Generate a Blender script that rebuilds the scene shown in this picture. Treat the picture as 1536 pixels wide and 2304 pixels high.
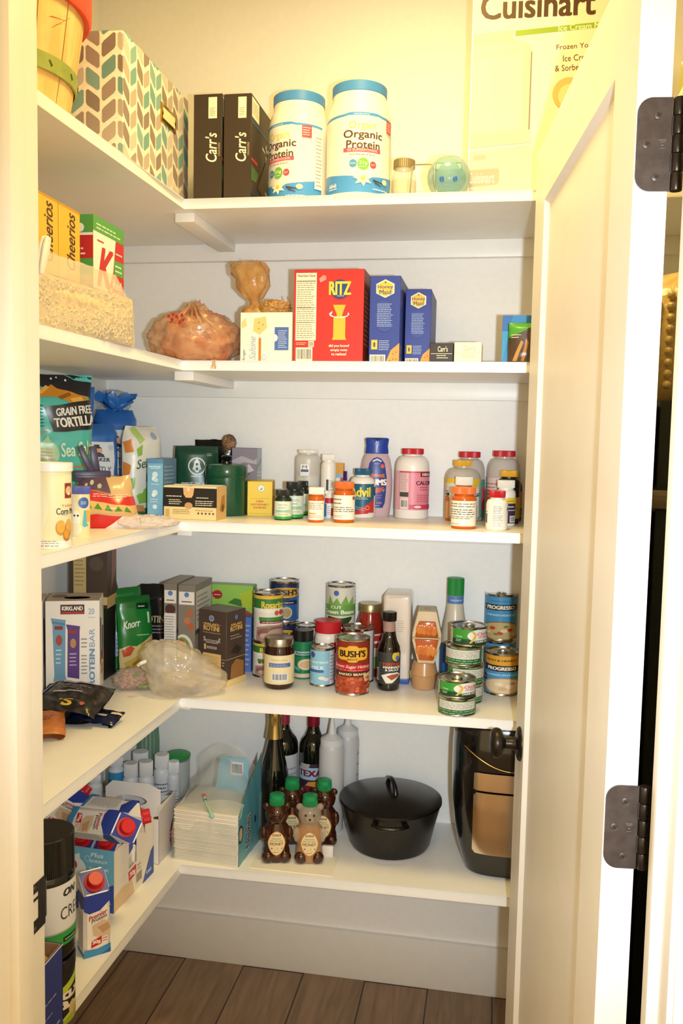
import bpy, bmesh, math, random
from mathutils import Vector, Matrix, Euler, noise
for o in list(bpy.data.objects): bpy.data.objects.remove(o)
S = bpy.context.scene
C = S.collection
PI = math.pi
# ---------------------------------------------------------------- camera
H0 = 1.42
YAW, PITCH, ROLL, FPX = 0.1734, 0.0831, 0.02, 1965.2
_cy, _sy, _cp, _sp = math.cos(YAW), math.sin(YAW), math.cos(PITCH), math.sin(PITCH)
FW = Vector((-_sy*_cp, _cy*_cp, -_sp)); _r0 = Vector((_cy, _sy, 0)); _u0 = _r0.cross(FW)
RT = _r0*math.cos(ROLL) + _u0*math.sin(ROLL); UP = _u0*math.cos(ROLL) - _r0*math.sin(ROLL)
CAM = Vector((0, 0, H0))
cd = bpy.data.cameras.new('camera'); cam = bpy.data.objects.new('camera', cd); C.objects.link(cam)
cd.sensor_fit = 'VERTICAL'; cd.sensor_height = 36.0; cd.lens = FPX/2304*36.0; cd.clip_start = 0.02
m = Matrix((RT, UP, -FW)).transposed().to_4x4(); m.translation = CAM; cam.matrix_world = m
S.camera = cam
S.view_settings.view_transform = 'Standard'; S.view_settings.look = 'None'
S.view_settings.gamma = 1.0; S.view_settings.use_curve_mapping = False
S.view_settings.exposure = 0.0
# ---------------------------------------------------------------- light
w = bpy.data.worlds.new('world'); S.world = w; w.use_nodes = True
w.node_tree.nodes['Background'].inputs[0].default_value = (1.0, 0.73, 0.36, 1)
w.node_tree.nodes['Background'].inputs[1].default_value = 1.5
def lamp(kind, name, loc, power, col, size=0.05, rot=(0, 0, 0)):
    l = bpy.data.lights.new(name, kind); l.energy = power; l.color = col
    if kind == 'AREA': l.shape = 'DISK'; l.size = size
    else: l.shadow_soft_size = size
    o = bpy.data.objects.new(name, l); o.location = loc; o.rotation_euler = rot; C.objects.link(o); return o
flash = lamp('SPOT', 'camera_flash', (0.105, 0.02, 1.41), 97, (0.80, 0.922, 1.0), 0.02)
flash.data.spot_size = math.radians(84); flash.data.spot_blend = 1.0; flash.rotation_euler = (Matrix.Rotation(math.radians(-7), 3, 'Z') @ cam.matrix_world.to_3x3()).to_euler()
lamp('AREA', 'pantry_ceiling_light', (-0.18, 1.46, 2.56), 12.8, (1.0, 0.735, 0.25), 0.30)
# ---------------------------------------------------------------- pixel -> place on a real plane
def ray(px, py): return FW + RT*((px-768)/FPX) - UP*((py-1152)/FPX)
def ony(px, py, Y): d = ray(px, py); return CAM + d*(Y/d.y)
def onx(px, py, X): d = ray(px, py); return CAM + d*(X/d.x)
def onz(px, py, Z): d = ray(px, py); return CAM + d*((Z-H0)/d.z)
def face(X, Y): return -math.atan2(X, Y)
Z1, Z2, Z3, Z4, Z5 = 1.9268, 1.5843, 1.2325, 0.8331, 0.4443
def cyl(xl, xr, yb, yt, z):
    """things on a shelf below the eye: silhouette left/right, front of the base, centre of the top"""
    cx = (xl+xr)/2; f = onz(cx, yb, z); d = (f-CAM).dot(FW); R = (xr-xl)/2*d/FPX
    n = Vector((f.x, f.y, 0)).normalized(); c = f + n*R; R *= (c-CAM).dot(FW)/d
    lim = 2.162-R
    if c.y > lim:      # the base is hidden and would fall inside the wall: stand it just clear of the wall
        t = ony(cx, yt, lim); return t.x, lim, (xr-xl)/2*(t-CAM).dot(FW)/FPX, t.z - z
    t = ony(cx, yt, c.y); return c.x, c.y, R, t.z - z
def cyly(xl, xr, yt, z, Y):
    """things on a shelf above the eye, depth chosen"""
    cx = (xl+xr)/2; t = ony(cx, yt, Y); d = (t-CAM).dot(FW); return t.x, Y, (xr-xl)/2*d/FPX, t.z - z
def pl2(xl, yl, xr, yr, z):
    a = onz(xl, yl, z); b = onz(xr, yr, z); v = b-a
    return (a+b)/2, math.atan2(v.y, v.x), v.length
def ply(xl, xr, ym, Y):
    a = ony(xl, ym, Y); b = ony(xr, ym, Y); return a, b, b.x-a.x
# ---------------------------------------------------------------- materials
_M = {}
def lin(c): return c/12.92 if c <= 0.04045 else ((c+0.055)/1.055)**2.4
def rgb(h): h = h.lstrip('#'); return tuple(lin(int(h[i:i+2], 16)/255) for i in (0, 2, 4))
def mat(h, r=0.5, m=0.0, al=1.0, tr=0.0, coat=0.0, ior=1.45):
    k = (h, r, m, al, tr, coat)
    if k in _M: return _M[k]
    M = bpy.data.materials.new('paint_'+h.strip('#')); M.use_nodes = True
    b = M.node_tree.nodes['Principled BSDF']
    b.inputs['Base Color'].default_value = (*rgb(h), 1); b.inputs['Roughness'].default_value = r
    b.inputs['Metallic'].default_value = m; b.inputs['Transmission Weight'].default_value = tr
    b.inputs['Coat Weight'].default_value = coat; b.inputs['IOR'].default_value = ior
    if al < 1: b.inputs['Alpha'].default_value = al
    _M[k] = M; return M
def noisy(name, c1, c2, scale, r=0.5, bump=0.0, bscale=None, stretch=(1, 1, 1), m=0.0, al=1.0, lo=.4, hi=.6, detail=4):
    M = bpy.data.materials.new(name); M.use_nodes = True; N = M.node_tree.nodes; L = M.node_tree.links
    b = N['Principled BSDF']; tc = N.new('ShaderNodeTexCoord'); mp = N.new('ShaderNodeMapping'); mp.inputs['Scale'].default_value = stretch
    L.new(tc.outputs['Object'], mp.inputs[0]); n = N.new('ShaderNodeTexNoise'); n.inputs['Scale'].default_value = scale; n.inputs['Detail'].default_value = detail
    L.new(mp.outputs[0], n.inputs['Vector']); cr = N.new('ShaderNodeValToRGB')
    cr.color_ramp.elements[0].color = (*rgb(c1), 1); cr.color_ramp.elements[1].color = (*rgb(c2), 1)
    cr.color_ramp.elements[0].position = lo; cr.color_ramp.elements[1].position = hi
    L.new(n.outputs[0], cr.inputs[0]); L.new(cr.outputs[0], b.inputs['Base Color'])
    b.inputs['Roughness'].default_value = r; b.inputs['Metallic'].default_value = m; b.inputs['Alpha'].default_value = al
    if bump:
        n2 = N.new('ShaderNodeTexNoise'); n2.inputs['Scale'].default_value = bscale or scale; n2.inputs['Detail'].default_value = 3
        L.new(mp.outputs[0], n2.inputs['Vector'])
        bp = N.new('ShaderNodeBump'); bp.inputs['Strength'].default_value = bump; bp.inputs['Distance'].default_value = 0.002
        L.new(n2.outputs[0], bp.inputs['Height']); L.new(bp.outputs[0], b.inputs['Normal'])
    return M
# ---------------------------------------------------------------- mesh builder
_TXT = {}
def textmesh(s, b=0.0, sh=0.0):
    k = (s, b, sh)
    if k not in _TXT:
        cu = bpy.data.curves.new('glyphs', 'FONT'); cu.body = s; cu.offset = b; cu.shear = sh; cu.resolution_u = 3
        cu.align_x = 'CENTER'
        ob = bpy.data.objects.new('glyphs', cu); me = bpy.data.meshes.new_from_object(ob)
        V = [tuple(v.co[:2]) for v in me.vertices]; F = [tuple(p.vertices) for p in me.polygons]
        xs = [v[0] for v in V]; ys = [v[1] for v in V]; x0, x1, y0, y1 = min(xs), max(xs), min(ys), max(ys)
        V = [((x-x0)/(x1-x0)-.5, (y-y0)/(y1-y0)-.5) for x, y in V]
        bpy.data.objects.remove(ob); bpy.data.meshes.remove(me); bpy.data.curves.remove(cu); _TXT[k] = (V, F)
    return _TXT[k]
class MB:
    def __init__(s): s.bm = bmesh.new(); s.ms = []
    def mi(s, M):
        if M not in s.ms: s.ms.append(M)
        return s.ms.index(M)
    def add(s, V, F, M, X=None, smooth=True):
        i = s.mi(M); vs = [s.bm.verts.new(X @ Vector(v) if X else v) for v in V]
        for f in F:
            try: g = s.bm.faces.new([vs[j] for j in f])
            except ValueError: continue
            g.material_index = i; g.smooth = smooth
        return vs
    def box(s, x0, x1, y0, y1, z0, z1, M, X=None, bv=0.0, seg=2):
        t = bmesh.new(); bmesh.ops.create_cube(t, size=1)
        for v in t.verts: v.co = Vector((x0+(v.co.x+.5)*(x1-x0), y0+(v.co.y+.5)*(y1-y0), z0+(v.co.z+.5)*(z1-z0)))
        if bv: bmesh.ops.bevel(t, geom=t.edges[:], offset=bv, segments=seg, affect='EDGES', profile=.5)
        s.take(t, M, X)
    def take(s, t, M, X=None, f=None):
        t.verts.index_update()
        V = [v.co.copy() for v in t.verts]
        if f: V = [f(v) for v in V]
        s.add(V, [[v.index for v in g.verts] for g in t.faces], M, X); t.free()
    def lathe(s, prof, M, X=None, n=40, sx=1.0, sy=1.0, capb=True, capt=True):
        V = []; F = []
        for r, z in prof:
            for i in range(n): a = 2*PI*i/n; V.append((r*sx*math.cos(a), r*sy*math.sin(a), z))
        for k in range(len(prof)-1):
            for i in range(n): j = (i+1) % n; F.append((k*n+i, k*n+j, (k+1)*n+j, (k+1)*n+i))
        if capb and prof[0][0] > 0: F.append(tuple(reversed(range(n))))
        if capt and prof[-1][0] > 0: F.append(tuple((len(prof)-1)*n+i for i in range(n)))
        s.add(V, F, M, X)
    def tube(s, pts, r, M, X=None, n=10, closed=False, radii=None):
        pts = [Vector(p) for p in pts]; V = []; F = []; N = len(pts); up = None
        for k, p in enumerate(pts):
            if closed: d = pts[(k+1) % N]-pts[k-1]
            else: d = pts[min(k+1, N-1)]-pts[max(k-1, 0)]
            d.normalize()
            if up is None: up = d.orthogonal().normalized()
            up = (up - d*up.dot(d)).normalized(); q = d.cross(up); rr = radii[k] if radii else r
            for i in range(n): a = 2*PI*i/n; V.append(p + (up*math.cos(a)+q*math.sin(a))*rr)
        for k in range(N if closed else N-1):
            k2 = (k+1) % N
            for i in range(n): j = (i+1) % n; F.append((k*n+i, k*n+j, k2*n+j, k2*n+i))
        if not closed: F.append(tuple(reversed(range(n)))); F.append(tuple((N-1)*n+i for i in range(n)))
        s.add(V, F, M, X)
    def ball(s, c, r, M, X=None, n=20, sc=(1, 1, 1), f=None):
        t = bmesh.new(); bmesh.ops.create_uvsphere(t, u_segments=n, v_segments=max(8, n//2), radius=r)
        for v in t.verts: v.co = Vector((v.co.x*sc[0]+c[0], v.co.y*sc[1]+c[1], v.co.z*sc[2]+c[2]))
        s.take(t, M, X, f)
    def prism(s, pts, M, h0, h1, X=None, bv=0.0):
        """pts in local xz, extruded in y from h0 to h1"""
        t = bmesh.new(); a = [t.verts.new((x, h0, z)) for x, z in pts]; b = [t.verts.new((x, h1, z)) for x, z in pts]; n = len(pts)
        t.faces.new(a); t.faces.new(list(reversed(b)))
        for i in range(n): t.faces.new((a[i], b[i], b[(i+1) % n], a[(i+1) % n]))
        bmesh.ops.recalc_face_normals(t, faces=t.faces[:])
        if bv: bmesh.ops.bevel(t, geom=t.edges[:], offset=bv, segments=2, affect='EDGES', profile=.5)
        s.take(t, M, X)
    def decals(s, items, W, H, f, gx=None, gy=None, X=None, r=.45, clip=True, lay=0.00007, l0=0.00025, metal=0):
        n = 0
        for it in items:
            polys = []; k = it[0]; col = it[-1] if k != 't' else it[6]
            if k == 'r': x0, y0, x1, y1 = it[1:5]; polys = [([(x0*W, y0*H), (x1*W, y0*H), (x1*W, y1*H), (x0*W, y1*H)], col)]
            elif k == 'e':
                cx, cy, rx, ry = it[1:5]; polys = [([(cx*W+rx*W*math.cos(2*PI*i/28), cy*H+ry*H*math.sin(2*PI*i/28)) for i in range(28)], col)]
            elif k == 'c':   # circle, radius as share of H
                cx, cy, q = it[1:4]; polys = [([(cx*W+q*H*math.cos(2*PI*i/28), cy*H+q*H*math.sin(2*PI*i/28)) for i in range(28)], col)]
            elif k == 'p': polys = [([(x*W, y*H) for x, y in it[1]], col)]
            elif k == 'b':
                x0, y0, x1, y1 = it[1:5]; polys = [([(x0*W, y0*H), (x1*W, y0*H), (x1*W, y1*H), (x0*W, y1*H)], it[5])]
                rd = random.Random(int(x0*99)+7); x = x0+.08*(x1-x0); dx = (x1-x0)*.86/16
                for q in range(16):
                    ww = dx*rd.uniform(.25, .75); polys.append(([(x*W, (y0+.15*(y1-y0))*H), ((x+ww)*W, (y0+.15*(y1-y0))*H), ((x+ww)*W, (y1-.12*(y1-y0))*H), (x*W, (y1-.12*(y1-y0))*H)], '#3a3a48', 1)); x += dx
            elif k == 'n':   # rows of small print
                x0, y0, x1, y1, nl = it[1:6]; rd = random.Random(int(x0*991+y0*77)+nl); dy = (y1-y0)/nl
                for q in range(nl):
                    y = y1-dy*(q+.75); x = x0; end = x1-(x1-x0)*rd.uniform(0, .25)
                    while x < end-.02*(x1-x0):
                        ww = (x1-x0)*rd.uniform(.07, .2); xe = min(x+ww, end); polys.append(([(x*W, y*H), (xe*W, y*H), (xe*W, (y+dy*.34)*H), (x*W, (y+dy*.34)*H)], col)); x = xe+(x1-x0)*.03
            elif k == 't':
                _, txt, cx, cy, tw, th, col = it[:7]; o = it[7] if len(it) > 7 else {}
                bb = o.get('b', .012); V, F = textmesh(txt, min(bb, 0.0), o.get('sh', 0))
                if bb > .004:      # bolder: strike the glyphs again, shifted a hair
                    e_ = bb/max(1.2, .55*len(txt)); nv = len(V); e2 = bb*.5
                    V = [(x_+qx*e_, y_+qy*e2) for qx, qy in ((-1, -1), (1, 1), (-1, 1), (1, -1)) for x_, y_ in V]; F = [tuple(j+nv*q_ for j in f_) for q_ in range(4) for f_ in F]
                rot = o.get('rot', 0); cr, sr = math.cos(math.radians(rot)), math.sin(math.radians(rot))
                tw *= W; th *= H
                if rot in (90, -90): pts = [(cx*W - y*tw*sr*1, cy*H + x*th*sr) for x, y in V]
                else: pts = [(cx*W + x*tw*cr - y*th*sr, cy*H + x*tw*sr + y*th*cr) for x, y in V]
                if o.get('arc'): pts = [(x, y - o['arc']*H*((x-cx*W)/(tw/2))**2) for x, y in pts]
                nv_ = max(1, len(pts)//4 if bb > .004 else len(pts)); t = bmesh.new(); vs = [t.verts.new((x, y, (i_//nv_)*.00004)) for i_, (x, y) in enumerate(pts)]
                for q in F:
                    try: t.faces.new([vs[j] for j in q])
                    except ValueError: pass
                s._put(t, W, H, f, gx, gy, X, mat(col, r, metal), l0+lay*n, clip); n += 1; continue
            for pc in polys:
                t = bmesh.new(); t.faces.new([t.verts.new((x, y, 0)) for x, y in pc[0]])
                s._put(t, W, H, f, gx, gy, X, mat(pc[1], r, metal), l0+lay*(n+(pc[2] if len(pc) > 2 else 0)), clip)
            n += 2 if k == 'b' else 1
    def _put(s, t, W, H, f, gx, gy, X, M, off, clip):
        def cut(co, no, outer=False):
            bmesh.ops.bisect_plane(t, geom=t.verts[:]+t.edges[:]+t.faces[:], plane_co=co, plane_no=no, clear_outer=outer, dist=1e-7)
        if clip:
            xs = [v.co.x for v in t.verts]; ys = [v.co.y for v in t.verts]
            if min(xs) < 0: cut((0, 0, 0), (-1, 0, 0), True)
            if t.verts and max(xs) > W: cut((W, 0, 0), (1, 0, 0), True)
            if t.verts and min(ys) < 0: cut((0, 0, 0), (0, -1, 0), True)
            if t.verts and max(ys) > H: cut((0, H, 0), (0, 1, 0), True)
        if not t.verts: t.free(); return
        if gx:
            xs = [v.co.x for v in t.verts]; a, b = min(xs), max(xs); i = math.floor(a/gx)+1
            while i*gx < b: cut((i*gx, 0, 0), (1, 0, 0)); i += 1
        if gy:
            ys = [v.co.y for v in t.verts]; a, b = min(ys), max(ys); i = math.floor(a/gy)+1
            while i*gy < b: cut((0, i*gy, 0), (0, 1, 0)); i += 1
        s.take(t, M, X, lambda v: f(v.x, v.y, off+v.z))
    def build(s, name, parent=None, fixn=False, ang=None):
        if ang is None: ang = 95 if name in ('bag_body', 'plastic_bag', 'knotted_end', 'knotted_top', 'loose_plastic', 'rolled_top', 'wrapper_body', 'clear_bag', 'onion', 'clear_film') else 38
        if fixn: bmesh.ops.recalc_face_normals(s.bm, faces=s.bm.faces[:])
        me = bpy.data.meshes.new(name); s.bm.to_mesh(me); s.bm.free()
        for M in s.ms: me.materials.append(M)
        me.set_sharp_from_angle(angle=math.radians(ang))
        o = bpy.data.objects.new(name, me); C.objects.link(o)
        if parent: o.parent = parent
        return o
def tag(o, label, cat, group=None, loc=None, rot=None):
    o['label'] = label; o['category'] = cat
    if group: o['group'] = group
    if loc is not None: o.location = loc
    if rot is not None: o.rotation_euler = rot if isinstance(rot, tuple) else (0, 0, rot)
    return o
def thing(name, label, cat, loc, rot=0.0, group=None):
    o = bpy.data.objects.new(name, None); o.empty_display_size = .03; C.objects.link(o); return tag(o, label, cat, group, loc, rot)
def struct(mb, name, **k): o = mb.build(name, **k); o['kind'] = 'structure'; return o
def copy_thing(src, loc, rot, label, group=None):
    r = src.copy(); C.objects.link(r); r.location = loc; r.rotation_euler = rot if isinstance(rot, tuple) else (0, 0, rot); r['label'] = label
    if group: r['group'] = group
    for ch in list(src.children):
        c = ch.copy(); C.objects.link(c); c.parent = r
        for g in list(ch.children): d = g.copy(); C.objects.link(d); d.parent = c
    return r
Tm = Matrix.Translation
def Rm(a, ax): return Matrix.Rotation(a, 4, ax)
# face mappers
def cylf(R, z0=0.0, sx=1.0, sy=1.0):
    W = PI*R
    return lambda x, y, o: Vector(((R+o)*sx*math.sin((x-W/2)/R), -(R+o)*sy*math.cos((x-W/2)/R), y+z0))
def carton(name, label, cat, base, w, d, h, col, front=(), right=(), left=(), top=(), back=(), loc=(0, 0, 0), rot=0.0, group=None, r=.45, tcol=None, sh=(0, 0), bv=.0008):
    """closed cardboard box, local -y is the front, origin in the middle of its base"""
    mb = MB(); mb.box(-w/2, w/2, -d/2, d/2, 0, h, mat(col, r), bv=bv, seg=1)
    if tcol: mb.decals([('r', .01, .01, .99, .99, tcol)], w, d, lambda x, y, o: Vector((x-w/2, y-d/2, h+o)), r=r)
    mb.decals(front, w, h, lambda x, y, o: Vector((x-w/2, -d/2-o, y)), r=r)
    mb.decals(right, d, h, lambda x, y, o: Vector((w/2+o, x-d/2, y)), r=r)
    mb.decals(left, d, h, lambda x, y, o: Vector((-w/2-o, d/2-x, y)), r=r)
    mb.decals(top, w, d, lambda x, y, o: Vector((x-w/2, y-d/2, h+o)), r=r)
    # glued end flap seams
    seam = mat('#a89c8c', .7); mb.box(-w/2+.004, w/2-.004, -.0003, .0003, h-.0002, h+.0004, seam)
    return tag(mb.build(name), label, cat, group, loc, rot)
def on_front(p, rot, d):
    """centre of a box whose front bottom edge midpoint is p"""
    return (p.x - math.sin(rot)*d/2, p.y + math.cos(rot)*d/2, p.z)
METAL = lambda: mat('#c9c5bd', .22, 1.0)
def can(name, label, loc, rot, R, h, lab, items, group=None, tab=False, metal='#c4c0b8', lidz=.003, lb=.006, lt=.006, r=.35):
    t = thing(name, label, 'can', loc, rot, group); M = mat(metal, .2, 1.0)
    mb = MB(); e = .0013
    mb.lathe([(R-.004, 0.0), (R-.001, .0005), (R, .0022), (R-.001, .0045), (R-.0015, .006), (R-.0015, h-.006), (R-.001, h-.0045), (R, h-.0025), (R, h-.0008), (R-.001, h), (R-.0022, h-.0004), (R-.003, h-lidz-.001), (R-.006, h-lidz), (R*.72, h-lidz), (R*.70, h-lidz+.0007), (R*.40, h-lidz+.0007), (R*.38, h-lidz), (0.0005, h-lidz)], M, n=48)
    mb.build('can_body', t, True)
    lbm = MB(); n = 48; RL = R-.0012
    lbm.lathe([(RL, lb), (RL+.0003, lb+.0003), (RL+.0003, h-lt-.0003), (RL, h-lt)], mat(lab, r), n=48, capb=False, capt=False)
    W = PI*RL; lbm.decals(items, W, h-lb-lt, cylf(RL+.0003, lb), gx=W/24, r=r); lbm.build('paper_label', t)
    if tab:
        k = MB(); z = h-lidz+.0012
        pts = [(.011*math.cos(a)*1.0, -R*.30+.009*math.sin(a), z+.0016) for a in [2*PI*i/20 for i in range(20)]]
        k.tube(pts, .0016, M, closed=True, n=8); k.box(-.006, .006, -R*.30+.006, -R*.30+.018, z-.0008, z+.001, M, bv=.0006); k.ball((0, -R*.30+.014, z+.001), .0035, M, sc=(1, 1, .5)); k.build('pull_tab', t)
    return t
def knurl(mb, R, z0, z1, M, n=60, dep=.0006, top=True, X=None):
    """ribbed screw cap"""
    V = []; F = []; zs = [z0, z0+.0008, z1-.0012, z1]; N = n*2
    for k, z in enumerate(zs):
        for i in range(N):
            a = 2*PI*i/N; r = R-(dep if i % 2 else 0)-(.0007 if k in (0,) else 0)-(.0012 if k == 3 else 0); V.append((r*math.cos(a), r*math.sin(a), z))
    for k in range(3):
        for i in range(N): j = (i+1) % N; F.append((k*N+i, k*N+j, (k+1)*N+j, (k+1)*N+i))
    F.append(tuple(reversed(range(N)))); F.append(tuple(3*N+i for i in range(N))); mb.add(V, F, M, X)
def bottle(name, label, cat, loc, rot, R, h, body, cap, capR, capH, lab=None, items=(), neck=None, shoulder=.16, lz=(.1, .7), group=None, bodym=None, capm=None, contents=None, sx=1.0, sy=1.0, lr=.4, rib=True, foot=None):
    """round bottle: body, cap, paper label"""
    t = thing(name, label, cat, loc, rot, group); nk = neck or capR*.9; hb = h-capH; zs = hb*(1-shoulder)-0.0
    prof = [(R*.9, 0), (R*.97, .0012), (R, .004), (R, zs)]
    for i in range(1, 9):
        a = i/8*PI/2; prof.append((nk+(R-nk)*math.cos(a), zs+(hb-.004-zs)*math.sin(a)))
    prof += [(nk, hb+.001)]
    mb = MB(); mb.lathe(prof, bodym or mat(body, .35), sx=sx, sy=sy); mb.build('bottle_body', t)
    c = MB()
    if rib: knurl(c, capR, hb, h, capm or mat(cap, .35))
    else: c.lathe([(capR-.0005, hb), (capR, hb+.001), (capR, h-.002), (capR-.0006, h-.0006), (capR-.002, h)], capm or mat(cap, .3))
    c.build('cap', t)
    if contents: k = MB(); k.lathe([(R-.003, .002), (R-.0025, .004), (R-.0025, contents[1]*h)], contents[0] if not isinstance(contents[0], str) else mat(contents[0], .6), sx=sx, sy=sy); k.build('contents', t)
    if lab is not None:
        z0, z1 = lz[0]*h, lz[1]*h; z1 = min(z1, zs); l = MB()
        l.lathe([(R+.0001, z0), (R+.0004, z0+.0003), (R+.0004, z1-.0003), (R+.0001, z1)], mat(lab, lr), n=48, capb=False, capt=False, sx=sx, sy=sy)
        W = PI*R; l.decals(items, W, z1-z0, cylf(R+.0004, z0, sx, sy), gx=W/24, r=lr); l.build('paper_label', t)
    return t
def pillow(mb, w, h, d, M, seed=0, nx=26, ny=30, amp=.004, freq=22, outline=None, pinch=.06, bot=.25, top=.15, items=(), r=.3, lean=0.0, X=None, back=(), low=0.0, off=.0015):
    """a filled bag standing up: x across, z up, front towards -y; returns the mapper"""
    def wv(v): return outline(v) if outline else 1.0
    def tk(u, v):
        e = max(0.0, 1-abs(u)**2.6)**.55
        b = 1.0
        if v < bot: b = min(1, .62+.38*(v/bot)**.6)
        if v > 1-top: b = max(0.0, (1-v)/top)**.75
        return d/2*e*b
    def dis(x, z, s):
        q = Vector((x*freq+seed*7.3, s*3.1+seed, z*freq)); n = noise.noise_vector(q); n2 = noise.noise_vector(q*2.7)
        n3 = noise.noise(Vector((x*freq*.35+seed, z*freq*2.2, s*5)))
        return (n*.65+n2*.35)*amp + Vector((0, n3*amp*.7, 0))
    def surf(x, z, o, s=1):
        u = (x-w/2)/(w/2); v = min(max(z/h, 0), 1); X2 = u*w/2*wv(v); y = -s*tk(u, v)
        p = Vector((X2, y - s*o, z)); k = min(1, v*8)
        dd = dis(x, z, s); e = max(0, 1-abs(u)**6)
        dd.y *= e if tk(u, v) > amp else .5
        p += dd*k*Vector((1, 1, 1)).length/1.732
        p.y += lean*z*v
        p.z -= low*(1-e)*(v > .5)
        if s > 0 and tk(u, v) < .002: p.y -= .0006
        return p
    for s in (1, -1):
        V = []; F = []
        for j in range(ny+1):
            for i in range(nx+1): V.append(surf(w*i/nx, h*j/ny, 0, s))
        for j in range(ny):
            for i in range(nx):
                a = j*(nx+1)+i; q = (a, a+1, a+nx+2, a+nx+1); F.append(q if s > 0 else tuple(reversed(q)))
        mb.add(V, F, M, X)
    mb.decals(items, w, h, surf, gx=w/nx, gy=h/ny, r=r, X=X, l0=off, lay=.00015)
    mb.decals(back, w, h, lambda x, y, o: surf(w-x, y, o, -1), gx=w/nx, gy=h/ny, r=r, X=X, l0=off, lay=.00015)
    return surf
# ================================================================ the room
D, XL, SD = 2.1854, -1.03, 0.3459
YF = D-SD; XSL = -0.684
wallm = noisy('wall_paint', '#f5f2ee', '#f7f4f0', 60, .55, .08, 240)
trimm = noisy('trim_paint', '#e9e5df', '#ebe7e1', 30, .5, .05, 120)
shelfm = noisy('shelf_paint', '#f6f3ee', '#f8f5f0', 20, .38, .05, 90)
doorm = noisy('door_paint', '#f4f0ea', '#f6f2ec', 12, .42, .06, 160)
def wallbox(name, *b, M=None):
    mb = MB(); mb.box(*b, M or wallm); return struct(mb, name)
wallbox('wall_back', XL-.1, 1.1, D, D+.1, -.05, 2.7)
wallbox('wall_left', XL-.1, XL, .88, D, -.05, 2.7)
wallbox('wall_right', 1.0, 1.1, .88, D, -.05, 2.7)
XJ, XR = -.5536, .1865
mb = MB(); mb.box(XL-.9, XJ-.018, .88, .985, -.05, 2.7, wallm); mb.box(XR+.018, 1.4, .88, .985, -.05, 2.7, wallm); mb.box(XJ-.018, XR+.018, .88, .985, 2.0, 2.7, wallm)
struct(mb, 'wall_front')
wallbox('ceiling', XL-.1, 1.1, .88, D+.1, 2.6, 2.7)
# floor of grey-brown wood planks running away from the door
def floor_mat():
    M = bpy.data.materials.new('wood_planks'); M.use_nodes = True; N = M.node_tree.nodes; L = M.node_tree.links; b = N['Principled BSDF']
    tc = N.new('ShaderNodeTexCoord'); mp = N.new('ShaderNodeMapping'); mp.inputs['Rotation'].default_value = (0, 0, PI/2); mp.inputs['Location'].default_value = (.95, .128, 0)
    L.new(tc.outputs['Object'], mp.inputs[0]); br = N.new('ShaderNodeTexBrick'); br.inputs['Scale'].default_value = 1.0
    for k, v in (('Mortar Size', .0022), ('Mortar Smooth', .2), ('Brick Width', 1.22), ('Row Height', .165), ('Bias', 0)): br.inputs[k].default_value = v
    br.offset = .37; br.inputs['Color1'].default_value = (*rgb('#917863'), 1); br.inputs['Color2'].default_value = (*rgb('#a0866f'), 1); br.inputs['Mortar'].default_value = (*rgb('#4a3a2e'), 1)
    L.new(mp.outputs[0], br.inputs['Vector'])
    m2 = N.new('ShaderNodeMapping'); m2.inputs['Scale'].default_value = (26, 2.2, 1); L.new(tc.outputs['Object'], m2.inputs[0])
    n = N.new('ShaderNodeTexNoise'); n.inputs['Scale'].default_value = 1.6; n.inputs['Detail'].default_value = 8; n.inputs['Distortion'].default_value = 1.4; L.new(m2.outputs[0], n.inputs['Vector'])
    cr = N.new('ShaderNodeValToRGB'); cr.color_ramp.elements[0].position = .3; cr.color_ramp.elements[0].color = (.62, .60, .58, 1); cr.color_ramp.elements[1].position = .7; cr.color_ramp.elements[1].color = (1.08, 1.05, 1.0, 1)
    L.new(n.outputs[0], cr.inputs[0]); mx = N.new('ShaderNodeMix'); mx.data_type = 'RGBA'; mx.blend_type = 'MULTIPLY'; mx.inputs['Factor'].default_value = 1
    L.new(br.outputs['Color'], mx.inputs[6]); L.new(cr.outputs[0], mx.inputs[7]); L.new(mx.outputs[2], b.inputs['Base Color']); b.inputs['Roughness'].default_value = .5
    bp = N.new('ShaderNodeBump'); bp.inputs['Strength'].default_value = .25; bp.inputs['Distance'].default_value = .001; L.new(n.outputs[0], bp.inputs['Height']); L.new(bp.outputs[0], b.inputs['Normal'])
    return M
mb = MB(); mb.box(-2.0, 1.4, -1.6, D+.1, -.05, 0, floor_mat()); struct(mb, 'floor')
# baseboards
def base(name, x0, x1, y0, y1):
    mb = MB(); mb.box(x0, x1, y0, y1, 0, .1294, trimm, bv=.002); struct(mb, name)
base('baseboard_back', XL, 1.0, D-.014, D+.001)
base('baseboard_left', XL-.001, XL+.014, .985, D-.014)
base('baseboard_right', .986, 1.001, .985, D-.014)
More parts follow.
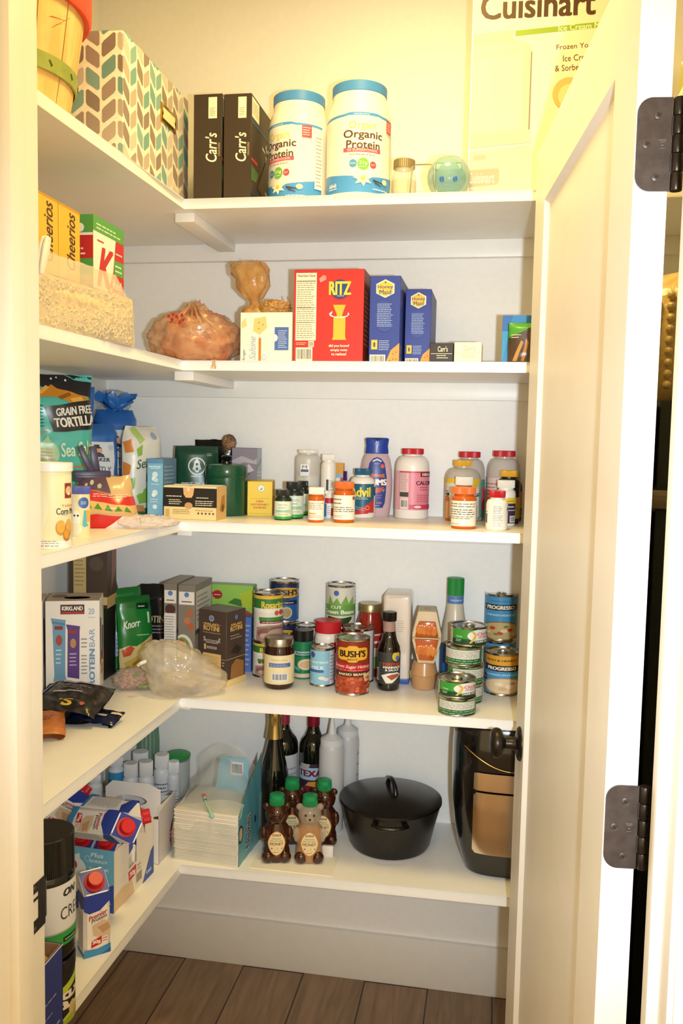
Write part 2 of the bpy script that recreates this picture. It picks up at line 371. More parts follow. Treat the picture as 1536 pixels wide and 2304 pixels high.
# door frame
mb = MB(); mb.box(XJ-.018, XJ, .875, 1.0, 0, 1.985, trimm, bv=.001); struct(mb, 'trim_1')          # left jamb
mb = MB(); mb.box(XR, XR+.018, .875, .985, 0, 1.985, trimm, bv=.001); struct(mb, 'trim_2')          # right jamb
mb = MB(); mb.box(XJ-.018, XR+.018, .875, .985, 1.985, 2.003, trimm); struct(mb, 'trim_3')          # head jamb
mb = MB(); mb.box(XJ-.0005, XJ+.012, .918, .953, 0, 1.985, trimm, bv=.0015); struct(mb, 'trim_4')     # left stop
mb = MB(); mb.box(XR-.012, XR+.0005, .915, .942, 0, 1.985, trimm, bv=.0015); struct(mb, 'trim_5')     # right stop
def casing(name, x0, x1, fl):
    mb = MB(); y = .88
    pr = [(x0, y), (x0, y-.012), (x0+(x1-x0)*.12, y-.017), (x0+(x1-x0)*.3, y-.018), (x0+(x1-x0)*.38, y-.013), (x0+(x1-x0)*.85, y-.012), (x1, y-.009), (x1, y)]
    V = [(x, yy, 0) for x, yy in pr]+[(x, yy, 2.0) for x, yy in pr]; n = len(pr)
    F = [(i, (i+1) % n, n+(i+1) % n, n+i) for i in range(n)]+[tuple(range(n)), tuple(range(n, 2*n))]
    mb.add(V, F, trimm, smooth=False); struct(mb, name, fixn=True)
casing('trim_6', XJ-.006-.07, XJ-.006, 1); casing('trim_7', XR+.006+.07, XR+.006, 1)
# ---------------------------------------------------------------- shelving: one L-shaped board per level, with cleats and corner bracket
ZS = [Z1, Z2, Z3, Z4, Z5]; TH = .0216
names = ['top', 'second', 'third', 'fourth', 'bottom']
lab = ['white L-shaped top shelf, the highest in the pantry', 'white L-shaped shelf holding crackers and cereal, second from the top', 'white L-shaped middle shelf holding medicine bottles and chips',
       'white L-shaped shelf holding cans and pasta, second from the bottom', 'white L-shaped lowest shelf holding the black pot and honey']
for i, z in enumerate(ZS):
    t = thing('corner_shelf', lab[i], 'shelf', (XL, D, z), 0, 'L-shaped pantry shelves')
    mb = MB(); bm = bmesh.new()
    xe = 1.0 if i < 2 else .215
    pts = [(XL, .99), (XSL, .99), (XSL, YF), (xe, YF), (xe, D), (XL, D)]
    lo = [bm.verts.new((x-XL, y-D, -TH)) for x, y in pts]; hi = [bm.verts.new((x-XL, y-D, 0)) for x, y in pts]; n = 6
    bm.faces.new(list(reversed(lo))); bm.faces.new(hi)
    for k in range(n): bm.faces.new((lo[k], lo[(k+1) % n], hi[(k+1) % n], hi[k]))
    fe = [e for e in bm.edges if abs(e.verts[0].co.z-e.verts[1].co.z) < 1e-6 and (all(abs(v.co.x-(XSL-XL)) < 1e-5 for v in e.verts) or all(abs(v.co.y-(YF-D)) < 1e-5 for v in e.verts))]
    bmesh.ops.bevel(bm, geom=fe, offset=.0075, segments=4, affect='EDGES', profile=.5)
    mb.take(bm, shelfm); mb.build('shelf_board', t)
    mb = MB(); mb.box(0, xe-XL, -.019, 0, -TH-.042, -TH, shelfm, bv=.001); mb.build('wall_cleat', t)
    mb = MB(); mb.box(0, .019, -1.19, -.019, -TH-.042, -TH, shelfm, bv=.001); mb.build('wall_cleat', t)
    mb = MB()
    if i < 2: mb.box(.322, .366, -.325, -.019, -TH-.020, -TH, shelfm, bv=.0015)
    else: mb.box(.330, .364, -.325, -.019, -TH-.014, -TH, shelfm, bv=.0015)
    mb.build('corner_bracket', t)
# ---------------------------------------------------------------- the door, swung inward
DW, DT, DZ, DA = .735, .036, 1.962, math.radians(6.0)
door = thing('pantry_door', 'white shaker pantry door swung open into the pantry', 'door', (.1345, 1.0, 0), DA)
del door['category'], door['label']; door.name = 'door_1'; door['kind'] = 'structure'; door['label'] = 'white shaker pantry door swung open into the pantry'
mb = MB(); st = .108; zb, zt = .012, DZ
# solid core with a recessed panel on either face: local x = thickness (0..DT), local y = width from the hinge
bm = bmesh.new()
def ring(x, e, y0, y1, z0, z1): return [bm.verts.new((x, y0, z0)), bm.verts.new((x, y1, z0)), bm.verts.new((x, y1, z1)), bm.verts.new((x, y0, z1))]
for x, s in ((0, 1), (DT, -1)):
    A = ring(x, 0, 0, DW, zb, zt); B = ring(x, 0, st, DW-st, .24, zt-.112); Cc = ring(x+s*.0085, 0, st+.009, DW-st-.009, .249, zt-.121)
    for k in range(4):
        bm.faces.new((A[k], A[(k+1) % 4], B[(k+1) % 4], B[k])); bm.faces.new((B[k], B[(k+1) % 4], Cc[(k+1) % 4], Cc[k]))
    bm.faces.new(Cc)
    if s == 1: A0 = A
for k in range(4): bm.faces.new((A0[k], A0[(k+1) % 4], A[(k+1) % 4], A[k]))
bmesh.ops.recalc_face_normals(bm, faces=bm.faces[:])
mb.take(bm, doorm); mb.build('door_slab', door, ang=5)
bronze = noisy('dark_bronze', '#2e2824', '#38302a', 80, .34, .05, 300, m=.75)
bronze2 = noisy('hinge_bronze', '#4a403c', '#544a46', 60, .42, .08, 400, m=.5)
for hz, idx in ((1.739, 0), (.988, 1), (.25, 2)):
    hg = MB(); hh = .0485; X = Tm((0, 0, hz))
    r = .016; pts = []
    for cx, cz, a0 in ((.0045+r, -hh+r, PI), ): pass
    def arc(cx, cz, a0, a1): return [(cx+r*math.cos(a0+(a1-a0)*i/7), cz+r*math.sin(a0+(a1-a0)*i/7)) for i in range(8)]
    pts = arc(.001+r, -hh+r, PI, 1.5*PI)+[(.0375, -hh), (.0375, hh)]+arc(.001+r, hh-r, PI/2, PI)
    hg.prism(pts, bronze2, -.0022, .0, X)
    leaf = hg.build('hinge_leaf', door, ang=20)
    b = MB()
    for k in range(5):
        z0 = -hh+k*2*hh/5; b.lathe([(.0060, z0+.0004), (.0064, z0+.001), (.0064, z0+2*hh/5-.001), (.0060, z0+2*hh/5-.0004)], bronze, Tm((.0445, -.001, hz)), n=20)
        if k % 2: b.box(.0365, .043, -.0022, -.0004, z0, z0+2*hh/5, bronze2, X)
    b.build('hinge_barrel', door)
    for sx, sz in ((.0225, .030), (.0115, 0), (.0225, -.034)):
        q = MB(); XX = Tm((sx, -.0022, hz+sz)) @ Rm(PI/2, 'X'); q.lathe([(.0044, 0), (.0044, .0003), (.0034, .0008), (.0003, .0010)], bronze2, XX, n=20)
        ring_ = [(.0043*math.cos(a), .0043*math.sin(a), .0004) for a in [2*PI*i/20 for i in range(20)]]; q.tube(ring_, .0003, mat('#8a8078', .3, 1), XX, n=5, closed=True)
        for a in (.5, .5+PI/2): q.box(-.0024, .0024, -.0004, .0004, .0006, .0012, mat('#0e0c0c', .6), XX @ Rm(a, 'Z'))
        q.build('hinge_screw', leaf)
    e = MB(); e.decals([('t', 'MADE', .5, .85, .8, .14, '#7d736e'), ('r', .2, .66, .8, .70, '#7d736e'), ('p', [(.35, .5), (.5, .28), (.65, .5), (.5, .40)], '#7d736e'), ('r', .2, .1, .8, .13, '#7d736e')], .009, .012, lambda x, y, o: Vector((x+.0235, -.0023-o, hz-.006+y)), r=.4); e.build('hinge_stamp', leaf)
# knob on both faces
kz, ky = .845, DW-.063
for s, x in ((-1, 0.0), (1, DT)):
    k = MB(); X = Tm((x, ky, kz)) @ Rm(s*PI/2, 'Y')
    k.lathe([(.0325, 0), (.0325, .002), (.030, .005), (.022, .0075), (.0135, .0095), (.012, .013), (.0105, .019), (.0105, .028), (.013, .031), (.020, .0335), (.0265, .037), (.029, .043), (.0285, .049), (.025, .054), (.016, .0575), (.0005, .0585)], bronze, X, n=40); k.build('door_knob', door)
# strike plate let into the left jamb
sp = MB(); dk = bronze
hz0 = .822
def splate(y0, y1, z0, z1): sp.box(XJ-.0005, XJ+.0012, y0, y1, z0, z1, dk)
splate(.952, 1.0, hz0+.020, hz0+.032); splate(.952, 1.0, hz0-.032, hz0-.016); splate(.984, 1.0, hz0-.016, hz0+.020); splate(.952, .957, hz0-.016, hz0+.02); splate(.957, .984, hz0+.010, hz0+.013)
V = []; F = []; nn = 8
for i in range(nn+1):
    a = i/nn*1.1; x = XJ+.0012+.010*(1-math.cos(a)); y = 1.0+.009*math.sin(a); x = XJ+.0012-.006*(1-math.cos(a))
    V += [(x, y, hz0-.024), (x, y, hz0+.026)]
for i in range(nn): F.append((2*i, 2*i+1, 2*i+3, 2*i+2))
sp.add(V, F, dk)
for z in (-.027, .027): sp.lathe([(.0032, 0), (.0026, .0006), (.0003, .0007)], mat('#6b625c', .3, 1), Tm((XJ+.0012, .975, hz0+z)) @ Rm(PI/2, 'Y'), n=16)
o = sp.build('strike_plate'); tag(o, 'dark bronze strike plate let into the left door jamb', 'strike plate')
# ---------------------------------------------------------------- behind the door: tall black refrigerator, bubble bag, green bag
fx = .281
FYF = 1.62
t = thing('refrigerator', 'tall black refrigerator glimpsed through the gap behind the open door', 'refrigerator', (fx+.3, 1.62, 0), 0)
blk = noisy('black_enamel', '#0c120c', '#101710', 40, .45, .1, 200)
stl = noisy('brushed_steel', '#9a8a74', '#a8967e', 30, .32, .05, 200, stretch=(1, 1, 8), m=.7)
mb = MB(); mb.box(-.3, .3, 0, .5, .02, 1.50, blk, bv=.004); mb.build('cabinet', t)
for z0, z1 in ((.04, 1.305), (1.345, 1.492)):
    mb = MB(); mb.box(-.356, -.303, .004, .496, z0, z1, stl, bv=.006); mb.build('refrigerator_door', t)
mb = MB(); mb.box(-.345, -.27, -.012, .03, 1.308, 1.342, stl, bv=.003); mb.build('hinge_bracket', t)
mb = MB(); bub = noisy('bubble_wrap', '#d8b878', '#e3c78c', 60, .2, .9, 60)
mb.lathe([(.14, 0), (.17, .02), (.172, .12), (.16, .19), (.10, .235), (.02, .25)], bub, n=30, sx=.9, sy=.45)
for i in range(16):
    for j in range(9): a = PI+.1+i*.185; mb.ball((.155*math.cos(a), .078*math.sin(a), .02+j*.02+(i % 2)*.01), .008, bub, n=8)
tag(mb.build('bubble_wrap_roll'), 'tan bubble wrap bundle lying on top of the black refrigerator', 'bubble wrap', loc=(fx+.10, 1.74, 1.50))
# ledge that the green bag stands on
mb = MB(); mb.box(.235, .999, 1.30, YF-.21, 1.8934, 1.9134, shelfm, bv=.002); tag(mb.build('side_shelf'), 'short white shelf on the right wall behind the open door', 'shelf')
mb = MB(); pillow(mb, .10, 0.0708, .05, mat('#b3b04a', .35), seed=3, outline=lambda v: 1-.1*abs(v-.4)); mb.decals([('p', [(.45, 1), (1, .9), (1, .35), (.45, .45)], '#7dbb3a')], .10, 0.0668, lambda x, y, o: Vector((x-.05, -.0285-o, y)))
tag(mb.build('snack_bag'), 'olive and green bag glimpsed above the top door hinge', 'bag', loc=(.296, 1.40, 1.9134))
# ================================================================ top shelf
# bushel basket of wood slats with a red rim
def wood_slats():
    t = thing('bushel_basket', 'slatted wooden bushel basket with green hoop and red rim on the top shelf', 'basket', (-.860, 1.405, Z1), .3)
    wd = noisy('pine_slats', '#d9ae6a', '#e6c284', 6, .55, .2, 60, stretch=(6, 6, .6)); H = .230; rb, rt = .115, .154
    mb = MB(); n = 15
    for i in range(n):
        a0, a1 = 2*PI*(i+.025)/n, 2*PI*(i+.975)/n; V = []; F = []
        for k in range(9):
            v = k/8; R = rb+(rt-rb)*(v**.8)
            for a in (a0, (2*a0+a1)/3, (a0+2*a1)/3, a1): V += [(R*math.cos(a), R*math.sin(a), v*H), ((R-.004)*math.cos(a), (R-.004)*math.sin(a), v*H)]
        for k in range(8):
            for q in range(3):
                a = k*8+q*2; F.append((a, a+2, a+10, a+8)); F.append((a+1, a+9, a+11, a+3))
            F.append((k*8, k*8+8, k*8+9, k*8+1)); F.append((k*8+6, k*8+7, k*8+15, k*8+14))
        mb.add(V, F, wd)
    mb.lathe([(.112, .002), (.0005, .002)], wd, n=30, capb=False); mb.build('slats', t, ang=25)
    mb = MB(); z = .090; R = rb+(rt-rb)*((z/H)**.8)
    mb.lathe([(R, z-.013), (R+.0035, z-.013), (R+.005, z+.013), (R+.0015, z+.013)], noisy('green_hoop', '#7d8a3c', '#8e9848', 30, .5), n=48, capb=False, capt=False)
    for i in range(n): a = 2*PI*(i+.5)/n; mb.box(-.005, .005, -.0012, .0004, -.001, .001, mat('#5c6228', .4, .3), Matrix.Translation(((R+.0045)*math.cos(a), (R+.0045)*math.sin(a), z)) @ Rm(a+PI/2, 'Z') @ Rm(.9, 'Y'))
    mb.build('hoop', t)
    mb = MB(); red = noisy('red_rim', '#d8452c', '#e2502f', 20, .5)
    mb.lathe([(rt-.012, H-.035), (rt+.004, H-.037), (rt+.008, H-.03), (rt+.009, H+.012), (rt+.002, H+.018), (rt-.014, H+.016)], red, n=48, capb=False, capt=False); mb.build('rim', t)
    mb = MB(); rdl = [('p', [(.40+.03*k, .25+.1*(k % 3)), (.43+.03*k, .30+.1*(k % 3)), (.60+.02*k, .55+.1*(k % 2)), (.59+.02*k, .54+.1*(k % 2))], '#b06a3a') for k in range(5)]
    mb.decals(rdl, .18, .10, lambda x, y, o: Vector(((.1515+y*.18+o)*math.sin((x-.09)/.14), -(.1515+y*.18+o)*math.cos((x-.09)/.14),   .115+y*.7)), gx=.01, gy=.01, l0=.002, X=Rm(math.radians(48), 'Z')); mb.build('pencilled_writing', t)
    mb = MB(); cream = mat('#e9dcc0', .4)
    mb.tube([(-.005+.0, -rt-.012-0.004*math.sin(k*.4), H+.02-.10*k/8) if k < 8 else (.02, -rt-.005, H-.085) for k in range(9)], .004, cream)
    mb.box(-.012, .016, -rt-.018, -rt-.006, H-.095, H-.05, cream, bv=.003); mb.build('handle', t)
wood_slats()
# fabric box with a leaf print
def leaves(W, H, seed=0, fl=1):
    it = []; rd = random.Random(seed); cols = ['#8f7f78', '#86aaa8', '#b7a79d', '#8f7f78', '#76a09e', '#a3918a', '#cbbfb6']; cw, ch = .032, .040; nc = int(W/cw)+2
    for c in range(nc):
        d = 1 if (c+seed) % 2 else -1
        for k in range(-1, int(H/ch)+2):
            x0 = c*cw+.0022; x1 = (c+1)*cw-.0022; y0 = k*ch+.003+(.5*ch if c % 4 > 1 else 0); y1 = y0+ch-.0065; s = .011*d; a, b = (y0-s/2, y0+s/2)
            P = []
            L = [(x0, a), (x1, b), (x1, b+y1-y0-.004), (x0, a+y1-y0-.004)]
            if d > 0: L = [(x0, a+.003), (x0+.004, a), (x1-.003, b+.003), (x1, b+.008), (x1, b+ch-.010), (x1-.004, b+ch-.0075), (x0+.004, a+ch-.011), (x0, a+ch-.016)]
            else: L = [(x0, a+.008), (x0+.003, a+.003), (x1-.004, b), (x1, b+.003), (x1, b+ch-.016), (x1-.004, b+ch-.011), (x0+.004, a+ch-.0075), (x0, a+ch-.010)]
            it.append(('p', [(x/W, y/H) for x, y in L], cols[rd.randrange(7)]))
    return it
def leaf_box():
    w, d, h = .30, .355, .245
    t = thing('fabric_storage_box', 'cream fabric storage box printed with teal and taupe leaves, brass label frame on its side', 'storage box', (-.86, 1.7715, Z1), 0)
    mb = MB(); cr = noisy('cream_fabric', '#e9e0d0', '#efe7d8', 90, .8, .3, 500)
    mb.box(-w/2, w/2, -d/2, d/2, 0, h, cr, bv=.004)
    mb.decals(leaves(w, h, 1), w, h, lambda x, y, o: Vector((x-w/2, -d/2-o, y)), r=.8, lay=0)
    mb.decals(leaves(d, h, 2), d, h, lambda x, y, o: Vector((w/2+o, x-d/2, y)), r=.8, lay=0)
    mb.build('box_body', t)
    mb = MB(); brass = mat('#c9a14a', .25, 1); g = [('r', .0, .0, 1, 1, '#f0e4b8')]
    yy, zz = .05, .152
    mb.box(w/2, w/2+.003, yy-.042, yy+.042, zz-.006, zz+.032, brass, bv=.0006); mb.box(w/2+.0026, w/2+.0034, yy-.034, yy+.034, zz+.002, zz+.024, mat('#efe2b0', .6))
    for a in (-.036, .036): mb.lathe([(.006, 0), (.006, .002), (.0005, .0035)], brass, Tm((w/2+.001, yy+a, zz+.013)) @ Rm(PI/2, 'Y'), n=14)
    mb.build('label_frame', t)
leaf_box()
# slim black cracker boxes
BK = '#3a2e26'; CR = '#efe6d2'
def carrs(x0, x1, yt, Y, lab):
    a = ony(x0, yt, Y); b = ony(x1, yt, Y); w = b.x-a.x; h = a.z-Z1; d = .205
    fr = [('r', .52, .78, .82, .97, CR), ('n', .56, .80, .78, .88, 5, '#8a7a60'), ('t', "Carr's", .62, .52, .40, .26, CR, {'rot': 90, 'sh': .25, 'b': .02}), ('t', 'CRACKERS', .90, .50, .07, .12, '#b8a888', {'rot': 90})]
    rt = [('r', .02, .80, .30, .98, CR), ('n', .05, .83, .27, .95, 6, '#8a7a60'), ('r', .0, .74, 1, .78, '#27445a'), ('t', "Carr's", .62, .45, .36, .48, CR, {'rot': 90, 'sh': .3, 'b': .03}), ('r', 0, .40, .25, .43, '#a8323a'), ('p', [(0, .22), (.2, .24), (.3, .34), (0, .36)], '#47613a'),
          ('r', .05, .0, .3, .07, CR), ('r', .35, .0, .42, .05, CR), ('r', .46, .0, .52, .07, CR), ('e', .8, .14, .2, .06, '#7a6a58'), ('p', [(.25, .2), (.5, .16), (.9, .62), (.75, .7)], '#4b3d30'), ('r', 0, .08, 1, .10, '#1c2c34')]
    carton('cracker_box', lab, 'box', None, w, d, h, BK, fr, rt, loc=((a.x+b.x)/2, Y+d/2, Z1), group='slim black cracker boxes on the top shelf', tcol='#35291f')
carrs(436, 500, 213, 1.885, 'slim black cracker box beside the leaf-print box, left one of the pair')
carrs(504, 566, 212, 1.885, 'slim black cracker box beside the white protein tubs, right one of the pair')
# protein powder jars
def protein(xl, xr, yt, yl, Y, shift, lab):
    x, y, R, h = cyly(xl, xr, yt, Z1, Y)
    t = thing('protein_powder_tub', lab, 'tub', (x, y, Z1), face(x, y)+shift, 'white protein powder tubs with blue lids')
    w1 = mat('#f1ece2', .35); lidh = .021; mb = MB()
    mb.lathe([(R*.93, 0), (R*.98, .002), (R, .008), (R, h*.72), (R*.985, h*.76), (R*.93, h*.82), (R*.86, h*.86), (R*.84, h-lidh)], w1, n=56); mb.build('tub_body', t)
    k = MB(); knurl(k, R*.86, h-lidh, h, mat('#4a8cd2', .35), n=70); k.build('lid', t)
    z0, z1 = h*.07, h*.72; H = z1-z0; W = PI*R; l = MB(); l.lathe([(R+.0001, z0), (R+.0005, z0+.0003), (R+.0005, z1-.0003), (R+.0001, z1)], mat('#f3eee4', .4), n=56, capb=False, capt=False)
    B = '#4a94dc'; it = [('p', [(0, .97), (.30, .985), (.36, 1), (.64, 1), (.70, .985), (1, .97), (1, .94), (.7, .955), (.64, .97), (.36, .97), (.3, .955), (0, .94)], B), ('r', .36, .965, .64, 1, B), ('n', .40, .97, .60, .99, 1, '#e8f0f4'),
        ('p', [(0, .02), (0, .25), (.06, .255), (.25, .22), (.5, .19), (.75, .22), (1, .27), (1, .02), (.75, 0.0), (.5, -.01), (.25, .0)], B), ('t', 'Orgain', .49, .83, .27, .12, '#e3d64a', {'b': .0}), ('t', 'Organic', .5, .715, .40, .125, '#5a3a22', {'b': .02}), ('t', 'Protein', .5, .60, .34, .10, '#5a3a22', {'b': .02}),
        ('r', .30, .505, .68, .555, '#e0566a'), ('t', '50 SUPERFOODS', .49, .53, .30, .028, '#f6dfe0'), ('n', .36, .46, .64, .49, 1, '#a09080'), ('c', .40, .36, .05, '#4a94c4'), ('c', .50, .355, .075, '#76b84a'), ('c', .60, .35, .045, '#d84a5a'), ('t', '21g', .50, .365, .08, .05, '#f4f8ec'), ('n', .46, .31, .54, .335, 1, '#dcecd0'), ('n', .37, .345, .43, .375, 2, '#dfe9f0'), ('n', .575, .335, .625, .365, 2, '#f6dadf')]
        # vanilla flower
    for q in range(7):
        a = 2*PI*q/7+.3; c, s = math.cos(a), math.sin(a); cx, cy = .50, .17; L_, w_ = .10, .022
        it.append(('p', [(cx+w_*-s*.3, cy+w_*c), (cx+L_*.5*c-w_*s, cy+(L_*.5*s+w_*c)*1.0), (cx+L_*c, cy+L_*s), (cx+L_*.5*c+w_*s, cy+(L_*.5*s-w_*c)), (cx+w_*s*.3, cy-w_*c)], '#f2ead0'))
    it += [('c', .50, .17, .028, '#e3c35a'), ('p', [(.60, .17), (.72, .14), (.72, .13), (.60, .145)], '#4a3a30'), ('p', [(.62, .14), (.70, .10), (.70, .09), (.62, .12)], '#4a3a30'), ('r', .76, .80, .86, .955, '#d04a5c'), ('n', .77, .82, .85, .94, 4, '#f4d4d8'), ('t', 'USDA', .73, .18, .04, .02, '#5a8a5a'),
           ('n', .12, .04, .24, .12, 2, '#cfe2ee'), ('n', .60, .03, .80, .07, 1, '#cfe2ee'), ('t', '2.03 LB', .18, .10, .10, .05, '#e8f2f8'), ('e', .74, .16, .035, .035, '#d8e0b8')]
    it += [('r', .90, .15, .995, .86, '#f8f5ee'), ('n', .91, .18, .99, .84, 14, '#8a8a88')]
    l.decals(it, W, H, cylf(R+.0005, z0), gx=W/30, r=.4)
    l.build('paper_label', t)
protein(606, 741, 224, 238, 1.99, math.radians(-40), 'white protein tub with blue lid, label turned left, beside the black cracker boxes')
protein(738, 881, 203, 225, 1.95, math.radians(9), 'taller-looking white protein tub with blue lid, facing forward in the middle of the top shelf')
# clip-top glass jar
glass = mat('#dfe6d8', .05, 0, .38, 0, 0); glassT = mat('#8fc4b4', .05, 0, .72, 0)
x, y, R, h = cyly(881, 938, 362, Z1, 2.0)
t = thing('clip_top_jar', 'small clear glass jar with a metal screw lid beside the larger white tub', 'jar', (x, y, Z1), face(x, y))
mb = MB(); mb.lathe([(R*.85, 0), (R*.95, .002), (R, .008), (R, h*.62), (R*.9, h*.72), (R*.76, h*.78), (R*.76, h*.84)], glass, n=36, capt=False); mb.lathe([(R*.93, .004), (R*.96, .01), (R*.96, h*.60)], mat('#e6d9ae', .5, 0, .5), n=30); mb.build('jar_body', t)
mb = MB(); knurl(mb, R*.86, h*.84, h, mat('#b8a888', .3, .8), n=40); mb.build('lid', t)
# teal glass orb held in a wire stand
x, y, R, h = cyly(962, 1060, 352, Z1, 1.90)
t = thing('glass_orb', 'round teal glass orb dish lying on its side near the tall white appliance box', 'ornament', (x, y, Z1+R), face(x, y))
mb = MB(); mb.ball((0, 0, 0), R, mat('#8fbcb8', .08, 0, .62, 0, .6), n=36); mb.build('glass_ball', t)
mb = MB(); mb.ball((0, -R*.12, -.004), R*.80, mat('#5f9c9c', .15, 0, .7), n=30, sc=(1, .9, .8)); mb.ball((-R*.32, -R*.93, -R*.30), R*.10, mat('#2f62a8', .3), sc=(1, .3, 1.4)); mb.ball((R*.28, -R*.93, -R*.30), R*.10, mat('#2f62a8', .3), sc=(1, .3, 1.4))
mb.box(-R*.6, R*.55, -R*.86, -R*.80, R*.12, R*.42, mat('#a9cdb8', .3, 0, .8), bv=.003); mb.build('blown_glass_core', t)
a = [ony(px, py, Y) for px, py, Y in ((921, 428, 1.875), (927, 376, 1.875), (936, 371, 1.875), (972, 370, 1.865), (978, 378, 1.862), (977, 420, 1.855), (983, 427, 1.853))]
zb = Z1+.002; b = [Vector((p.x, p.y, max(p.z, zb))) for p in a]; b[0].z = zb; b[-1].z = zb+.001
e = ony(1062, 428, 1.853); b += [Vector((e.x, 1.853, zb)), Vector((e.x+.004, 1.90, zb)), Vector((e.x-.02, 1.965, zb)), Vector((b[0].x+.05, 1.97, zb)), Vector((b[0].x, 1.93, zb)), Vector((b[0].x, 1.88, zb))]
mb = MB(); mb.tube(b, .0016, mat('#c8c0b0', .25, 1), closed=False); o = mb.build('wire_stand'); tag(o, 'bent silver wire stand in front of the teal glass orb', 'stand')
# tall ice cream maker box
p0 = ony(1061, 0, 1.93); p1 = ony(1372, 20, 1.93); w = p1.x-p0.x-.0; h = .436; d = .21
fr = [('t', 'Cuisinart', .475, .915, .82, .115, '#4a2c12', {'b': .035}), ('p', [(.32, .775), (1, .80), (1, .825), (.32, .80)], '#8aa62e'), ('t', 'Ice Cream Maker', .83, .806, .40, .026, '#eef0d0', {'rot': 2}),
      ('t', 'Frozen Yogurt', .78, .715, .32, .030, '#6a3a22', {'rot': 2, 'b': 0}), ('t', 'Ice Cream', .78, .665, .22, .028, '#6a3a22', {'rot': 2, 'b': 0}), ('t', '& Sorbet', .71, .62, .19, .028, '#6a3a22', {'rot': 2, 'b': 0}),
      ('p', [(0.0, .79), (.30, .805), (.30, .76), (.36, .755), (.42, .735), (.43, .72), (.445, .70), (.45, .32), (.46, .30), (.46, .28), (.0, .26)], '#cbc0ae'), ('p', [(0, .74), (.40, .75), (.40, .70), (0, .69)], '#d3c9b8'), ('p', [(.0, .68), (.385, .70), (.385, .34), (.0, .33)], '#d6cdbd'),
      ('r', .438, .34, .446, .70, '#857860'), ('p', [(0, .24), (.46, .27), (.46, .0), (0, 0)], '#cfc5b4'), ('p', [(.04, .225), (.13, .228), (.13, .205), (.04, .20)], '#bdb09a'), ('p', [(0.0, .155), (.22, .162), (.235, .15), (.235, .10), (.22, .085), (0.0, .075)], '#b3a792'), ('t', 'Cuisinart', .10, .118, .20, .05, '#e9e0cf', {'b': .02}),
      ('r', 0, .035, .23, .038, '#8f836e'), ('r', .23, .026, .46, .030, '#8f836e'), ('r', .228, .026, .232, .038, '#8f836e'), ('c', .72, .50, .075, '#c4b070'), ('c', .73, .49, .055, '#d8cc9c'), ('c', .75, .50, .012, '#9a5a3a'), ('c', .72, .47, .010, '#9a5a3a'), ('c', .74, .46, .009, '#7a4a2a'), ('c', .78, .50, .012, '#7a4a2a'),
      ('r', 0, 0, .012, 1, '#f6f0e4')]
carton('appliance_box', 'tall white ice cream maker box with bold brown lettering on the top shelf', 'box', None, w, d, h, '#e2dbcd', fr, loc=((p0.x+p1.x)/2+.0, 1.93+d/2, Z1), rot=math.radians(1.5))

# ================================================================ second shelf
YC = '#eab53a'
def cereal(Ya, Yb, lab):
    w = Yb-Ya-.0015; it = [('t', 'Cheerios', .55, .745, .40, .43, '#4a3018', {'rot': 90, 'b': .02, 'sh': .25}), ('r', 0, .985, 1, 1, '#c98f28'), ('n', .2, .03, .8, .07, 2, '#8a6018')]
    carton('cereal_box', lab, 'box', None, .165, w, .218, YC, right=it, loc=(-.726-.0825, (Ya+Yb)/2, Z2), group='yellow cereal boxes on the left side of the second shelf', tcol='#f0c860')
cereal(1.300, 1.375, 'yellow cereal box nearest the left door jamb, behind the white bag clip')
cereal(1.377, 1.452, 'yellow cereal box between its twin and the red and green box')
kf = [('r', 0, 0, 1, 1, '#c2302c'), ('r', .0, .88, 1, 1, '#58a04a'), ('p', [(.0, .28), (.30, .28), (.64, .62), (.72, .88), (.0, .88)], '#f2ece2'), ('n', .1, .90, .9, .96, 2, '#d8e8cc'),
      ('p', [(.66, .60), (.98, .60), (.98, .72), (.68, .72)], '#58a04a'), ('n', .70, .62, .95, .70, 2, '#d8ecd0'), ('n', .72, .76, .95, .80, 1, '#f0d0c8'), ('t', 'K', .38, .62, .48, .30, '#c2302c', {'b': .05, 'sh': .35}), ('n', .12, .80, .36, .84, 1, '#b04038'), ('t', 'Red', .76, .52, .28, .07, '#f6ece2', {'b': .02}), ('t', 'Berries', .74, .44, .44, .07, '#f6ece2', {'b': .02}), ('n', .6, .34, .95, .40, 2, '#e8b8a8'),
      ('e', .62, .22, .36, .12, '#f0e6d6'), ('e', .64, .17, .30, .10, '#c8703a'), ('c', .55, .18, .03, '#b8302a'), ('c', .75, .15, .035, '#b8302a'), ('c', .68, .10, .03, '#9a2c20'), ('p', [(.02, .0), (1, 0), (1, .10), (.4, .14)], '#a8402a'), ('c', .12, .34, .03, '#b8302a'), ('p', [(.05, .38), (.12, .42), (.2, .37), (.12, .36)], '#58803a')]
ks = [('r', 0, .86, 1, 1, '#58a04a'), ('c', .6, .90, .035, '#eef2e4'), ('r', 0, .84, 1, .86, '#f2ece2'), ('n', .1, .68, .9, .76, 2, '#f2dcd4'), ('r', 0, .50, 1, .66, '#58a04a'), ('n', .1, .1, .9, .42, 8, '#e0a8a0')]
carton('cereal_box', 'red, white and green flake cereal box beside the yellow cereal boxes', 'box', None, .062, .130, .226, '#c2302c', ks, kf, loc=(-.72-.031, 1.554, Z2), tcol='#58a04a')
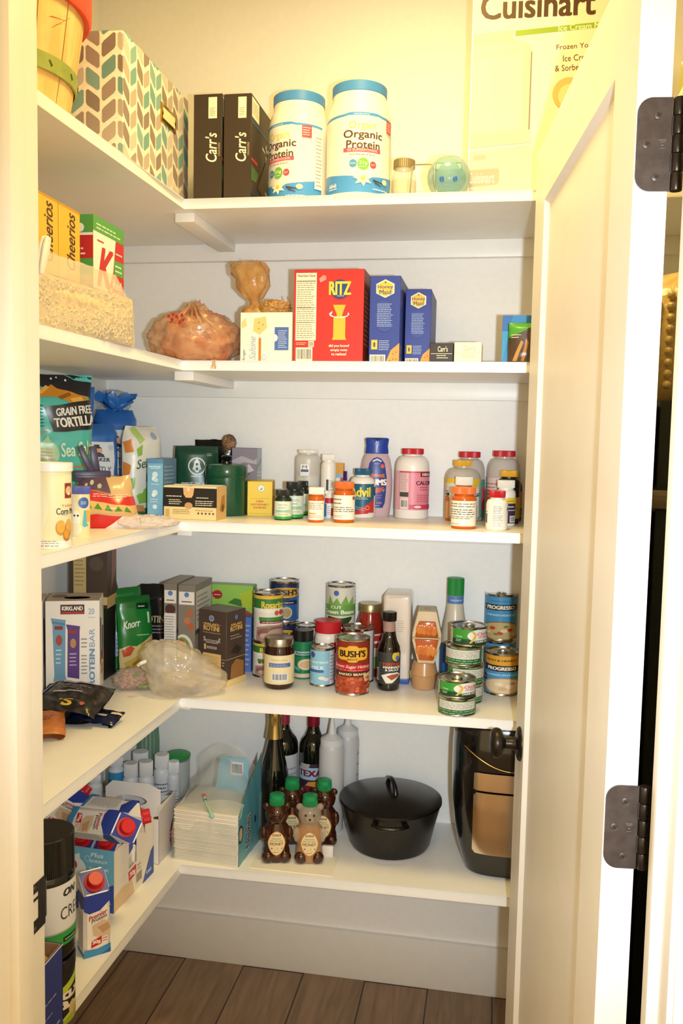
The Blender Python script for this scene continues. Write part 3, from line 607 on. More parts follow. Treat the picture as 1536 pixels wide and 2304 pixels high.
# clear bag of oat rings with a white clip
t = thing('oat_ring_bag', 'clear plastic bag of pale oat rings in front of the yellow cereal boxes', 'bag', (-.699, 1.398, Z2), math.radians(84))
ringm = mat('#dcc49a', .55); mb = MB(); rd = random.Random(4)
outl = lambda v: 1.0 if v < .45 else 1-.35*(v-.45)
bagm = mat('#eadfc4', .22, 0, .42); S1 = pillow(mb, .36, .122, .034, bagm, seed=5, amp=.005, freq=12, outline=lambda v: 1.0 if v < .5 else 1-.75*(v-.5), bot=.2, top=.6)
mb.build('plastic_bag', t)
mb = MB(); pillow(mb, .345, .088, .028, noisy('oat_ring_mass', '#cdb48a', '#dcc8a2', 130, .7, .6, 150), seed=6, amp=.003, freq=18, bot=.2, top=.35)
mb.build('oat_ring_mass', t)['kind'] = 'stuff'
mb = MB()
for i in range(520):
    x = rd.uniform(.012, .330); z = rd.uniform(.006, .080); q = S1(x+.0075, z, .0003); rx = Matrix.Rotation(rd.uniform(-.7, .7), 4, 'X') @ Matrix.Rotation(rd.uniform(-.7, .7), 4, 'Z')
    X = Tm((q.x, q.y+.0030, q.z)) @ rx; mb.tube([(.0042*math.cos(a), 0, .0042*math.sin(a)) for a in [2*PI*k/10 for k in range(10)]], .0017, ringm, X, n=5, closed=True)
mb.build('oat_rings', t)['kind'] = 'stuff'
a = onx(108, 538, -.676); b = onx(124, 628, -.676)
mb = MB(); v = b-a; L_ = v.length; ang = math.atan2(v.y, -v.z)
for s in (0, .006): mb.prism([(-.007, 0), (-.0085, -L_*.3), (-.006, -L_*.8), (-.003, -L_), (.003, -L_), (.006, -L_*.8), (.0085, -L_*.3), (.007, 0), (.004, .004), (-.004, .004)], mat('#efe8da', .35), -.002+s, .002+s, bv=.001)
mb.tube([(0, .0, -.004), (0, .004, .004), (0, .008, -.004)], .003, mat('#e2d9c8', .4))
tag(mb.build('bag_clip'), 'white plastic bag clip pinching the bag of oat rings', 'clip', loc=a, rot=(0, ang*.0, math.radians(90)) )
bpy.context.view_layer.update(); o = [q for q in bpy.data.objects if q.name.startswith('bag_clip')][-1]; o.rotation_euler = (0, 0, math.radians(90)); o.rotation_mode = 'XYZ'; o.matrix_world = Tm(a) @ Matrix.Rotation(-ang, 4, 'X') @ Rm(math.radians(90), 'Z')
# produce bag of onions, thin tan plastic
def crumple(mb, c, r, M, seed, amp=.01, freq=14, sc=(1, 1, 1), n=84, ridge=.5, cut=None, flat=0.0):
    t = bmesh.new(); bmesh.ops.create_uvsphere(t, u_segments=n, v_segments=n*2//3, radius=1)
    for v in t.verts:
        d = v.co.normalized(); q = d*freq*.12+Vector((seed*3.1, seed, 0)); k = noise.noise(q*2)*1.2+noise.noise(q*5)*.6+ridge*abs(noise.noise(q*3.3+Vector((5, 5, 5))))*2+.35*noise.noise(q*11)
        v.co = Vector((d.x*r*sc[0], d.y*r*sc[1], d.z*r*sc[2]))+d*k*amp
        if v.co.z < -r*sc[2]+flat: v.co.z = -r*sc[2]+flat
        v.co += Vector(c)
    mb.take(t, M)
tan_ = noisy('tan_plastic', '#cf9068', '#e2b690', 26, .20, .8, 45, al=.56)
p = ony(441, 800, 2.0); t = thing('produce_bag', 'lumpy tan plastic bag of red onions at the corner of the second shelf', 'bag', (p.x, 1.995, Z2), 0)
mb = MB(); crumple(mb, (0, 0, .062), .108, tan_, 3, .0075, 18, sc=(1.0, .95, .62), flat=.004); crumple(mb, (.012, -.03, .118), .026, tan_, 8, .007, 20, sc=(1.1, .8, .9))
for k in range(9): a = k*.7; mb.tube([(.012+.01*math.cos(a), -.055+.01*math.sin(a*2), .13), (.012+.04*math.cos(a), -.085, .10-.01*(k % 3)), (.012+.085*math.cos(a), -.085-.012*math.sin(a*1.3), .062-.022*math.sin(a))], .003, tan_, n=6, radii=[.004, .003, .0008])
mb.build('plastic_bag', t)
on = noisy('red_onion', '#b8524a', '#d07a5c', 9, .4, .3, 30)
for k, (ox, oy, oz, r_) in enumerate(((-.055, .01, .042, .040), (.0, -.03, .045, .043), (.055, -.01, .044, .041), (-.02, .03, .07, .038), (.04, .03, .07, .036), (-.015, -.01, .080, .034))):
    mb = MB(); mb.ball((ox, oy, oz), r_, on, n=18, sc=(1, 1, .92)); mb.build('onion', t)
mb = MB()
for k, (rx, rz) in enumerate(((-.028, .105), (-.018, .108), (-.010, .104), (.002, .107), (-.022, .098), (.004, .096), (-.004, .092), (-.026, .090))): mb.box(rx-.003, rx+.003, -.0015, 0, rz-.004, rz+.003, mat('#b3261e', .5), Tm((0, -.088+.0028*k*.3, 0)) @ Rm(.1, 'X'))
mb.build('red_print', t)
# saltine box with a twisted amber bag sitting on it
a = ony(541, 703, 1.90); b = ony(657, 704, 1.90); w = b.x-a.x; h = (a.z-Z2)
fr = [('p', [(.02, .80), (.10, .90), (.13, .74), (.03, .68)], '#e6c98a'), ('p', [(.27, .88), (.50, .92), (.52, .70), (.38, .56), (.25, .64)], '#e3c280'), ('c', .36, .80, .02, '#c29a52'), ('c', .44, .76, .02, '#c29a52'), ('c', .36, .68, .02, '#c29a52'), ('t', 'Saltine', .24, .30, .13, .46, '#9fb2cc', {'rot': 90, 'sh': .3}), ('t', 'Kroger', .08, .17, .07, .22, '#5a6ea0', {'rot': 90, 'sh': .3}),
      ('r', .36, .02, .41, .50, '#d8742c'), ('r', .67, .26, .94, .71, '#4a68b0'), ('c', .66, .50, .075, '#d8dfe8'), ('n', .74, .3, .91, .66, 9, '#b8c6e2'), ('c', .47, .12, .05, '#a8b8d2'), ('c', .47, .12, .03, '#e8ecf0')]
carton('cracker_box', 'white saltine cracker box under the twisted amber bag', 'box', None, w, .105, h, '#efe9dc', fr, loc=((a.x+b.x)/2, 1.90+.0525, Z2), tcol='#f0eadd')
amber = noisy('amber_plastic', '#c58a3e', '#d6a55c', 34, .2, .7, 80, al=.66)
p = ony(577, 700, 1.95); zt_ = Z2+h
t = thing('plastic_bag', 'twisted amber plastic bag standing on top of the saltine box', 'bag', (p.x, 1.95, zt_), 0)
def funnel(mb, prof, M, seed, amp, n=36, sx=1, sy=1, cx=None):
    V = []; F = []
    for k, (r, z) in enumerate(prof):
        for i in range(n):
            a = 2*PI*i/n; q = Vector((math.cos(a)*1.6+seed, math.sin(a)*1.6, z*26)); rr = r*(1+amp*(noise.noise(q)*.9+noise.noise(q*2.6)*.6)); ox = cx(z) if cx else 0
            V.append((rr*sx*math.cos(a)+ox, rr*sy*math.sin(a), z+(amp*.03*noise.noise(q*2) if k > 1 else 0)))
    for k in range(len(prof)-1):
        for i in range(n): j = (i+1) % n; F.append((k*n+i, k*n+j, (k+1)*n+j, (k+1)*n+i))
    mb.add(V, F, M)
mb = MB(); funnel(mb, [(.030, .0), (.036, .006), (.030, .013), (.016, .018), (.010, .024), (.012, .032), (.022, .045), (.034, .062), (.040, .082), (.041, .100), (.036, .112), (.026, .118)], amber, 2.0, .38, sx=1.0, sy=.6, cx=lambda z: -.018*(z/.1)); mb.build('bag_body', t)
mb = MB(); crumple(mb, (.045, -.005, .015), .030, amber, 12, .006, 22, sc=(1.15, .8, .5)); mb.tube([(.062, -.01, .018), (.078, -.012, .024), (.074, -.012, .040)], .004, amber, radii=[.006, .004, .0012]); mb.build('knotted_end', t)
# loose amber scrap over the edge
p = ony(481, 812, YF-.003); mb = MB(); V = []; F = []
for k in range(9):
    for i in range(5): V.append(((i-2)*.0024*(1+.3*math.sin(k)), -.0018*math.sin(i*1.4+k)-.001*k/8-(0 if k > 2 else .0), .014-.0040*k if k > 2 else .0060))
    if k <= 2:
        for i in range(5): x, y_, z = V[k*5+i]; V[k*5+i] = (x, .016-.007*k, .0025)
for k in range(8):
    for i in range(4): a = k*5+i; F.append((a, a+1, a+6, a+5))
mb.add(V, F, amber); tag(mb.build('plastic_scrap'), 'wisp of tan plastic hanging over the front edge of the second shelf', 'plastic', loc=(p.x, YF-.004, Z2))
# big red cracker box
a = ony(662, 607, 1.905); b = ony(820, 607, 1.905); w = b.x-a.x; h = a.z-Z2
fr = [('r', .03, .25, .325, .965, '#efe3cc'), ('n', .045, .27, .31, .87, 26, '#8a7a6a'), ('r', .04, .915, .315, .955, '#efe3cc'), ('t', 'Nutrition Facts', .18, .935, .25, .025, '#3a3028', {'b': .02}), ('r', .04, .875, .315, .882, '#3a3028'), ('r', .04, .595, .315, .600, '#3a3028'), ('r', .04, .44, .315, .444, '#3a3028'),
      ('r', .03, .19, .20, .24, '#b8332a'), ('n', .04, .2, .19, .235, 2, '#f0c0b0'), ('r', .22, .18, .30, .245, '#d8d0c4'), ('r', .23, .19, .29, .235, '#a8a098'), ('b', .04, .03, .28, .175, '#efe6d6'),
      ('p', [(.36, .90), (.42, .94), (.46, .93), (.46, .89), (.38, .86)], '#e89088'), ('c', .66, .79, .103, '#2c3f86'), ('t', 'RITZ', .66, .80, .30, .135, '#f2cc3c', {'b': .05}), ('r', .62, .715, .72, .722, '#c8b050'),
      ('p', [(.565, .625), (.745, .625), (.70, .525), (.70, .50), (.745, .49), (.745, .29), (.76, .255), (.56, .255), (.575, .29), (.575, .49), (.62, .50), (.62, .525)], '#eeb23c'),
      ('p', [(.53, .545), (.51, .53), (.53, .505), (.60, .49), (.70, .487), (.77, .50), (.80, .525), (.785, .545), (.775, .535), (.78, .52), (.75, .507), (.66, .497), (.58, .505), (.535, .52), (.545, .535)], '#f4ece0'), ('p', [(.52, .54), (.56, .56), (.55, .53)], '#f4ece0'),
      ('t', 'did you know?', .66, .19, .29, .032, '#f8eee2', {'b': .03}), ('t', 'simply twist', .66, .145, .24, .030, '#f8eee2', {'b': .03}), ('t', 'to reclose!', .66, .105, .21, .028, '#f8eee2', {'b': .03})]
carton('cracker_box', 'big red round-cracker box in the middle of the second shelf', 'box', None, w, .10, h, '#cc2c28', fr, right=[('r', .02, .0, 1, 1, '#8c2a20'), ('n', .1, .2, .9, .8, 12, '#d89a80')], left=[], loc=((a.x+b.x)/2, 1.905+.05, Z2), tcol='#d8786a')
# blue graham cracker boxes
def graham(x0, x1, yt, Y, lab):
    a = ony(x0, yt, Y); b = ony(x1, yt, Y); w = b.x-a.x; h = a.z-Z2; hx = [(.5+.34*math.cos(math.radians(90+60*i)), .855+.105*math.sin(math.radians(90+60*i))) for i in range(6)]; hy = [(.5+(x-.5)*.88, .855+(y-.855)*.88) for x, y in hx]
    fr = [('p', hx, '#f4eee0'), ('p', hy, '#eeb83c'), ('t', 'Honey', .5, .87, .50, .050, '#34407e', {'b': .02}), ('t', 'Maid', .5, .815, .38, .050, '#34407e', {'b': .02}), ('c', .5, .925, .010, '#34407e')]
    fr += [('e', .45+.06*math.sin(k*2.1), .66-.06*k, .22, .055, '#33479c') for k in range(5)]
    fr += [('n', .25, .42, .78, .69, 13, '#9db4de'), ('r', .08, .16, .28, .27, '#eeb83c'), ('t', '1', .18, .215, .06, .05, '#34407e'), ('n', .33, .15, .70, .27, 6, '#a8bce0'), ('p', [(.55, .0), (1, .0), (1, .235), (.72, .15)], '#d8934a'), ('c', .80, .05, .008, '#8c5526'), ('c', .90, .05, .008, '#8c5526'), ('c', .80, .11, .008, '#8c5526'), ('c', .90, .13, .008, '#8c5526'), ('c', .7, .03, .008, '#8c5526'), ('b', .04, .0, .55, .10, '#e8e2d8')]
    carton('graham_cracker_box', lab, 'box', None, w, .16, h, '#2a3e96', fr, left=[('r', .0, 0, 1, 1, '#26387e'), ('p', [(0, 0), (1, 0), (1, .3), (.4, .35)], '#8c6a3e'), ('n', .2, .5, .8, .9, 8, '#8ca4d0')], loc=((a.x+b.x)/2, Y+.08, Z2), group='blue graham cracker boxes', tcol='#1f2f7a')
graham(833, 902, 621, 1.885, 'taller blue graham cracker box beside the big red box')
graham(913, 971, 651, 1.945, 'shorter-looking blue graham cracker box set further back, right of its twin')
# two little cracker boxes
def small(x0, x1, yt, Y, col, tc, lab, w2):
    a = ony(x0, yt, Y); b = ony(x1, yt, Y); w = b.x-a.x; h = a.z-Z2
    fr = [('r', .05, .52, .95, .54, tc), ('t', "Carr's", .55, .74, .42, .24, tc, {'b': .02}), ('n', .3, .3, .8, .5, 2, tc), ('r', .1, .06, .9, .16, '#9a8a70' if col == '#2b221c' else '#d8cdb4')]
    carton('small_cracker_box', lab, 'box', None, w, .09, h, col, fr, right=[('r', 0, 0, 1, 1, w2)], loc=((a.x+b.x)/2, Y+.045, Z2), group='small low cracker boxes')
small(967, 1020, 772, 1.93, '#2b221c', '#e6dcc4', 'small low dark brown cracker box beside the blue graham boxes', '#2b221c')
small(1022, 1084, 770, 1.92, '#ece2cc', '#c8b486', 'small low cream cracker box beside the small dark box', '#d8ccb4')
# zip bag box and granola bag by the door
a = ony(1131, 709, 1.90); w = .105; h = a.z-Z2
fr = [('r', 0, 0, 1, 1, '#2b8fcc'), ('r', 0, .68, 1, 1, '#2565b4'), ('p', [(.0, .0), (.3, 0), (.5, 1), (.2, 1)], '#2c7cc4'), ('t', 'Ziploc', .36, .42, .30, .72, '#f0f2ee', {'rot': 90, 'b': .05}), ('p', [(.7, 1), (1, 1), (1, .7), (.8, .7)], '#64aa3c')]
carton('zip_bag_box', 'blue food storage bag box with white vertical lettering beside the door', 'box', None, w, .06, h, '#2b8fcc', fr, left=[('r', 0, 0, 1, 1, '#c9b48c')], loc=(a.x+w/2, 1.935, Z2), rot=0)
t = thing('granola_bag', 'green and brown granola bag half hidden by the door edge on the second shelf', 'bag', (ony(1190, 790, 1.872).x, 1.872, Z2), 0)
mb = MB(); pillow(mb, .085, .083, .030, mat('#4f9a3a', .3), seed=9, amp=.002, items=[('p', [(0, .0), (.62, .0), (.55, .9), (.30, .75), (0, .62)], '#4c3a2c'), ('p', [(.1, .05), (.3, .55), (.36, .5), (.2, .05)], '#b98a52'), ('p', [(.30, .05), (.42, .6), (.48, .5), (.38, .05)], '#a8743e'), ('n', .06, .6, .3, .72, 2, '#e8dcc0'), ('n', .66, .3, .9, .8, 4, '#e8ecd8')]); mb.build('bag_body', t)
# ================================================================ third shelf (z3)
# corn meal canister
x, y, R, h = cyl(74, 160, 1236, 1040, Z3)
t = thing('cornmeal_canister', 'large cream cornmeal canister with a white lid against the left door jamb', 'canister', (x, y, Z3), face(x, y))
mb = MB(); mb.lathe([(R*.97, 0), (R, .002), (R, h*.90), (R*.995, h*.905)], mat('#e9e2b8', .45), n=56); mb.build('canister_body', t)
mb = MB(); mb.lathe([(R+.0002, h*.895), (R+.0022, h*.90), (R+.0022, h*.995), (R+.0008, h), (R-.004, h), (R-.005, h-.003), (.0005, h-.003)], mat('#f2ece6', .35), n=56, capb=False); mb.build('lid', t)
mb = MB(); it = [('p', [(.30, 0), (.45, .5), (.35, 1), (0, 1), (0, 0)], '#eeeacb'), ('r', .0, 0, 1, .10, '#f2ece0'), ('r', .72, .66, .90, .86, '#8c2f24'), ('c', .81, .76, .06, '#d9b88c'), ('r', .79, .70, .83, .74, '#e8e0d0'), ('t', 'Yellow', .80, .565, .30, .035, '#c87a34', {'b': .0}), ('t', 'Corn Meal', .80, .49, .46, .085, '#33241a', {'b': .01}), ('n', .66, .43, .80, .45, 1, '#a09880'),
      ('e', .64, .27, .085, .10, '#c98a34'), ('e', .645, .29, .07, .085, '#e0a84a'), ('e', .80, .26, .075, .12, '#c98a34'), ('e', .80, .29, .06, .095, '#e0a84a'), ('e', .75, .17, .07, .08, '#b8742a'), ('e', .75, .185, .055, .06, '#d89a40'), ('n', .2, .06, .62, .11, 2, '#8c8a86'), ('t', 'NET WT 24 OZ', .45, .035, .30, .022, '#5a5650'), ('n', .08, .2, .25, .8, 12, '#d4d2b8')]
W = PI*R; mb.decals(it, W, h*.88, cylf(R, .001), gx=W/30); mb.build('paper_label', t)
# small sprinkle tube
x, y, R, h = cyl(160, 202, 1208, 1094, Z3)
t = thing('seasoning_tube', 'small cardboard tube with purple-blue lid right of the cornmeal canister', 'canister', (x, y, Z3), face(x, y))
mb = MB(); mb.lathe([(R*.98, 0), (R, .001), (R, h*.86)], mat('#ecd9a4', .4), n=40); mb.build('tube_body', t)
mb = MB(); knurl(mb, R+.0012, h*.85, h, mat('#5b62b0', .4), n=50); mb.build('lid', t)
mb = MB(); mb.decals([('p', [(.0, 0), (.35, 0), (.42, .6), (.3, 1), (0, 1)], '#efe6cc'), ('c', .62, .80, .13, '#3f62b4'), ('n', .52, .76, .72, .84, 2, '#dfe6f2'), ('r', .70, .35, .85, .62, '#e8a93c'), ('p', [(.62, .62), (.70, .62), (.72, .32), (.80, .26), (.62, .22), (.56, .28)], '#58b0c4'), ('e', .36, .42, .14, .20, '#f6eedc'), ('c', .30, .50, .025, '#3a3a60'), ('c', .42, .50, .025, '#3a3a60'), ('e', .38, .18, .16, .14, '#f2e2c4')], PI*R, h*.85, cylf(R, 0), gx=PI*R/20); mb.build('paper_label', t)
# teal tortilla chip bag
a = ony(146, 1150, 1.74); a.z = Z3; ht = min(.312, ony(150, 835, a.y).z-Z3)
t = thing('tortilla_chip_bag', 'tall teal and black tortilla chip bag behind the cornmeal canister', 'bag', (a.x-.02, a.y, Z3), face(a.x, a.y)+.12)
mb = MB(); T_ = '#4fb4a4'; w = .148
it = [('r', 0, .0, 1, 1, '#55bdb2'), ('p', [(0, .84), (.15, .90), (.5, .86), (.95, .80), (1, .74), (1, .98), (.6, 1), (.1, 1), (0, .9)], '#1f2028'), ('p', [(.6, 1), (1, 1), (1, .93), (.75, .95)], '#5ec0c4'), ('c', .42, .965, .010, '#e8e8e8'), ('c', .50, .975, .008, '#e8e8e8'), ('c', .62, .95, .010, '#e8e8e8'),
      ('p', [(.10, .80), (.30, .84), (.42, .91), (.5, .88), (.62, .86), (.80, .82), (.92, .80), (.96, .73), (.80, .70), (.62, .76), (.45, .80), (.25, .78), (.16, .765)], '#c98526'), ('p', [(.24, .82), (.35, .90), (.40, .88), (.3, .81)], '#e4b054'), ('p', [(.50, .80), (.66, .84), (.7, .81), (.55, .77)], '#8c5a18'), ('p', [(.68, .78), (.85, .80), (.88, .76), (.74, .74)], '#e4b054')]
for k in range(7): it.append(('p', [(0, .70-k*.032), (.3, .715-k*.032), (.34, .708-k*.032), (.3, .702-k*.032), (0, .688-k*.032)], '#1f6a6c'))
it += [('p', [(.34, .70), (1.0, .77), (1.0, .50), (.44, .46)], '#22232b'), ('t', 'GRAIN FREE', .74, .665, .50, .075, '#eae8e0', {'rot': 6, 'b': .04}), ('t', 'TORTILLA', .74, .565, .56, .085, '#eae8e0', {'rot': 6, 'b': .045}), ('p', [(0, .455), (.40, .47), (.40, .46), (0, .44)], '#c9762c'),
       ('e', .36, .25, .17, .12, '#a8cfa4'), ('n', .25, .19, .47, .31, 4, '#d88a54'), ('p', [(.30, .36), (.36, .43), (.42, .36)], '#a8cfa4'), ('t', 'Sea Salt', .76, .315, .44, .13, '#dcebc8', {'sh': .25, 'rot': 8, 'b': .025}), ('p', [(.5, .13), (1, .17), (1, .155), (.5, .11)], '#c9762c'), ('r', 0, 0, 1, .10, '#2f8f88')]
def lift(it, k=.72):
    g = lambda y: 1-(1-y)*k
    o_ = []
    for q in it:
        if q[0] in 'rn' and q[0] != 'p': o_.append((q[0], q[1], g(q[2]), q[3], g(q[4]))+tuple(q[5:]))
        elif q[0] == 'p': o_.append(('p', [(x_, g(y_)) for x_, y_ in q[1]], q[2]))
        elif q[0] == 'c': o_.append(('c', q[1], g(q[2]), q[3]*k, q[4]))
        elif q[0] == 'e': o_.append(('e', q[1], g(q[2]), q[3], q[4]*k, q[5]))
        elif q[0] == 't': o_.append(('t', q[1], q[2], g(q[3]), q[4], q[5]*k)+tuple(q[6:]))
    return o_
pillow(mb, w, ht, .075, mat('#55bdb2', .25), seed=2, amp=.006, freq=15, items=lift(it[1:]), top=.22, lean=.0, r=.28); mb.build('bag_body', t)
# blue rice cake bags, knotted top behind, open one in front
def ricebag(p, ht, w, rot, lab, seed, knot, first):
    t = thing('rice_cake_bag', lab, 'bag', p, rot, 'blue and white rice cake bags'); mb = MB(); bl = mat('#2c6fc0', .22, 0, .96)
    it = [('r', .0, 0, 1, 1, '#2b68b8'), ('p', [(.10, .05), (.86, .05), (.86, .80), (.10, .80)], '#d4dae4'), ('p', [(0, .10), (.10, .5), (.14, .8), (.0, .9)], '#1f4f9c'), ('c', .44, .70, .055, '#d2a284'), ('p', [(.32, .725), (.56, .725), (.50, .745), (.50, .77), (.38, .77), (.38, .745)], '#2a2a34'), ('p', [(.30, .66), (.40, .68), (.48, .68), (.58, .66), (.62, .63), (.26, .63)], '#23314e'),
          ('t', 'QUAKER', .46, .60, .56, .045, '#2a3a66', {'b': .03}), ('t', 'LIGHTLY', .48, .49, .60, .075, '#5c74aa', {'b': .02}), ('t', 'SALTED', .48, .385, .54, .075, '#5c74aa', {'b': .02}), ('c', .78, .74, .028, '#b8c4da'), ('r', .10, .17, .86, .25, '#7c9fce'), ('n', .2, .27, .74, .32, 2, '#6a84b4'), ('r', .10, .05, .86, .12, '#b8b4ac')]
    pillow(mb, w, ht, .065, bl, seed=seed, amp=.0035, freq=16, items=it, top=.12, r=.22, outline=lambda v: 1 if v < .9 else 1-(v-.9)*2.0); mb.build('bag_body', t)
    if knot:
        mb = MB(); bk = mat('#2f74c4', .25, 0, .9)
        funnel(mb, [(.030, ht-.03), (.018, ht-.010), (.009, ht+.002), (.010, ht+.008), (.022, ht+.018), (.034, ht+.030), (.040, ht+.038)], bk, seed, .55, sx=1.35, sy=.5)
        for k in range(3): a = k*2.1; mb.tube([(0, 0, ht), (.02*math.cos(a), .01*math.sin(a), ht+.015), (.045*math.cos(a), .012*math.sin(a), ht+.022+.008*k)], .008, bk, radii=[.006, .010, .003], n=8)
        mb.tube([(.010*math.cos(q*PI/6), .010*math.sin(q*PI/6), ht) for q in range(12)], .003, mat('#2358a0', .3), closed=True, n=6); mb.build('knotted_top', t)
a = ony(259, 1128, 2.06); hh = ony(262, 922, a.y).z-Z3
ricebag((a.x, a.y, Z3), hh, .105, face(a.x, a.y)+.15, 'blue and white bag with knotted blue top beside the green and white snack bag', 5, True, None)
b = ony(216, 1150, 1.92); hh2 = ony(200, 952, b.y).z-Z3
ricebag((b.x+.0, b.y, Z3), hh2, .10, face(b.x, b.y)+.25, 'blue and white rice cake bag directly behind the purple bag clip', 6, False, None)
mb = MB(); c = ony(194, 890, 1.985); pillow(mb, .06, .30, .03, mat('#2f74c4', .25, 0, .93), seed=21, amp=.005, freq=14, outline=lambda v: .6+.4*v, top=.05)
tag(mb.build('blue_bag'), 'upright plain blue plastic bag edge standing behind the teal chip bag', 'bag', loc=(c.x-.012, 1.985, Z3), rot=.1)
# clear empty bag high against the wall
mb = MB(); crumple(mb, (0, 0, 0), .040, mat('#e4e6ea', .1, 0, .28), 31, .005, 24, sc=(1.25, .45, .8)); c = ony(250, 905, 2.10)
pillow(mb, .07, c.z-Z3, .012, mat('#e4e6ea', .1, 0, .22), seed=22, amp=.006, freq=15, X=Tm((0, 0, Z3-c.z)))
tag(mb.build('clear_bag'), 'crumpled clear plastic bag in the corner behind the knotted blue bag', 'bag', loc=(c.x-.02, 2.150, c.z))
# green and white snack bag
a = ony(318, 1143, 1.985); ht = ony(310, 960, a.y).z-Z3
t = thing('snack_bag', 'tall white bag with green leaves and script lettering left of the light blue carton', 'bag', (a.x-.0, a.y, Z3), face(a.x, a.y)+.55)
mb = MB(); it = [('r', 0, .0, 1, .07, '#3f7a4a'), ('p', [(.1, .97), (.25, 1), (.42, .86), (.3, .80)], '#b4cf7a'), ('p', [(0, .82), (.12, .86), (.16, .72), (.02, .70)], '#d8833c'), ('p', [(.22, .75), (.36, .80), (.34, .68), (.24, .66)], '#8cb84c'), ('c', .70, .90, .04, '#9fb0d4'), ('t', 'Season', .52, .595, .66, .10, '#4a6a44', {'sh': .4, 'rot': 10, 'b': .012}), ('t', 'Harvest', .66, .435, .50, .10, '#4a6a44', {'sh': .4, 'rot': 8, 'b': .012}),
      ('p', [(0, .60), (.10, .56), (.08, .46), (0, .44)], '#d8833c'), ('p', [(.02, .40), (.18, .42), (.16, .30), (.03, .27)], '#8cb84c'), ('p', [(.2, .22), (.42, .30), (.60, .25), (.5, .14), (.3, .12)], '#86b648'), ('e', .30, .28, .07, .035, '#dfe6c8'), ('p', [(.12, .12), (.40, .10), (.46, .03), (.16, .04)], '#d2905a'), ('p', [(.75, .36), (.9, .38), (.9, .30), (.8, .28)], '#c4ccd6')]
pillow(mb, .105, ht, .06, mat('#e6e4da', .3), seed=11, amp=.004, freq=15, items=it, top=.14, outline=lambda v: 1 if v < .85 else 1-(v-.85)*1.3, r=.3); mb.build('bag_body', t)
# bread bag with purple clip
a = ony(236, 1175, 1.66)
t = thing('bread_bag', 'partly used bread bag with red and green print lying beside the small seasoning tube', 'bag', (a.x, a.y, Z3), .45)
mb = MB(); it = [('r', 0, 0, 1, 1, '#c9a678'), ('p', [(0, .55), (1, .42), (1, .58), (0, .75)], '#c4302c'), ('p', [(0, .30), (1, .28), (1, .42), (0, .55)], '#d8b070'), ('p', [(0, 0), (.55, 0), (.8, .22), (.4, .26), (0, .24)], '#c9231f'), ('p', [(.5, 0), (1, 0), (1, .24), (.75, .22)], '#ecdcd6')]
for k in range(6): it.append(('p', [(.05+k*.15, .42-.02*k), (.10+k*.15, .52-.02*k), (.17+k*.15, .40-.02*k)], '#4f8a34'))
it += [('n', .3, .58, .9, .66, 2, '#f0c8c0'), ('p', [(0, .75), (.6, .68), (.5, 1), (0, 1)], '#5c4658'), ('c', .25, .86, .05, '#c8c2a8'), ('c', .4, .80, .05, '#b0b490'), ('c', .15, .80, .04, '#c8b8b0')]
pillow(mb, .145, .104, .085, mat('#d8b88c', .2), seed=14, amp=.007, freq=15, items=it, outline=lambda v: 1-.35*v, bot=.4, top=.6, r=.22, lean=.1); mb.build('bag_body', t)
mb = MB(); crumple(mb, (.085, -.035, .012), .050, mat('#f0e0dc', .12, 0, .36), 17, .004, 14, sc=(1.2, .6, .25), flat=.001); mb.build('loose_plastic', t)
c = ony(214, 1085, a.y+.01); cm = mat('#3a3050', .35)
t = thing('bag_clip', 'dark purple spring clip holding the bread bag shut', 'clip', (c.x, c.y-.012, c.z+.002), face(c.x, c.y)+.1)
mb = MB(); mb.box(-.036, .036, -.006, .006, 0, .022, cm, bv=.002); mb.box(-.033, .034, -.009, -.006, .006, .013, cm, bv=.001); mb.build('jaw', t)
mb = MB(); mb.prism([(-.010, .02), (-.030, .068), (-.020, .074), (.004, .022)], cm, -.008, -.003, bv=.001); mb.prism([(.0, .02), (-.006, .070), (.008, .073), (.016, .022)], cm, .003, .009, bv=.001); mb.build('handle', t)
# light blue carton
a, b, w = ply(331, 366, 1140, 1.90); rot = 0; m_ = Vector(((a.x+b.x)/2, 1.90, Z3)); ht = ony(345, 1032, 1.90).z-Z3
carton('carton', 'slim light blue carton with white circles left of the coffee bags', 'box', None, w, .085, ht, '#7fb6dc', [('r', 0, .92, 1, 1, '#5f94c4'), ('n', 0.100, 0.840, 0.900, 0.900, 1, '#e8f2fa'), ('r', .2, .83, .8, .84, '#d8eaf6'), ('c', .5, .73, .05, '#d8eaf6'), ('c', .44, .66, .04, '#eaf4fa'), ('c', .56, .64, .04, '#c4def0'), ('r', .25, .56, .75, .57, '#d8eaf6'), ('c', .5, .42, .05, '#d8eaf6'), ('c', .42, .38, .035, '#eaf4fa'), ('n', .2, .25, .8, .33, 2, '#d8eaf6'), ('c', .5, .18, .04, '#d8eaf6')],
       [('r', 0, 0, 1, 1, '#6488a8'), ('n', .1, .5, .9, .9, 6, '#9ab8d0')], loc=on_front(m_, rot+.0, .085), rot=rot, tcol='#8a8a88')
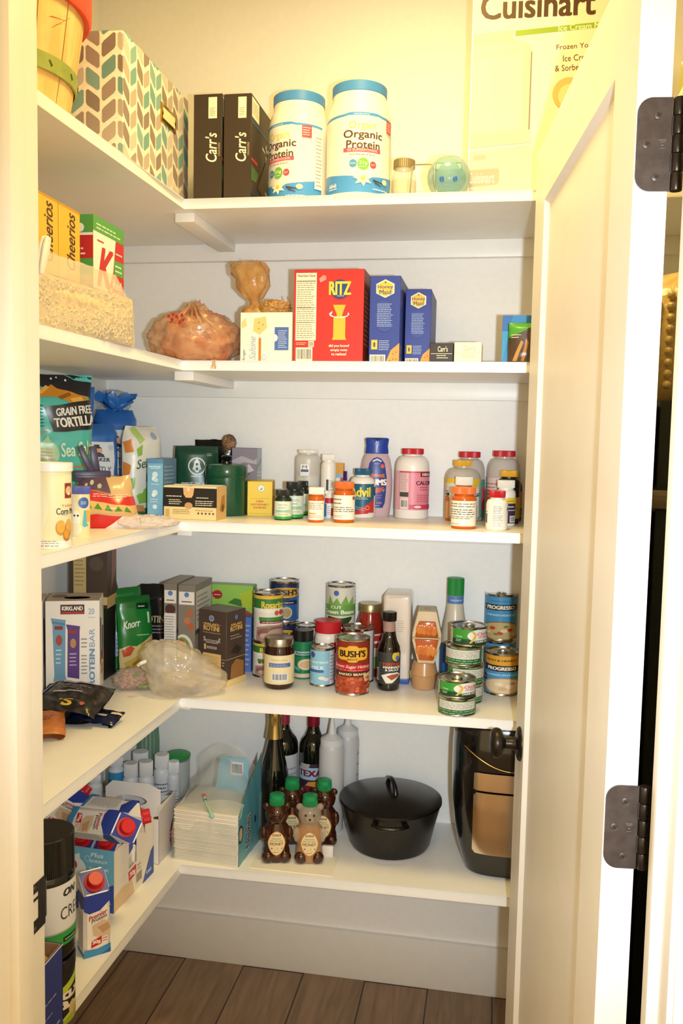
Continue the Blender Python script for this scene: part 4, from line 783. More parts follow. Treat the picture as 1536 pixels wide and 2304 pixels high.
# green coffee bag
a, b, w = ply(396, 492, 1115, 2.09); m_ = Vector(((a.x+b.x)/2, 2.055, Z3)); ht = ony(450, 1003, 2.12).z-Z3
t = thing('coffee_bag', 'dark green coffee bag with round white emblem behind the black and cream box', 'bag', (m_.x, m_.y+.03, Z3), face(m_.x, m_.y))
mb = MB(); G = '#1f4a38'
it = [('c', .5, .70, .135, '#e2e8e0'), ('c', .5, .70, .118, G), ('p', [(.5, .80), (.44, .77), (.42, .70), (.45, .63), (.5, .60), (.55, .63), (.58, .70), (.56, .77)], '#e2e8e0'), ('p', [(.47, .83), (.49, .80), (.5, .86), (.51, .80), (.53, .83), (.53, .785), (.47, .785)], '#e2e8e0'), ('c', .5, .73, .02, G), ('p', [(.40, .66), (.44, .74), (.43, .64)], '#e2e8e0'), ('p', [(.60, .66), (.56, .74), (.57, .64)], '#e2e8e0'), ('e', .5, .66, .03, .025, G), ('n', .36, .53, .64, .555, 1, '#dfe6dc'), ('t', 'STARBUCKS', .5, .545, .26, .022, '#dfe6dc'), ('t', 'PIKE PLACE', .5, .42, .74, .060, '#e2e8e0', {'sh': .25, 'b': .03}), ('t', 'ROAST', .5, .335, .28, .040, '#cfd8cc', {'b': .02}), ('r', .24, .27, .76, .275, '#a8b8a8'), ('n', .74, .85, .86, .90, 2, '#c8d4c8'), ('p', [(.80, .62), (.86, .70), (.92, .62)], '#4a7a68')]
pillow(mb, w, ht, .05, mat(G, .3), seed=15, amp=.0025, freq=14, items=it, outline=lambda v: 1-.06*v, top=.10, r=.35); mb.build('bag_body', t)
# black foil coffee bag behind
c = ony(485, 1010, 2.155); t = thing('foil_bag', 'black foil bag with rolled brown top behind the green coffee bag', 'bag', (c.x, 2.155, Z3), .0)
mb = MB(); hb = ony(480, 990, 2.155).z-Z3; pillow(mb, .105, hb, .024, noisy('black_foil', '#14110f', '#241e1a', 40, .22, .5, 60, m=.3), seed=16, amp=.006, freq=20, top=.06); mb.build('bag_body', t)
mb = MB(); crumple(mb, (.040, -.015, hb-.006), .020, noisy('brown_foil', '#6c4c34', '#a07850', 40, .3, .5, 60), 18, .0022, 24, sc=(.9, .6, 1.0)); mb.build('rolled_top', t)
# green canister with black knob
x, y, R, h = cyl(463, 554, 1162, 1044, Z3); gm = mat('#174f36', .22, 0, coat=.3)
t = thing('metal_canister', 'round dark green tin canister with a black-knobbed lid', 'canister', (x, y, Z3), face(x, y))
mb = MB(); mb.lathe([(R*.97, 0), (R, .003), (R, h*.76)], gm, n=56); mb.build('canister_body', t)
mb = MB(); mb.lathe([(R+.0012, h*.74), (R+.0016, h*.745), (R+.0016, h*.95), (R-.001, h*.985), (R-.006, h), (.012, h+.002), (.0005, h+.002)], gm, n=56); mb.build('lid', t)
mb = MB(); bkm = mat('#0d0c0c', .2); mb.lathe([(.013, h), (.013, h+.006), (.010, h+.009), (.012, h+.013), (.014, h+.018), (.010, h+.021), (.0005, h+.0215)], bkm, n=28); mb.build('knob', [q_ for q_ in t.children if q_.name.startswith('lid')][0])
mb = MB(); it = []
for k in range(7): it.append(('p', [(.16+k*.035, .52+.02*math.sin(k)), (.20+k*.035, .56+.02*math.sin(k*2)), (.19+k*.035, .49)], ['#7a8a3c', '#a8753a', '#5f8a44'][k % 3]))
it.append(('p', [(.12, .42), (.30, .50), (.36, .42), (.30, .40)], '#3f8a4c')); mb.decals(it, PI*R, h, cylf(R+.0002, 0), gx=PI*R/24); mb.build('floral_transfer', t)
# black and cream box in front
m_, rot, w = pl2(368, 1167, 487, 1172, Z3); ht = ony(420, 1094, m_.y).z-Z3
n0 = on_front(m_, rot, .062)
t = thing('pod_box', 'open black and cream box of drink pods at the shelf corner', 'box', n0, rot)
mb = MB(); d = .062; cm = mat('#e6cf9a', .5); th_ = .0012
mb.box(-w/2, w/2, -d/2, -d/2+th_, 0, ht, cm); mb.box(-w/2, w/2, d/2-th_, d/2, 0, ht, cm); mb.box(-w/2, -w/2+th_, -d/2, d/2, 0, ht, cm); mb.box(w/2-th_, w/2, -d/2, d/2, 0, ht, cm); mb.box(-w/2, w/2, -d/2, d/2, 0, th_, cm)
mb.decals([('r', 0, .38, 1, .95, '#241e1c'), ('r', 0, .95, 1, 1, '#e8d2a0'), ('p', [(.37, .95), (.58, .95), (.56, .74), (.53, .66), (.42, .66), (.38, .76)], '#e2b07c'), ('c', .47, .90, .05, '#f0d8b0'), ('e', .475, .42, .075, .10, '#c49a68'), ('n', 0.050, 0.664, 0.390, 0.736, 1, '#efe6d4'), ('n', .10, .44, .36, .62, 3, '#efe6d4'), ('n', 0.620, 0.637, 0.900, 0.703, 1, '#efe6d4'), ('n', .60, .42, .95, .60, 3, '#efe6d4'), ('r', .04, .08, .11, .30, '#c8a868'), ('n', .18, .16, .52, .32, 3, '#9a8450'), ('n', .6, .26, .95, .32, 1, '#9a8450')]+[('c', .66+.07*k, .20, .03, '#5a4a34') for k in range(5)], w, ht, lambda x, y, o: Vector((x-w/2, -d/2-o, y)))
mb.decals([('r', 0, 0, 1, 1, '#d2ab74'), ('p', [(.3, .3), (.5, .7), (.8, .75), (.85, .35), (.55, .2)], '#a87a48'), ('e', .62, .35, .14, .12, '#6c4a28')], d, ht, lambda x, y, o: Vector((w/2+o, x-d/2, y)))
mb.build('box_body', t)
mb = MB(); cmm = mat('#f0e6d0', .5); mb.box(-w/2+.002, -.012, -d/2+.001, -d/2+.026, ht-.001, ht+.0005, cmm, Rm(0, 'X')); mb.box(.002, w/2-.002, -d/2+.001, -d/2+.022, ht-.001, ht+.0005, cmm); mb.box(-w/2+.004, w/2-.004, d/2-.014, d/2, ht+.0, ht+.0015, cmm); mb.build('flap', t)
for k in range(3):
    mb = MB(); px_ = -.034+.034*k; mb.lathe([(.012, .03), (.0155, ht*.86), (.017, ht*.88), (.017, ht*.90), (.0005, ht*.90)], mat('#e8ddc8', .4), Tm((px_, .004, 0)), n=24); o = mb.build('drink_pod'); wp = Matrix.Translation(n0) @ Rm(rot, 'Z'); o.matrix_world = wp; tag(o, ['cream drink pod at the left end inside the open black and cream box', 'cream drink pod in the middle of the open black and cream box', 'cream drink pod at the right end inside the open black and cream box'][k], 'pod', 'drink pods in the open box')
# yellow tea box and a grey photo box on it
m_, rot, w = pl2(556, 1160, 612, 1161, Z3); ht = ony(580, 1083, m_.y).z-Z3; d = .10
carton('tea_box', 'bright yellow tea box with a round white seal beside the green canister', 'box', None, w, d, ht, '#efcb2e', [('c', .55, .80, .11, '#b8c4a0'), ('c', .55, .80, .09, '#f0ede0'), ('p', [(.50, .76), (.60, .83), (.59, .78), (.53, .74)], '#4a7a5a'), ('r', .14, .5, .86, .51, '#b89a2a'), ('t', '100%', .5, .42, .28, .055, '#c8502a', {'b': .03}), ('t', 'SUSTAINABLY', .5, .33, .72, .055, '#c8502a', {'b': .03}), ('t', 'SOURCED', .5, .24, .52, .055, '#c8502a', {'b': .03}), ('r', .05, .06, .95, .075, '#c8a82a')],
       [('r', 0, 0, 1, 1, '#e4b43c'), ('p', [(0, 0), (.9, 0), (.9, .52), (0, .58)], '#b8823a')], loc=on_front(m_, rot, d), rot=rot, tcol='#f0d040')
yb = m_.y+.055; a = ony(521, 1075, yb); b = ony(577, 1075, yb); zc = Z3+ht; hh = ony(550, 1008, yb).z-zc
carton('photo_box', 'silver-grey printed box standing on the yellow tea box', 'box', None, b.x-a.x, .045, hh, '#8c8494', [('p', [(0, .6), (.4, .75), (.9, .6), (1, .7), (1, .5), (.5, .55), (0, .42)], '#b8aeb8'), ('p', [(0, .25), (.4, .4), (.8, .35), (.7, .15), (.2, .08)], '#6c6474'), ('p', [(.3, .3), (.7, .5), (.9, .3), (.6, .2)], '#c8c0cc')], [('r', 0, 0, 1, 1, '#a8b4c4'), ('p', [(0, .3), (1, .6), (1, .7), (0, .45)], '#8898a8'), ('n', .1, .1, .9, .3, 2, '#e0e4ea')], loc=((a.x+b.x)/2+.0, yb+.0225, zc), tcol='#d0ccd4')
# ---------------------------------------------------------------- medicine bottles
gp = 'supplement and medicine bottles on the middle shelf'
GB = '#2a2f22'
def green_vit(xl, xr, yb, yt, lab, th=0.0):
    x, y, R, h = cyl(xl, xr, yb, yt, Z3)
    t = bottle('vitamin_bottle', lab, 'bottle', (x, y, Z3), face(x, y)+th, R, h, '#1f2a1c', '#2a2c2a', R*.86, h*.19, '#d8e2d2', [('r', 0, 0, 1, .13, '#2f9a40'), ('r', 0, .13, 1, .17, '#8cc890'), ('n', .3, .74, .7, .86, 2, '#7a8a78'), ('n', 0.320, 0.598, 0.680, 0.682, 1, '#4a7a5c'), ('p', [(.2, .36), (.8, .36), (.8, .52), (.2, .52)], '#a8ccb4'), ('n', .25, .40, .75, .50, 2, '#5a8a70'), ('r', .3, .24, .7, .29, '#d8b060')], lz=(.04, .68), shoulder=.22, neck=R*.72, group=gp)
green_vit(668, 694, 1160, 1082, 'dark green vitamin bottle at the rear of the trio by the yellow tea box', -.2)
green_vit(640, 682, 1168, 1084, 'tallest dark green vitamin bottle, middle of the trio by the yellow tea box', .1)
green_vit(617, 656, 1171, 1102, 'short dark green vitamin bottle, frontmost of the trio by the yellow tea box')
# clear pouch bottle, boxes and tubes behind
x, y, R, h = cyl(665, 722, 1140, 1012, Z3)
bottle('squeeze_bottle', 'frosted clear squeeze bottle behind the dark green vitamin bottles', 'bottle', (x, y, Z3), face(x, y), R, h, '#e4ded4', '#efe9dd', R*.8, h*.05, None, bodym=mat('#e2dcd2', .3, 0, .6), shoulder=.12, sy=.55, group=gp, contents=(mat('#efe9e0', .5), .6))
mb = MB(); mb.box(-.012, .012, -.003, .003, 0, .030, mat('#f0ece4', .4), bv=.001); mb.decals([('t', 'M', .5, .75, .5, .25, '#5a6a94'), ('r', .1, .35, .9, .55, '#3a5a94')], .024, .03, lambda x_, y_, o: Vector((x_-.012, -.003-o, y_)))
q = ony(686, 1062, y-R*.55-.004); tag(mb.build('folded_label'), 'small white label tag in front of the frosted squeeze bottle', 'tag', loc=(q.x, y-R*.55-.006, q.z-.01))
x, y, R, h = cyl(665, 683, 1150, 1058, Z3)
bottle('nasal_spray', 'small bottle with a tapered maroon cap behind the dark green vitamin bottles', 'bottle', (x, y, Z3), face(x, y), R, h, '#d8c8c0', '#8c2440', R*.9, h*.32, '#e8d8d0', [('r', .1, .1, .9, .4, '#a83a50')], group=gp, rib=False)
a, b, w = ply(690, 767, 1100, 2.125); rot = 0; m_ = Vector(((a.x+b.x)/2+.004, 2.146, Z3)); ht = ony(728, 1041, 2.146).z-Z3
carton('medicine_box', 'orange, blue and red striped medicine box behind the white pill bottle', 'box', None, w-.006, .020, ht, '#e2a03c', [('r', 0, .60, .18, 1, '#e8e0d4'), ('r', 0, .78, 1, 1, '#dfa23a'), ('r', 0, .72, 1, .78, '#8cb8d8'), ('r', 0, .60, 1, .72, '#c84a34'), ('n', .05, .63, .5, .69, 1, '#f0d8c8'), ('r', 0, .3, 1, .6, '#d8823c'), ('n', .1, .35, .9, .55, 3, '#f0dcc0')], loc=on_front(m_, rot, .020), rot=rot)
# tall white tubs behind
def pill(xl, xr, yb, yt, z, body, cap, caph, lab, lbl='#f0ece4', items=(), lz=(.10, .70), capr=.9, th=0.0, name='pill_bottle', rib=True, bodym=None, contents=None, shoulder=.14, sy=1.0):
    x, y, R, h = cyl(xl, xr, yb, yt, z)
    return bottle(name, lab, 'bottle', (x, y, z), face(x, y)+th, R, h, body, cap, R*capr, h*caph, lbl, items, lz=lz, shoulder=shoulder, neck=R*capr*.86, rib=rib, group=gp, bodym=bodym, contents=contents, sy=sy), (x, y, R, h)
W_ = '#f0ebe4'
pill(720, 754, 1161, 1022, Z3, W_, '#f4f0ea', .10, 'tall slim white bottle rising behind the orange prescription bottles', W_, [('r', .42, .25, .52, .62, '#2a2620'), ('n', .54, .25, .68, .62, 5, '#b8b0a4')], lz=(.3, .8))
pill(768, 782, 1120, 1060, Z3, '#d8d0dc', '#5c3474', .22, 'tiny bottle with a purple cap behind the dark teal-capped bottle')
om = mat('#d8641c', .12, 0, .82)
pill(728, 752, 1166, 1104, Z3, W_, '#f2eee8', .12, 'small white bottle with red and blue print between the two orange prescription bottles', '#f0ece6', [('r', .2, .7, .8, .98, '#b8283a'), ('r', .0, 0, .35, .68, '#3f78b8'), ('r', .62, .05, .85, .45, '#b8283a'), ('n', .4, .1, .6, .6, 5, '#7a96c0')], lz=(.05, .85))
pill(722, 768, 1158, 1074, Z3, W_, '#f6f2ec', .24, 'white bottle with broad white cap behind the front orange prescription bottle', '#f0ece6', [('n', .3, .3, .7, .8, 5, '#a8a4a0')])
rxl = [('n', .12, .55, .88, .92, 4, '#b07a6c'), ('r', .12, .32, .5, .38, '#d8a03c'), ('n', .12, .12, .8, .28, 2, '#c88a6a'), ('r', 0, .0, 1, .03, '#d8783c')]
pill(693, 728, 1176, 1096, Z3, '#c86018', '#f2ece4', .20, 'slim orange prescription bottle with stepped white cap', '#efe8dc', rxl, lz=(.06, .62), bodym=om, capr=1.0, contents=('#d87a3a', .5))
pill(749, 797, 1177, 1084, Z3, '#c84818', '#e87434', .16, 'orange prescription bottle with orange cap in front of the dark teal-labelled bottle', '#f0e8dc', [('n', .10, .60, .5, .92, 2, '#8a6a5c'), ('n', .08, .30, .92, .55, 3, '#5a4a44'), ('n', .1, .08, .6, .2, 2, '#a89a90'), ('r', .78, .82, .92, .95, '#7a6a60')], lz=(.08, .68), bodym=om, capr=.92, contents=('#b8622a', .62))
# teal pain reliever bottle
t, q = pill(786, 842, 1166, 1054, Z3, '#f0ece6', '#235f82', .13, 'white pain reliever bottle with dark teal cap and label, yellow lettering', '#1f5f7a', [('r', 0, 0, 1, .08, '#f0ece6'), ('p', [(.18, .0), (.95, .08), (.95, .62), (.72, .42)], '#c8342c'), ('r', .86, .08, 1, 1, '#f0ece6'), ('r', .86, .62, 1, .9, '#1f5f7a'), ('t', 'Advil', .44, .74, .54, .30, '#f0dc3c', {'b': .05}), ('n', .2, .50, .72, .58, 2, '#d8e4ec'), ('p', [(.0, .34), (.6, .22), (.6, .21), (0, .32)], '#a8c4d4'), ('p', [(.0, .28), (.6, .16), (.6, .15), (0, .26)], '#a8c4d4'), ('c', .64, .24, .07, '#e8a090'), ('c', .64, .24, .05, '#c8342c'), ('n', .66, .04, .84, .11, 1, '#f0d8d0')], lz=(.06, .74), capr=.66, shoulder=.2)
# antacid bottle, flattened oval with notched blue cap
x, y, R, h = cyl(812, 885, 1154, 985, Z3)
t = thing('antacid_bottle', 'tall clear pink antacid bottle with a blue flip cap behind the teal-labelled pain reliever', 'bottle', (x, y, Z3), face(x, y)+.05, gp)
cm = mat('#d8bcc4', .15, 0, .72); mb = MB(); hb = h*.80
prof = [(R*.80, 0), (R*.86, .003), (R*.93, h*.15), (R*.99, h*.30), (R*1.0, h*.45), (R*.95, h*.60), (R*.85, h*.72), (R*.74, h*.78), (R*.68, hb)]
mb.lathe(prof, cm, n=44, sy=.55); mb.build('bottle_body', t)
mb = MB(); mb.lathe([(r*.93, z*.985+.002) for r, z in prof[:5]], noisy('antacid_tablets', '#e0a8b4', '#ecd0c8', 60, .6, .5, 90), n=36, sy=.52); mb.build('tablets', t)['kind'] = 'stuff'
mb = MB(); V = []; F = []; n = 36
for k, (rr, z) in enumerate(((.70, hb), (.72, hb+.003), (.68, h*.90), (.74, h*.985), (.66, h))):
    for i in range(n):
        a = 2*PI*i/n; dz = -.006*max(0, 1-abs(math.cos(a))*1.7) if k >= 3 else 0; V.append((R*rr*math.cos(a), R*rr*.55*math.sin(a), z+dz))
for k in range(4):
    for i in range(n): j = (i+1) % n; F.append((k*n+i, k*n+j, (k+1)*n+j, (k+1)*n+i))
F.append(tuple(4*n+i for i in range(n))); mb.add(V, F, mat('#2743a0', .25)); mb.build('cap', t)
def tf(xx, yy, o):
    z = h*.12+yy
    for (r0, z0), (r1, z1) in zip(prof, prof[1:]):
        if z0 <= z <= z1: rr = r0+(r1-r0)*(z-z0)/(z1-z0); break
    u = (xx-.030)/(R*.98); u = max(-.97, min(.97, u)); return Vector((rr*u, -(rr*.55+o)*math.sqrt(max(0, 1-u*u)), z))
mb = MB(); LW, LH = .060, h*.64; it = [('p', [(.22, 0), (.78, 0), (.86, .1), (.90, .6), (.84, .88), (.70, .97), (.5, 1), (.30, .97), (.16, .88), (.10, .6), (.14, .1)], '#2a3c8c'), ('p', [(.3, .93), (.5, .97), (.7, .93), (.7, .90), (.5, .94), (.3, .90)], '#d8d4e4'), ('n', .36, .86, .64, .88, 1, '#c8c8e0'), ('c', .74, .82, .04, '#d85a4a'),
   ('p', [(.14, .56), (.3, .68), (.5, .66), (.72, .66), (.88, .56), (.80, .50), (.3, .48)], '#c8503c'), ('p', [(.2, .64), (.26, .70), (.32, .64)], '#6a9a3c'), ('p', [(.70, .66), (.8, .68), (.82, .60)], '#6a9a3c'), ('p', [(.10, .50), (.16, .58), (.5, .62), (.84, .58), (.90, .50), (.84, .43), (.5, .40), (.16, .43)], '#1c2870'), ('p', [(.2, .42), (.5, .385), (.8, .42), (.70, .32), (.5, .29), (.3, .33)], '#c4483c'), ('p', [(.72, .36), (.84, .38), (.78, .30)], '#6a9a3c'), ('t', 'TUMS', .5, .505, .76, .115, '#f0ece4', {'b': .05}), ('t', 'Assorted', .5, .25, .42, .035, '#a878a8'), ('t', 'Berries', .5, .205, .38, .035, '#a878a8'), ('t', '160', .62, .10, .2, .035, '#d8a84a'), ('n', .3, .03, .7, .06, 1, '#c8c8d8')]
mb.decals(it, LW, LH, tf, gx=.003, gy=.006, r=.35, l0=.0006); mb.build('paper_label', t)
# calcium bottle
pill(891, 967, 1157, 1009, Z3, '#efe8e2', '#c4242c', .082, 'large white calcium bottle with red cap and pink label', '#e08ca0', [('r', 0, 0, .24, 1, '#e6b4bc'), ('r', .26, 0, .44, 1, '#e8c4c8'), ('n', .27, .50, .43, .95, 12, '#8a7a7a'), ('r', .26, .34, .44, .46, '#4a4a44'), ('b', .28, .04, .43, .28, '#ece0dc'), ('r', .24, .96, 1, 1, '#c84a5c'), ('r', .66, .86, 1, .98, '#7a2a22'), ('t', 'KIRKLAND', .85, .92, .30, .06, '#f0e4e0', {'b': .04}), ('t', 'CALCIUM', .80, .70, .44, .10, '#5a1c2c', {'b': .03}), ('n', .66, .50, .9, .62, 2, '#b83a54'), ('n', .6, .2, .9, .42, 4, '#c0506a'), ('r', .46, .03, 1, .14, '#c8405c'), ('e', .62, .085, .07, .035, '#f0d4d4')], lz=(.13, .68), capr=.64, shoulder=.2)
# right cluster
clr = mat('#dcd4cc', .1, 0, .55)
pill(1022, 1092, 1157, 1016, Z3, '#dcd4cc', '#c4242c', .085, 'clear gummy bottle with red cap behind the yellow-capped multivitamin', '#4a9a8c', [('r', 0, 0, .6, 1, '#d8c8c4'), ('r', .8, .2, 1, .8, '#c8505c'), ('n', .1, .2, .5, .9, 8, '#8a7a80')], lz=(.05, .6), capr=.68, bodym=clr, shoulder=.25, contents=(noisy('red_gummies', '#9a4a2c', '#c87a5a', 70, .5, .5, 90), .10))
pill(1098, 1172, 1156, 1014, Z3, '#dcd4cc', '#c4242c', .085, 'clear gummy bottle with red cap at the right end, nearest the door', '#e0c8c8', [('n', .05, .2, .4, .9, 8, '#b06a78'), ('r', .5, 0, 1, 1, '#c8b4b4')], lz=(.05, .62), capr=.66, bodym=clr, shoulder=.25)
pill(1146, 1176, 1172, 1064, Z3, '#3a2a1c', '#b0402c', .14, 'dark bottle with orange and green label half hidden in shade beside the door', '#c87a2c', [('r', .3, .7, .6, .95, '#8c2c20'), ('r', 0, .05, 1, .35, '#4a6a24'), ('r', 0, .35, 1, .40, '#d8b45a'), ('n', .2, .45, .7, .65, 3, '#f0d8a0')], lz=(.1, .62), capr=.6, shoulder=.25)
pill(1000, 1078, 1174, 1035, Z3, '#d8cec4', '#e4ae34', .10, 'clear multivitamin bottle with yellow cap and yellow-topped label', '#e4dcd0', [('r', .0, .88, 1, 1, '#e8c43a'), ('e', .62, .86, .22, .12, '#e8c43a'), ('r', .30, .0, .86, .74, '#ece8e0'), ('t', 'Centrum', .68, .60, .46, .14, '#2c2a30', {'sh': .2, 'b': .015}), ('r', .72, .54, .9, .56, '#3a6a6a'), ('r', .87, .05, .90, .9, '#5ab4a0'), ('n', .06, .1, .22, .7, 8, '#6a6a6a'), ('r', .45, .02, .8, .3, '#98b45a'), ('n', .5, .35, .8, .5, 2, '#a8a49c')], lz=(.08, .72), capr=.56, bodym=mat('#cfc4b8', .2, 0, .85), shoulder=.22)
pill(1021, 1061, 1180, 1072, Z3, '#d8641c', '#f4eee6', .18, 'orange prescription bottle with white cap hiding behind the front orange-capped one', '#efe4d4', rxl, lz=(.05, .7), bodym=om, capr=.98)
pill(1001, 1019, 1172, 1108, Z3, '#c86018', '#3a2a28', .10, 'sliver of a dark-capped orange bottle at the left of the right-hand group', '#d89a5a')
pill(1014, 1069, 1191, 1096, Z3, '#c84818', '#e87434', .16, 'front orange prescription bottle with orange cap near the shelf edge by the door', '#f2e8dc', [('n', .08, .74, .92, .94, 2, '#7a6a60'), ('n', .08, .44, .92, .70, 3, '#4a4240'), ('n', .08, .28, .8, .42, 2, '#6a5a54'), ('n', .1, .05, .5, .14, 1, '#a89a90')], lz=(.07, .68), bodym=om, capr=.94, contents=('#c0702a', .1))
pill(1116, 1166, 1179, 1058, Z3, '#241c14', '#e8b034', .12, 'very dark bottle with yellow cap behind the white-capped supplement', '#c8a030', [('n', .2, .3, .8, .8, 5, '#2a2018')], lz=(.1, .5), capr=.78)
pill(1113, 1157, 1184, 1080, Z3, '#f0ebe4', '#f2ede6', .17, 'white supplement bottle with white cap and purple and yellow label', '#3a2c4a', [('r', 0, .78, 1, 1, '#e8c43a'), ('n', .55, .84, .9, .92, 1, '#6a5a2a'), ('n', 0.590, 0.600, 0.890, 0.720, 1, '#e0dcd8'), ('r', .2, .50, .95, .53, '#d8d0e0'), ('b', .66, .04, .92, .30, '#e8e0dc'), ('n', .1, .1, .5, .45, 5, '#9a90a8')], lz=(.06, .62), capr=.88, shoulder=.18)
pill(1092, 1140, 1194, 1104, Z3, '#f2ede6', '#c4242c', .17, 'short white bottle with red cap at the very front of the shelf near the door', '#efebe4', [('r', .10, .2, .18, .6, '#1f4a6a'), ('n', .40, .6, .66, .95, 5, '#8a8a8a'), ('n', .40, .30, .70, .56, 4, '#8a8a8a'), ('n', .40, .08, .66, .26, 3, '#a0a0a0'), ('e', .90, .8, .04, .08, '#6a6a6a'), ('n', .1, .64, .2, .74, 1, '#4a6a80')], lz=(.06, .70), capr=.76, shoulder=.2)
# ================================================================ fourth shelf (z4)
# protein bar boxes
def barbox(p, rot, w, d, h, lab):
    B1, B2 = '#6f9fc0', '#5c3c84'
    fr = [('p', [(.10, .84), (.38, .82), (.37, .80), (.36, .30), (.38, .26), (.14, .24), (.16, .30), (.13, .78)], B1), ('p', [(.12, .81), (.36, .79), (.36, .77), (.12, .79)], '#4c84ac'), ('r', .17, .73, .32, .765, '#8c3a34'), ('e', .25, .63, .06, .05, '#a84a40'), ('n', .19, .40, .30, .56, 4, '#cfe0ea'), ('p', [(.38, .78), (.64, .76), (.63, .72), (.62, .26), (.40, .28), (.41, .72)], B2), ('r', .43, .69, .58, .725, '#8c3a34'), ('e', .51, .60, .055, .045, '#b88a5c'), ('n', .44, .38, .58, .52, 4, '#c8b8dc'),
          ('r', .28, .875, .72, .965, '#6a1f1c'), ('r', .29, .905, .71, .955, '#23201e'), ('t', 'KIRKLAND', .5, .93, .38, .038, '#f0ece4', {'b': .04}), ('r', .30, .882, .70, .898, '#b83028'), ('t', '20', .85, .90, .11, .055, '#7aa0c4', {'b': .0}), ('r', .79, .84, .92, .845, '#9ab4d0'), ('t', 'PROTEIN', .86, .34, .10, .40, '#6a92bc', {'rot': 90, 'b': .04}), ('t', 'BAR', .86, .65, .10, .17, '#7a9cc4', {'rot': 90, 'b': -.005}),
          ('n', .66, .55, .78, .66, 3, '#8a8684'), ('n', .66, .30, .78, .50, 6, '#8a8684'), ('e', .30, .20, .20, .05, '#7a4a38'), ('e', .5, .19, .16, .045, '#c08a60')]
    rt = [('t', '20', .74, .88, .22, .055, '#b8b0a8', {'b': 0}), ('p', [(.08, .84), (.42, .80), (.40, .44), (.14, .46)], '#5f8898'), ('r', .14, .74, .36, .77, '#8c3a34'), ('e', .25, .66, .08, .05, '#a8503c'), ('p', [(.54, .72), (.84, .70), (.80, .36), (.58, .38)], '#6a3c60'), ('r', .60, .63, .78, .66, '#a83a34'), ('p', [(.10, .44), (.48, .50), (.5, .42), (.14, .36)], '#8c5840'), ('e', .58, .30, .2, .06, '#c8906a'), ('n', .1, .28, .4, .32, 2, '#a89c94'), ('n', .5, .18, .9, .22, 2, '#a89c94'), ('b', .35, .05, .75, .13, '#e8ddd0')]
    carton('protein_bar_box', lab, 'box', None, w, d, h, '#efeae4', fr, rt, loc=on_front(p, rot, d), rot=rot, group='white protein bar boxes', tcol='#cbbcae', top=[('e', .55, .4, .25, .18, '#8a5238'), ('e', .2, .6, .15, .2, '#8a6a54')])
m_, rot, w = pl2(104, 1590, 224, 1588, Z4); ht = ony(165, 1352, m_.y).z-Z4
r_ = rot+.06; barbox(m_, r_, w, .095, ht, 'white protein bar box seen whole, right one of the pair on the left shelf')
p = onz(104, 1590, Z4); e = Vector((-math.cos(r_+.05), -math.sin(r_+.05), 0)); barbox(p+e*(w/2+.004)+Vector((0, -.004, 0)), r_+.05, w, .095, ht*1.0, 'white protein bar box mostly hidden by the left door jamb')
# pasta boxes up high behind
def tilted(name, lab, w, d, h, col, loc, eul, fr, rt=(), cat='box', tcol=None): return carton(name, lab, cat, None, w, d, h, col, fr, rt, loc=loc, rot=eul, tcol=tcol)
PF = [('r', .0, 0, 1, .16, '#c8b078'), ('r', .12, .18, .45, .95, '#c8b078'), ('n', .15, .3, .42, .8, 9, '#9a8658'), ('c', .72, .62, .10, '#5a4c42'), ('r', 0, .0, 1, .05, '#3a302a')]
z_ = Z4
c = ony(186, 1338, 1.90)
carton('pasta_box', 'black pasta box lying flat at the back of the left shelf, under the cream-based box', 'box', None, .085, .09, .175, '#221e1d', [('r', .1, .3, .9, .8, '#2c2624'), ('c', .25, .90, .05, '#b83a28'), ('c', .8, .90, .05, '#6a88b8'), ('n', .3, .5, .7, .7, 3, '#8a7a60')], loc=(c.x, 1.945, Z4), rot=.05, tcol='#3c3430')
a = ony(148, 1330, 1.90); b = ony(232, 1330, 1.90); zb_ = Z4+.1757
carton('pasta_box', 'brown pasta box with cream base stacked high behind the protein bar boxes', 'box', None, .092, .070, ZS[2]-TH-zb_-.030, '#4a3c32', PF, [('r', 0, 0, 1, .16, '#c8a870'), ('p', [(.4, .2), (.9, .5), (1, 1), (.5, 1)], '#8c5a40')], loc=((a.x+b.x)/2, 1.945, zb_), rot=.12)
p0 = ony(300, 1380, 2.12)
carton('pasta_box', 'narrow dark pasta box with cream top leaning back in the corner', 'box', None, .055, .028, .30, '#3c342f', [('r', 0, .86, 1, 1, '#c8b078'), ('c', .5, .93, .018, '#3a3a44'), ('p', [(.25, .78), (.75, .78), (.5, .62)], '#6a5c50'), ('t', 'SPAGHETTI', .5, .26, .34, .26, '#c8a45c', {'rot': 90, 'b': .02})], [], left=[('r', 0, 0, 1, 1, '#aab0c4')], loc=(p0.x-.015, 2.085, Z4+.012), rot=(math.radians(-9), math.radians(-17), .1))
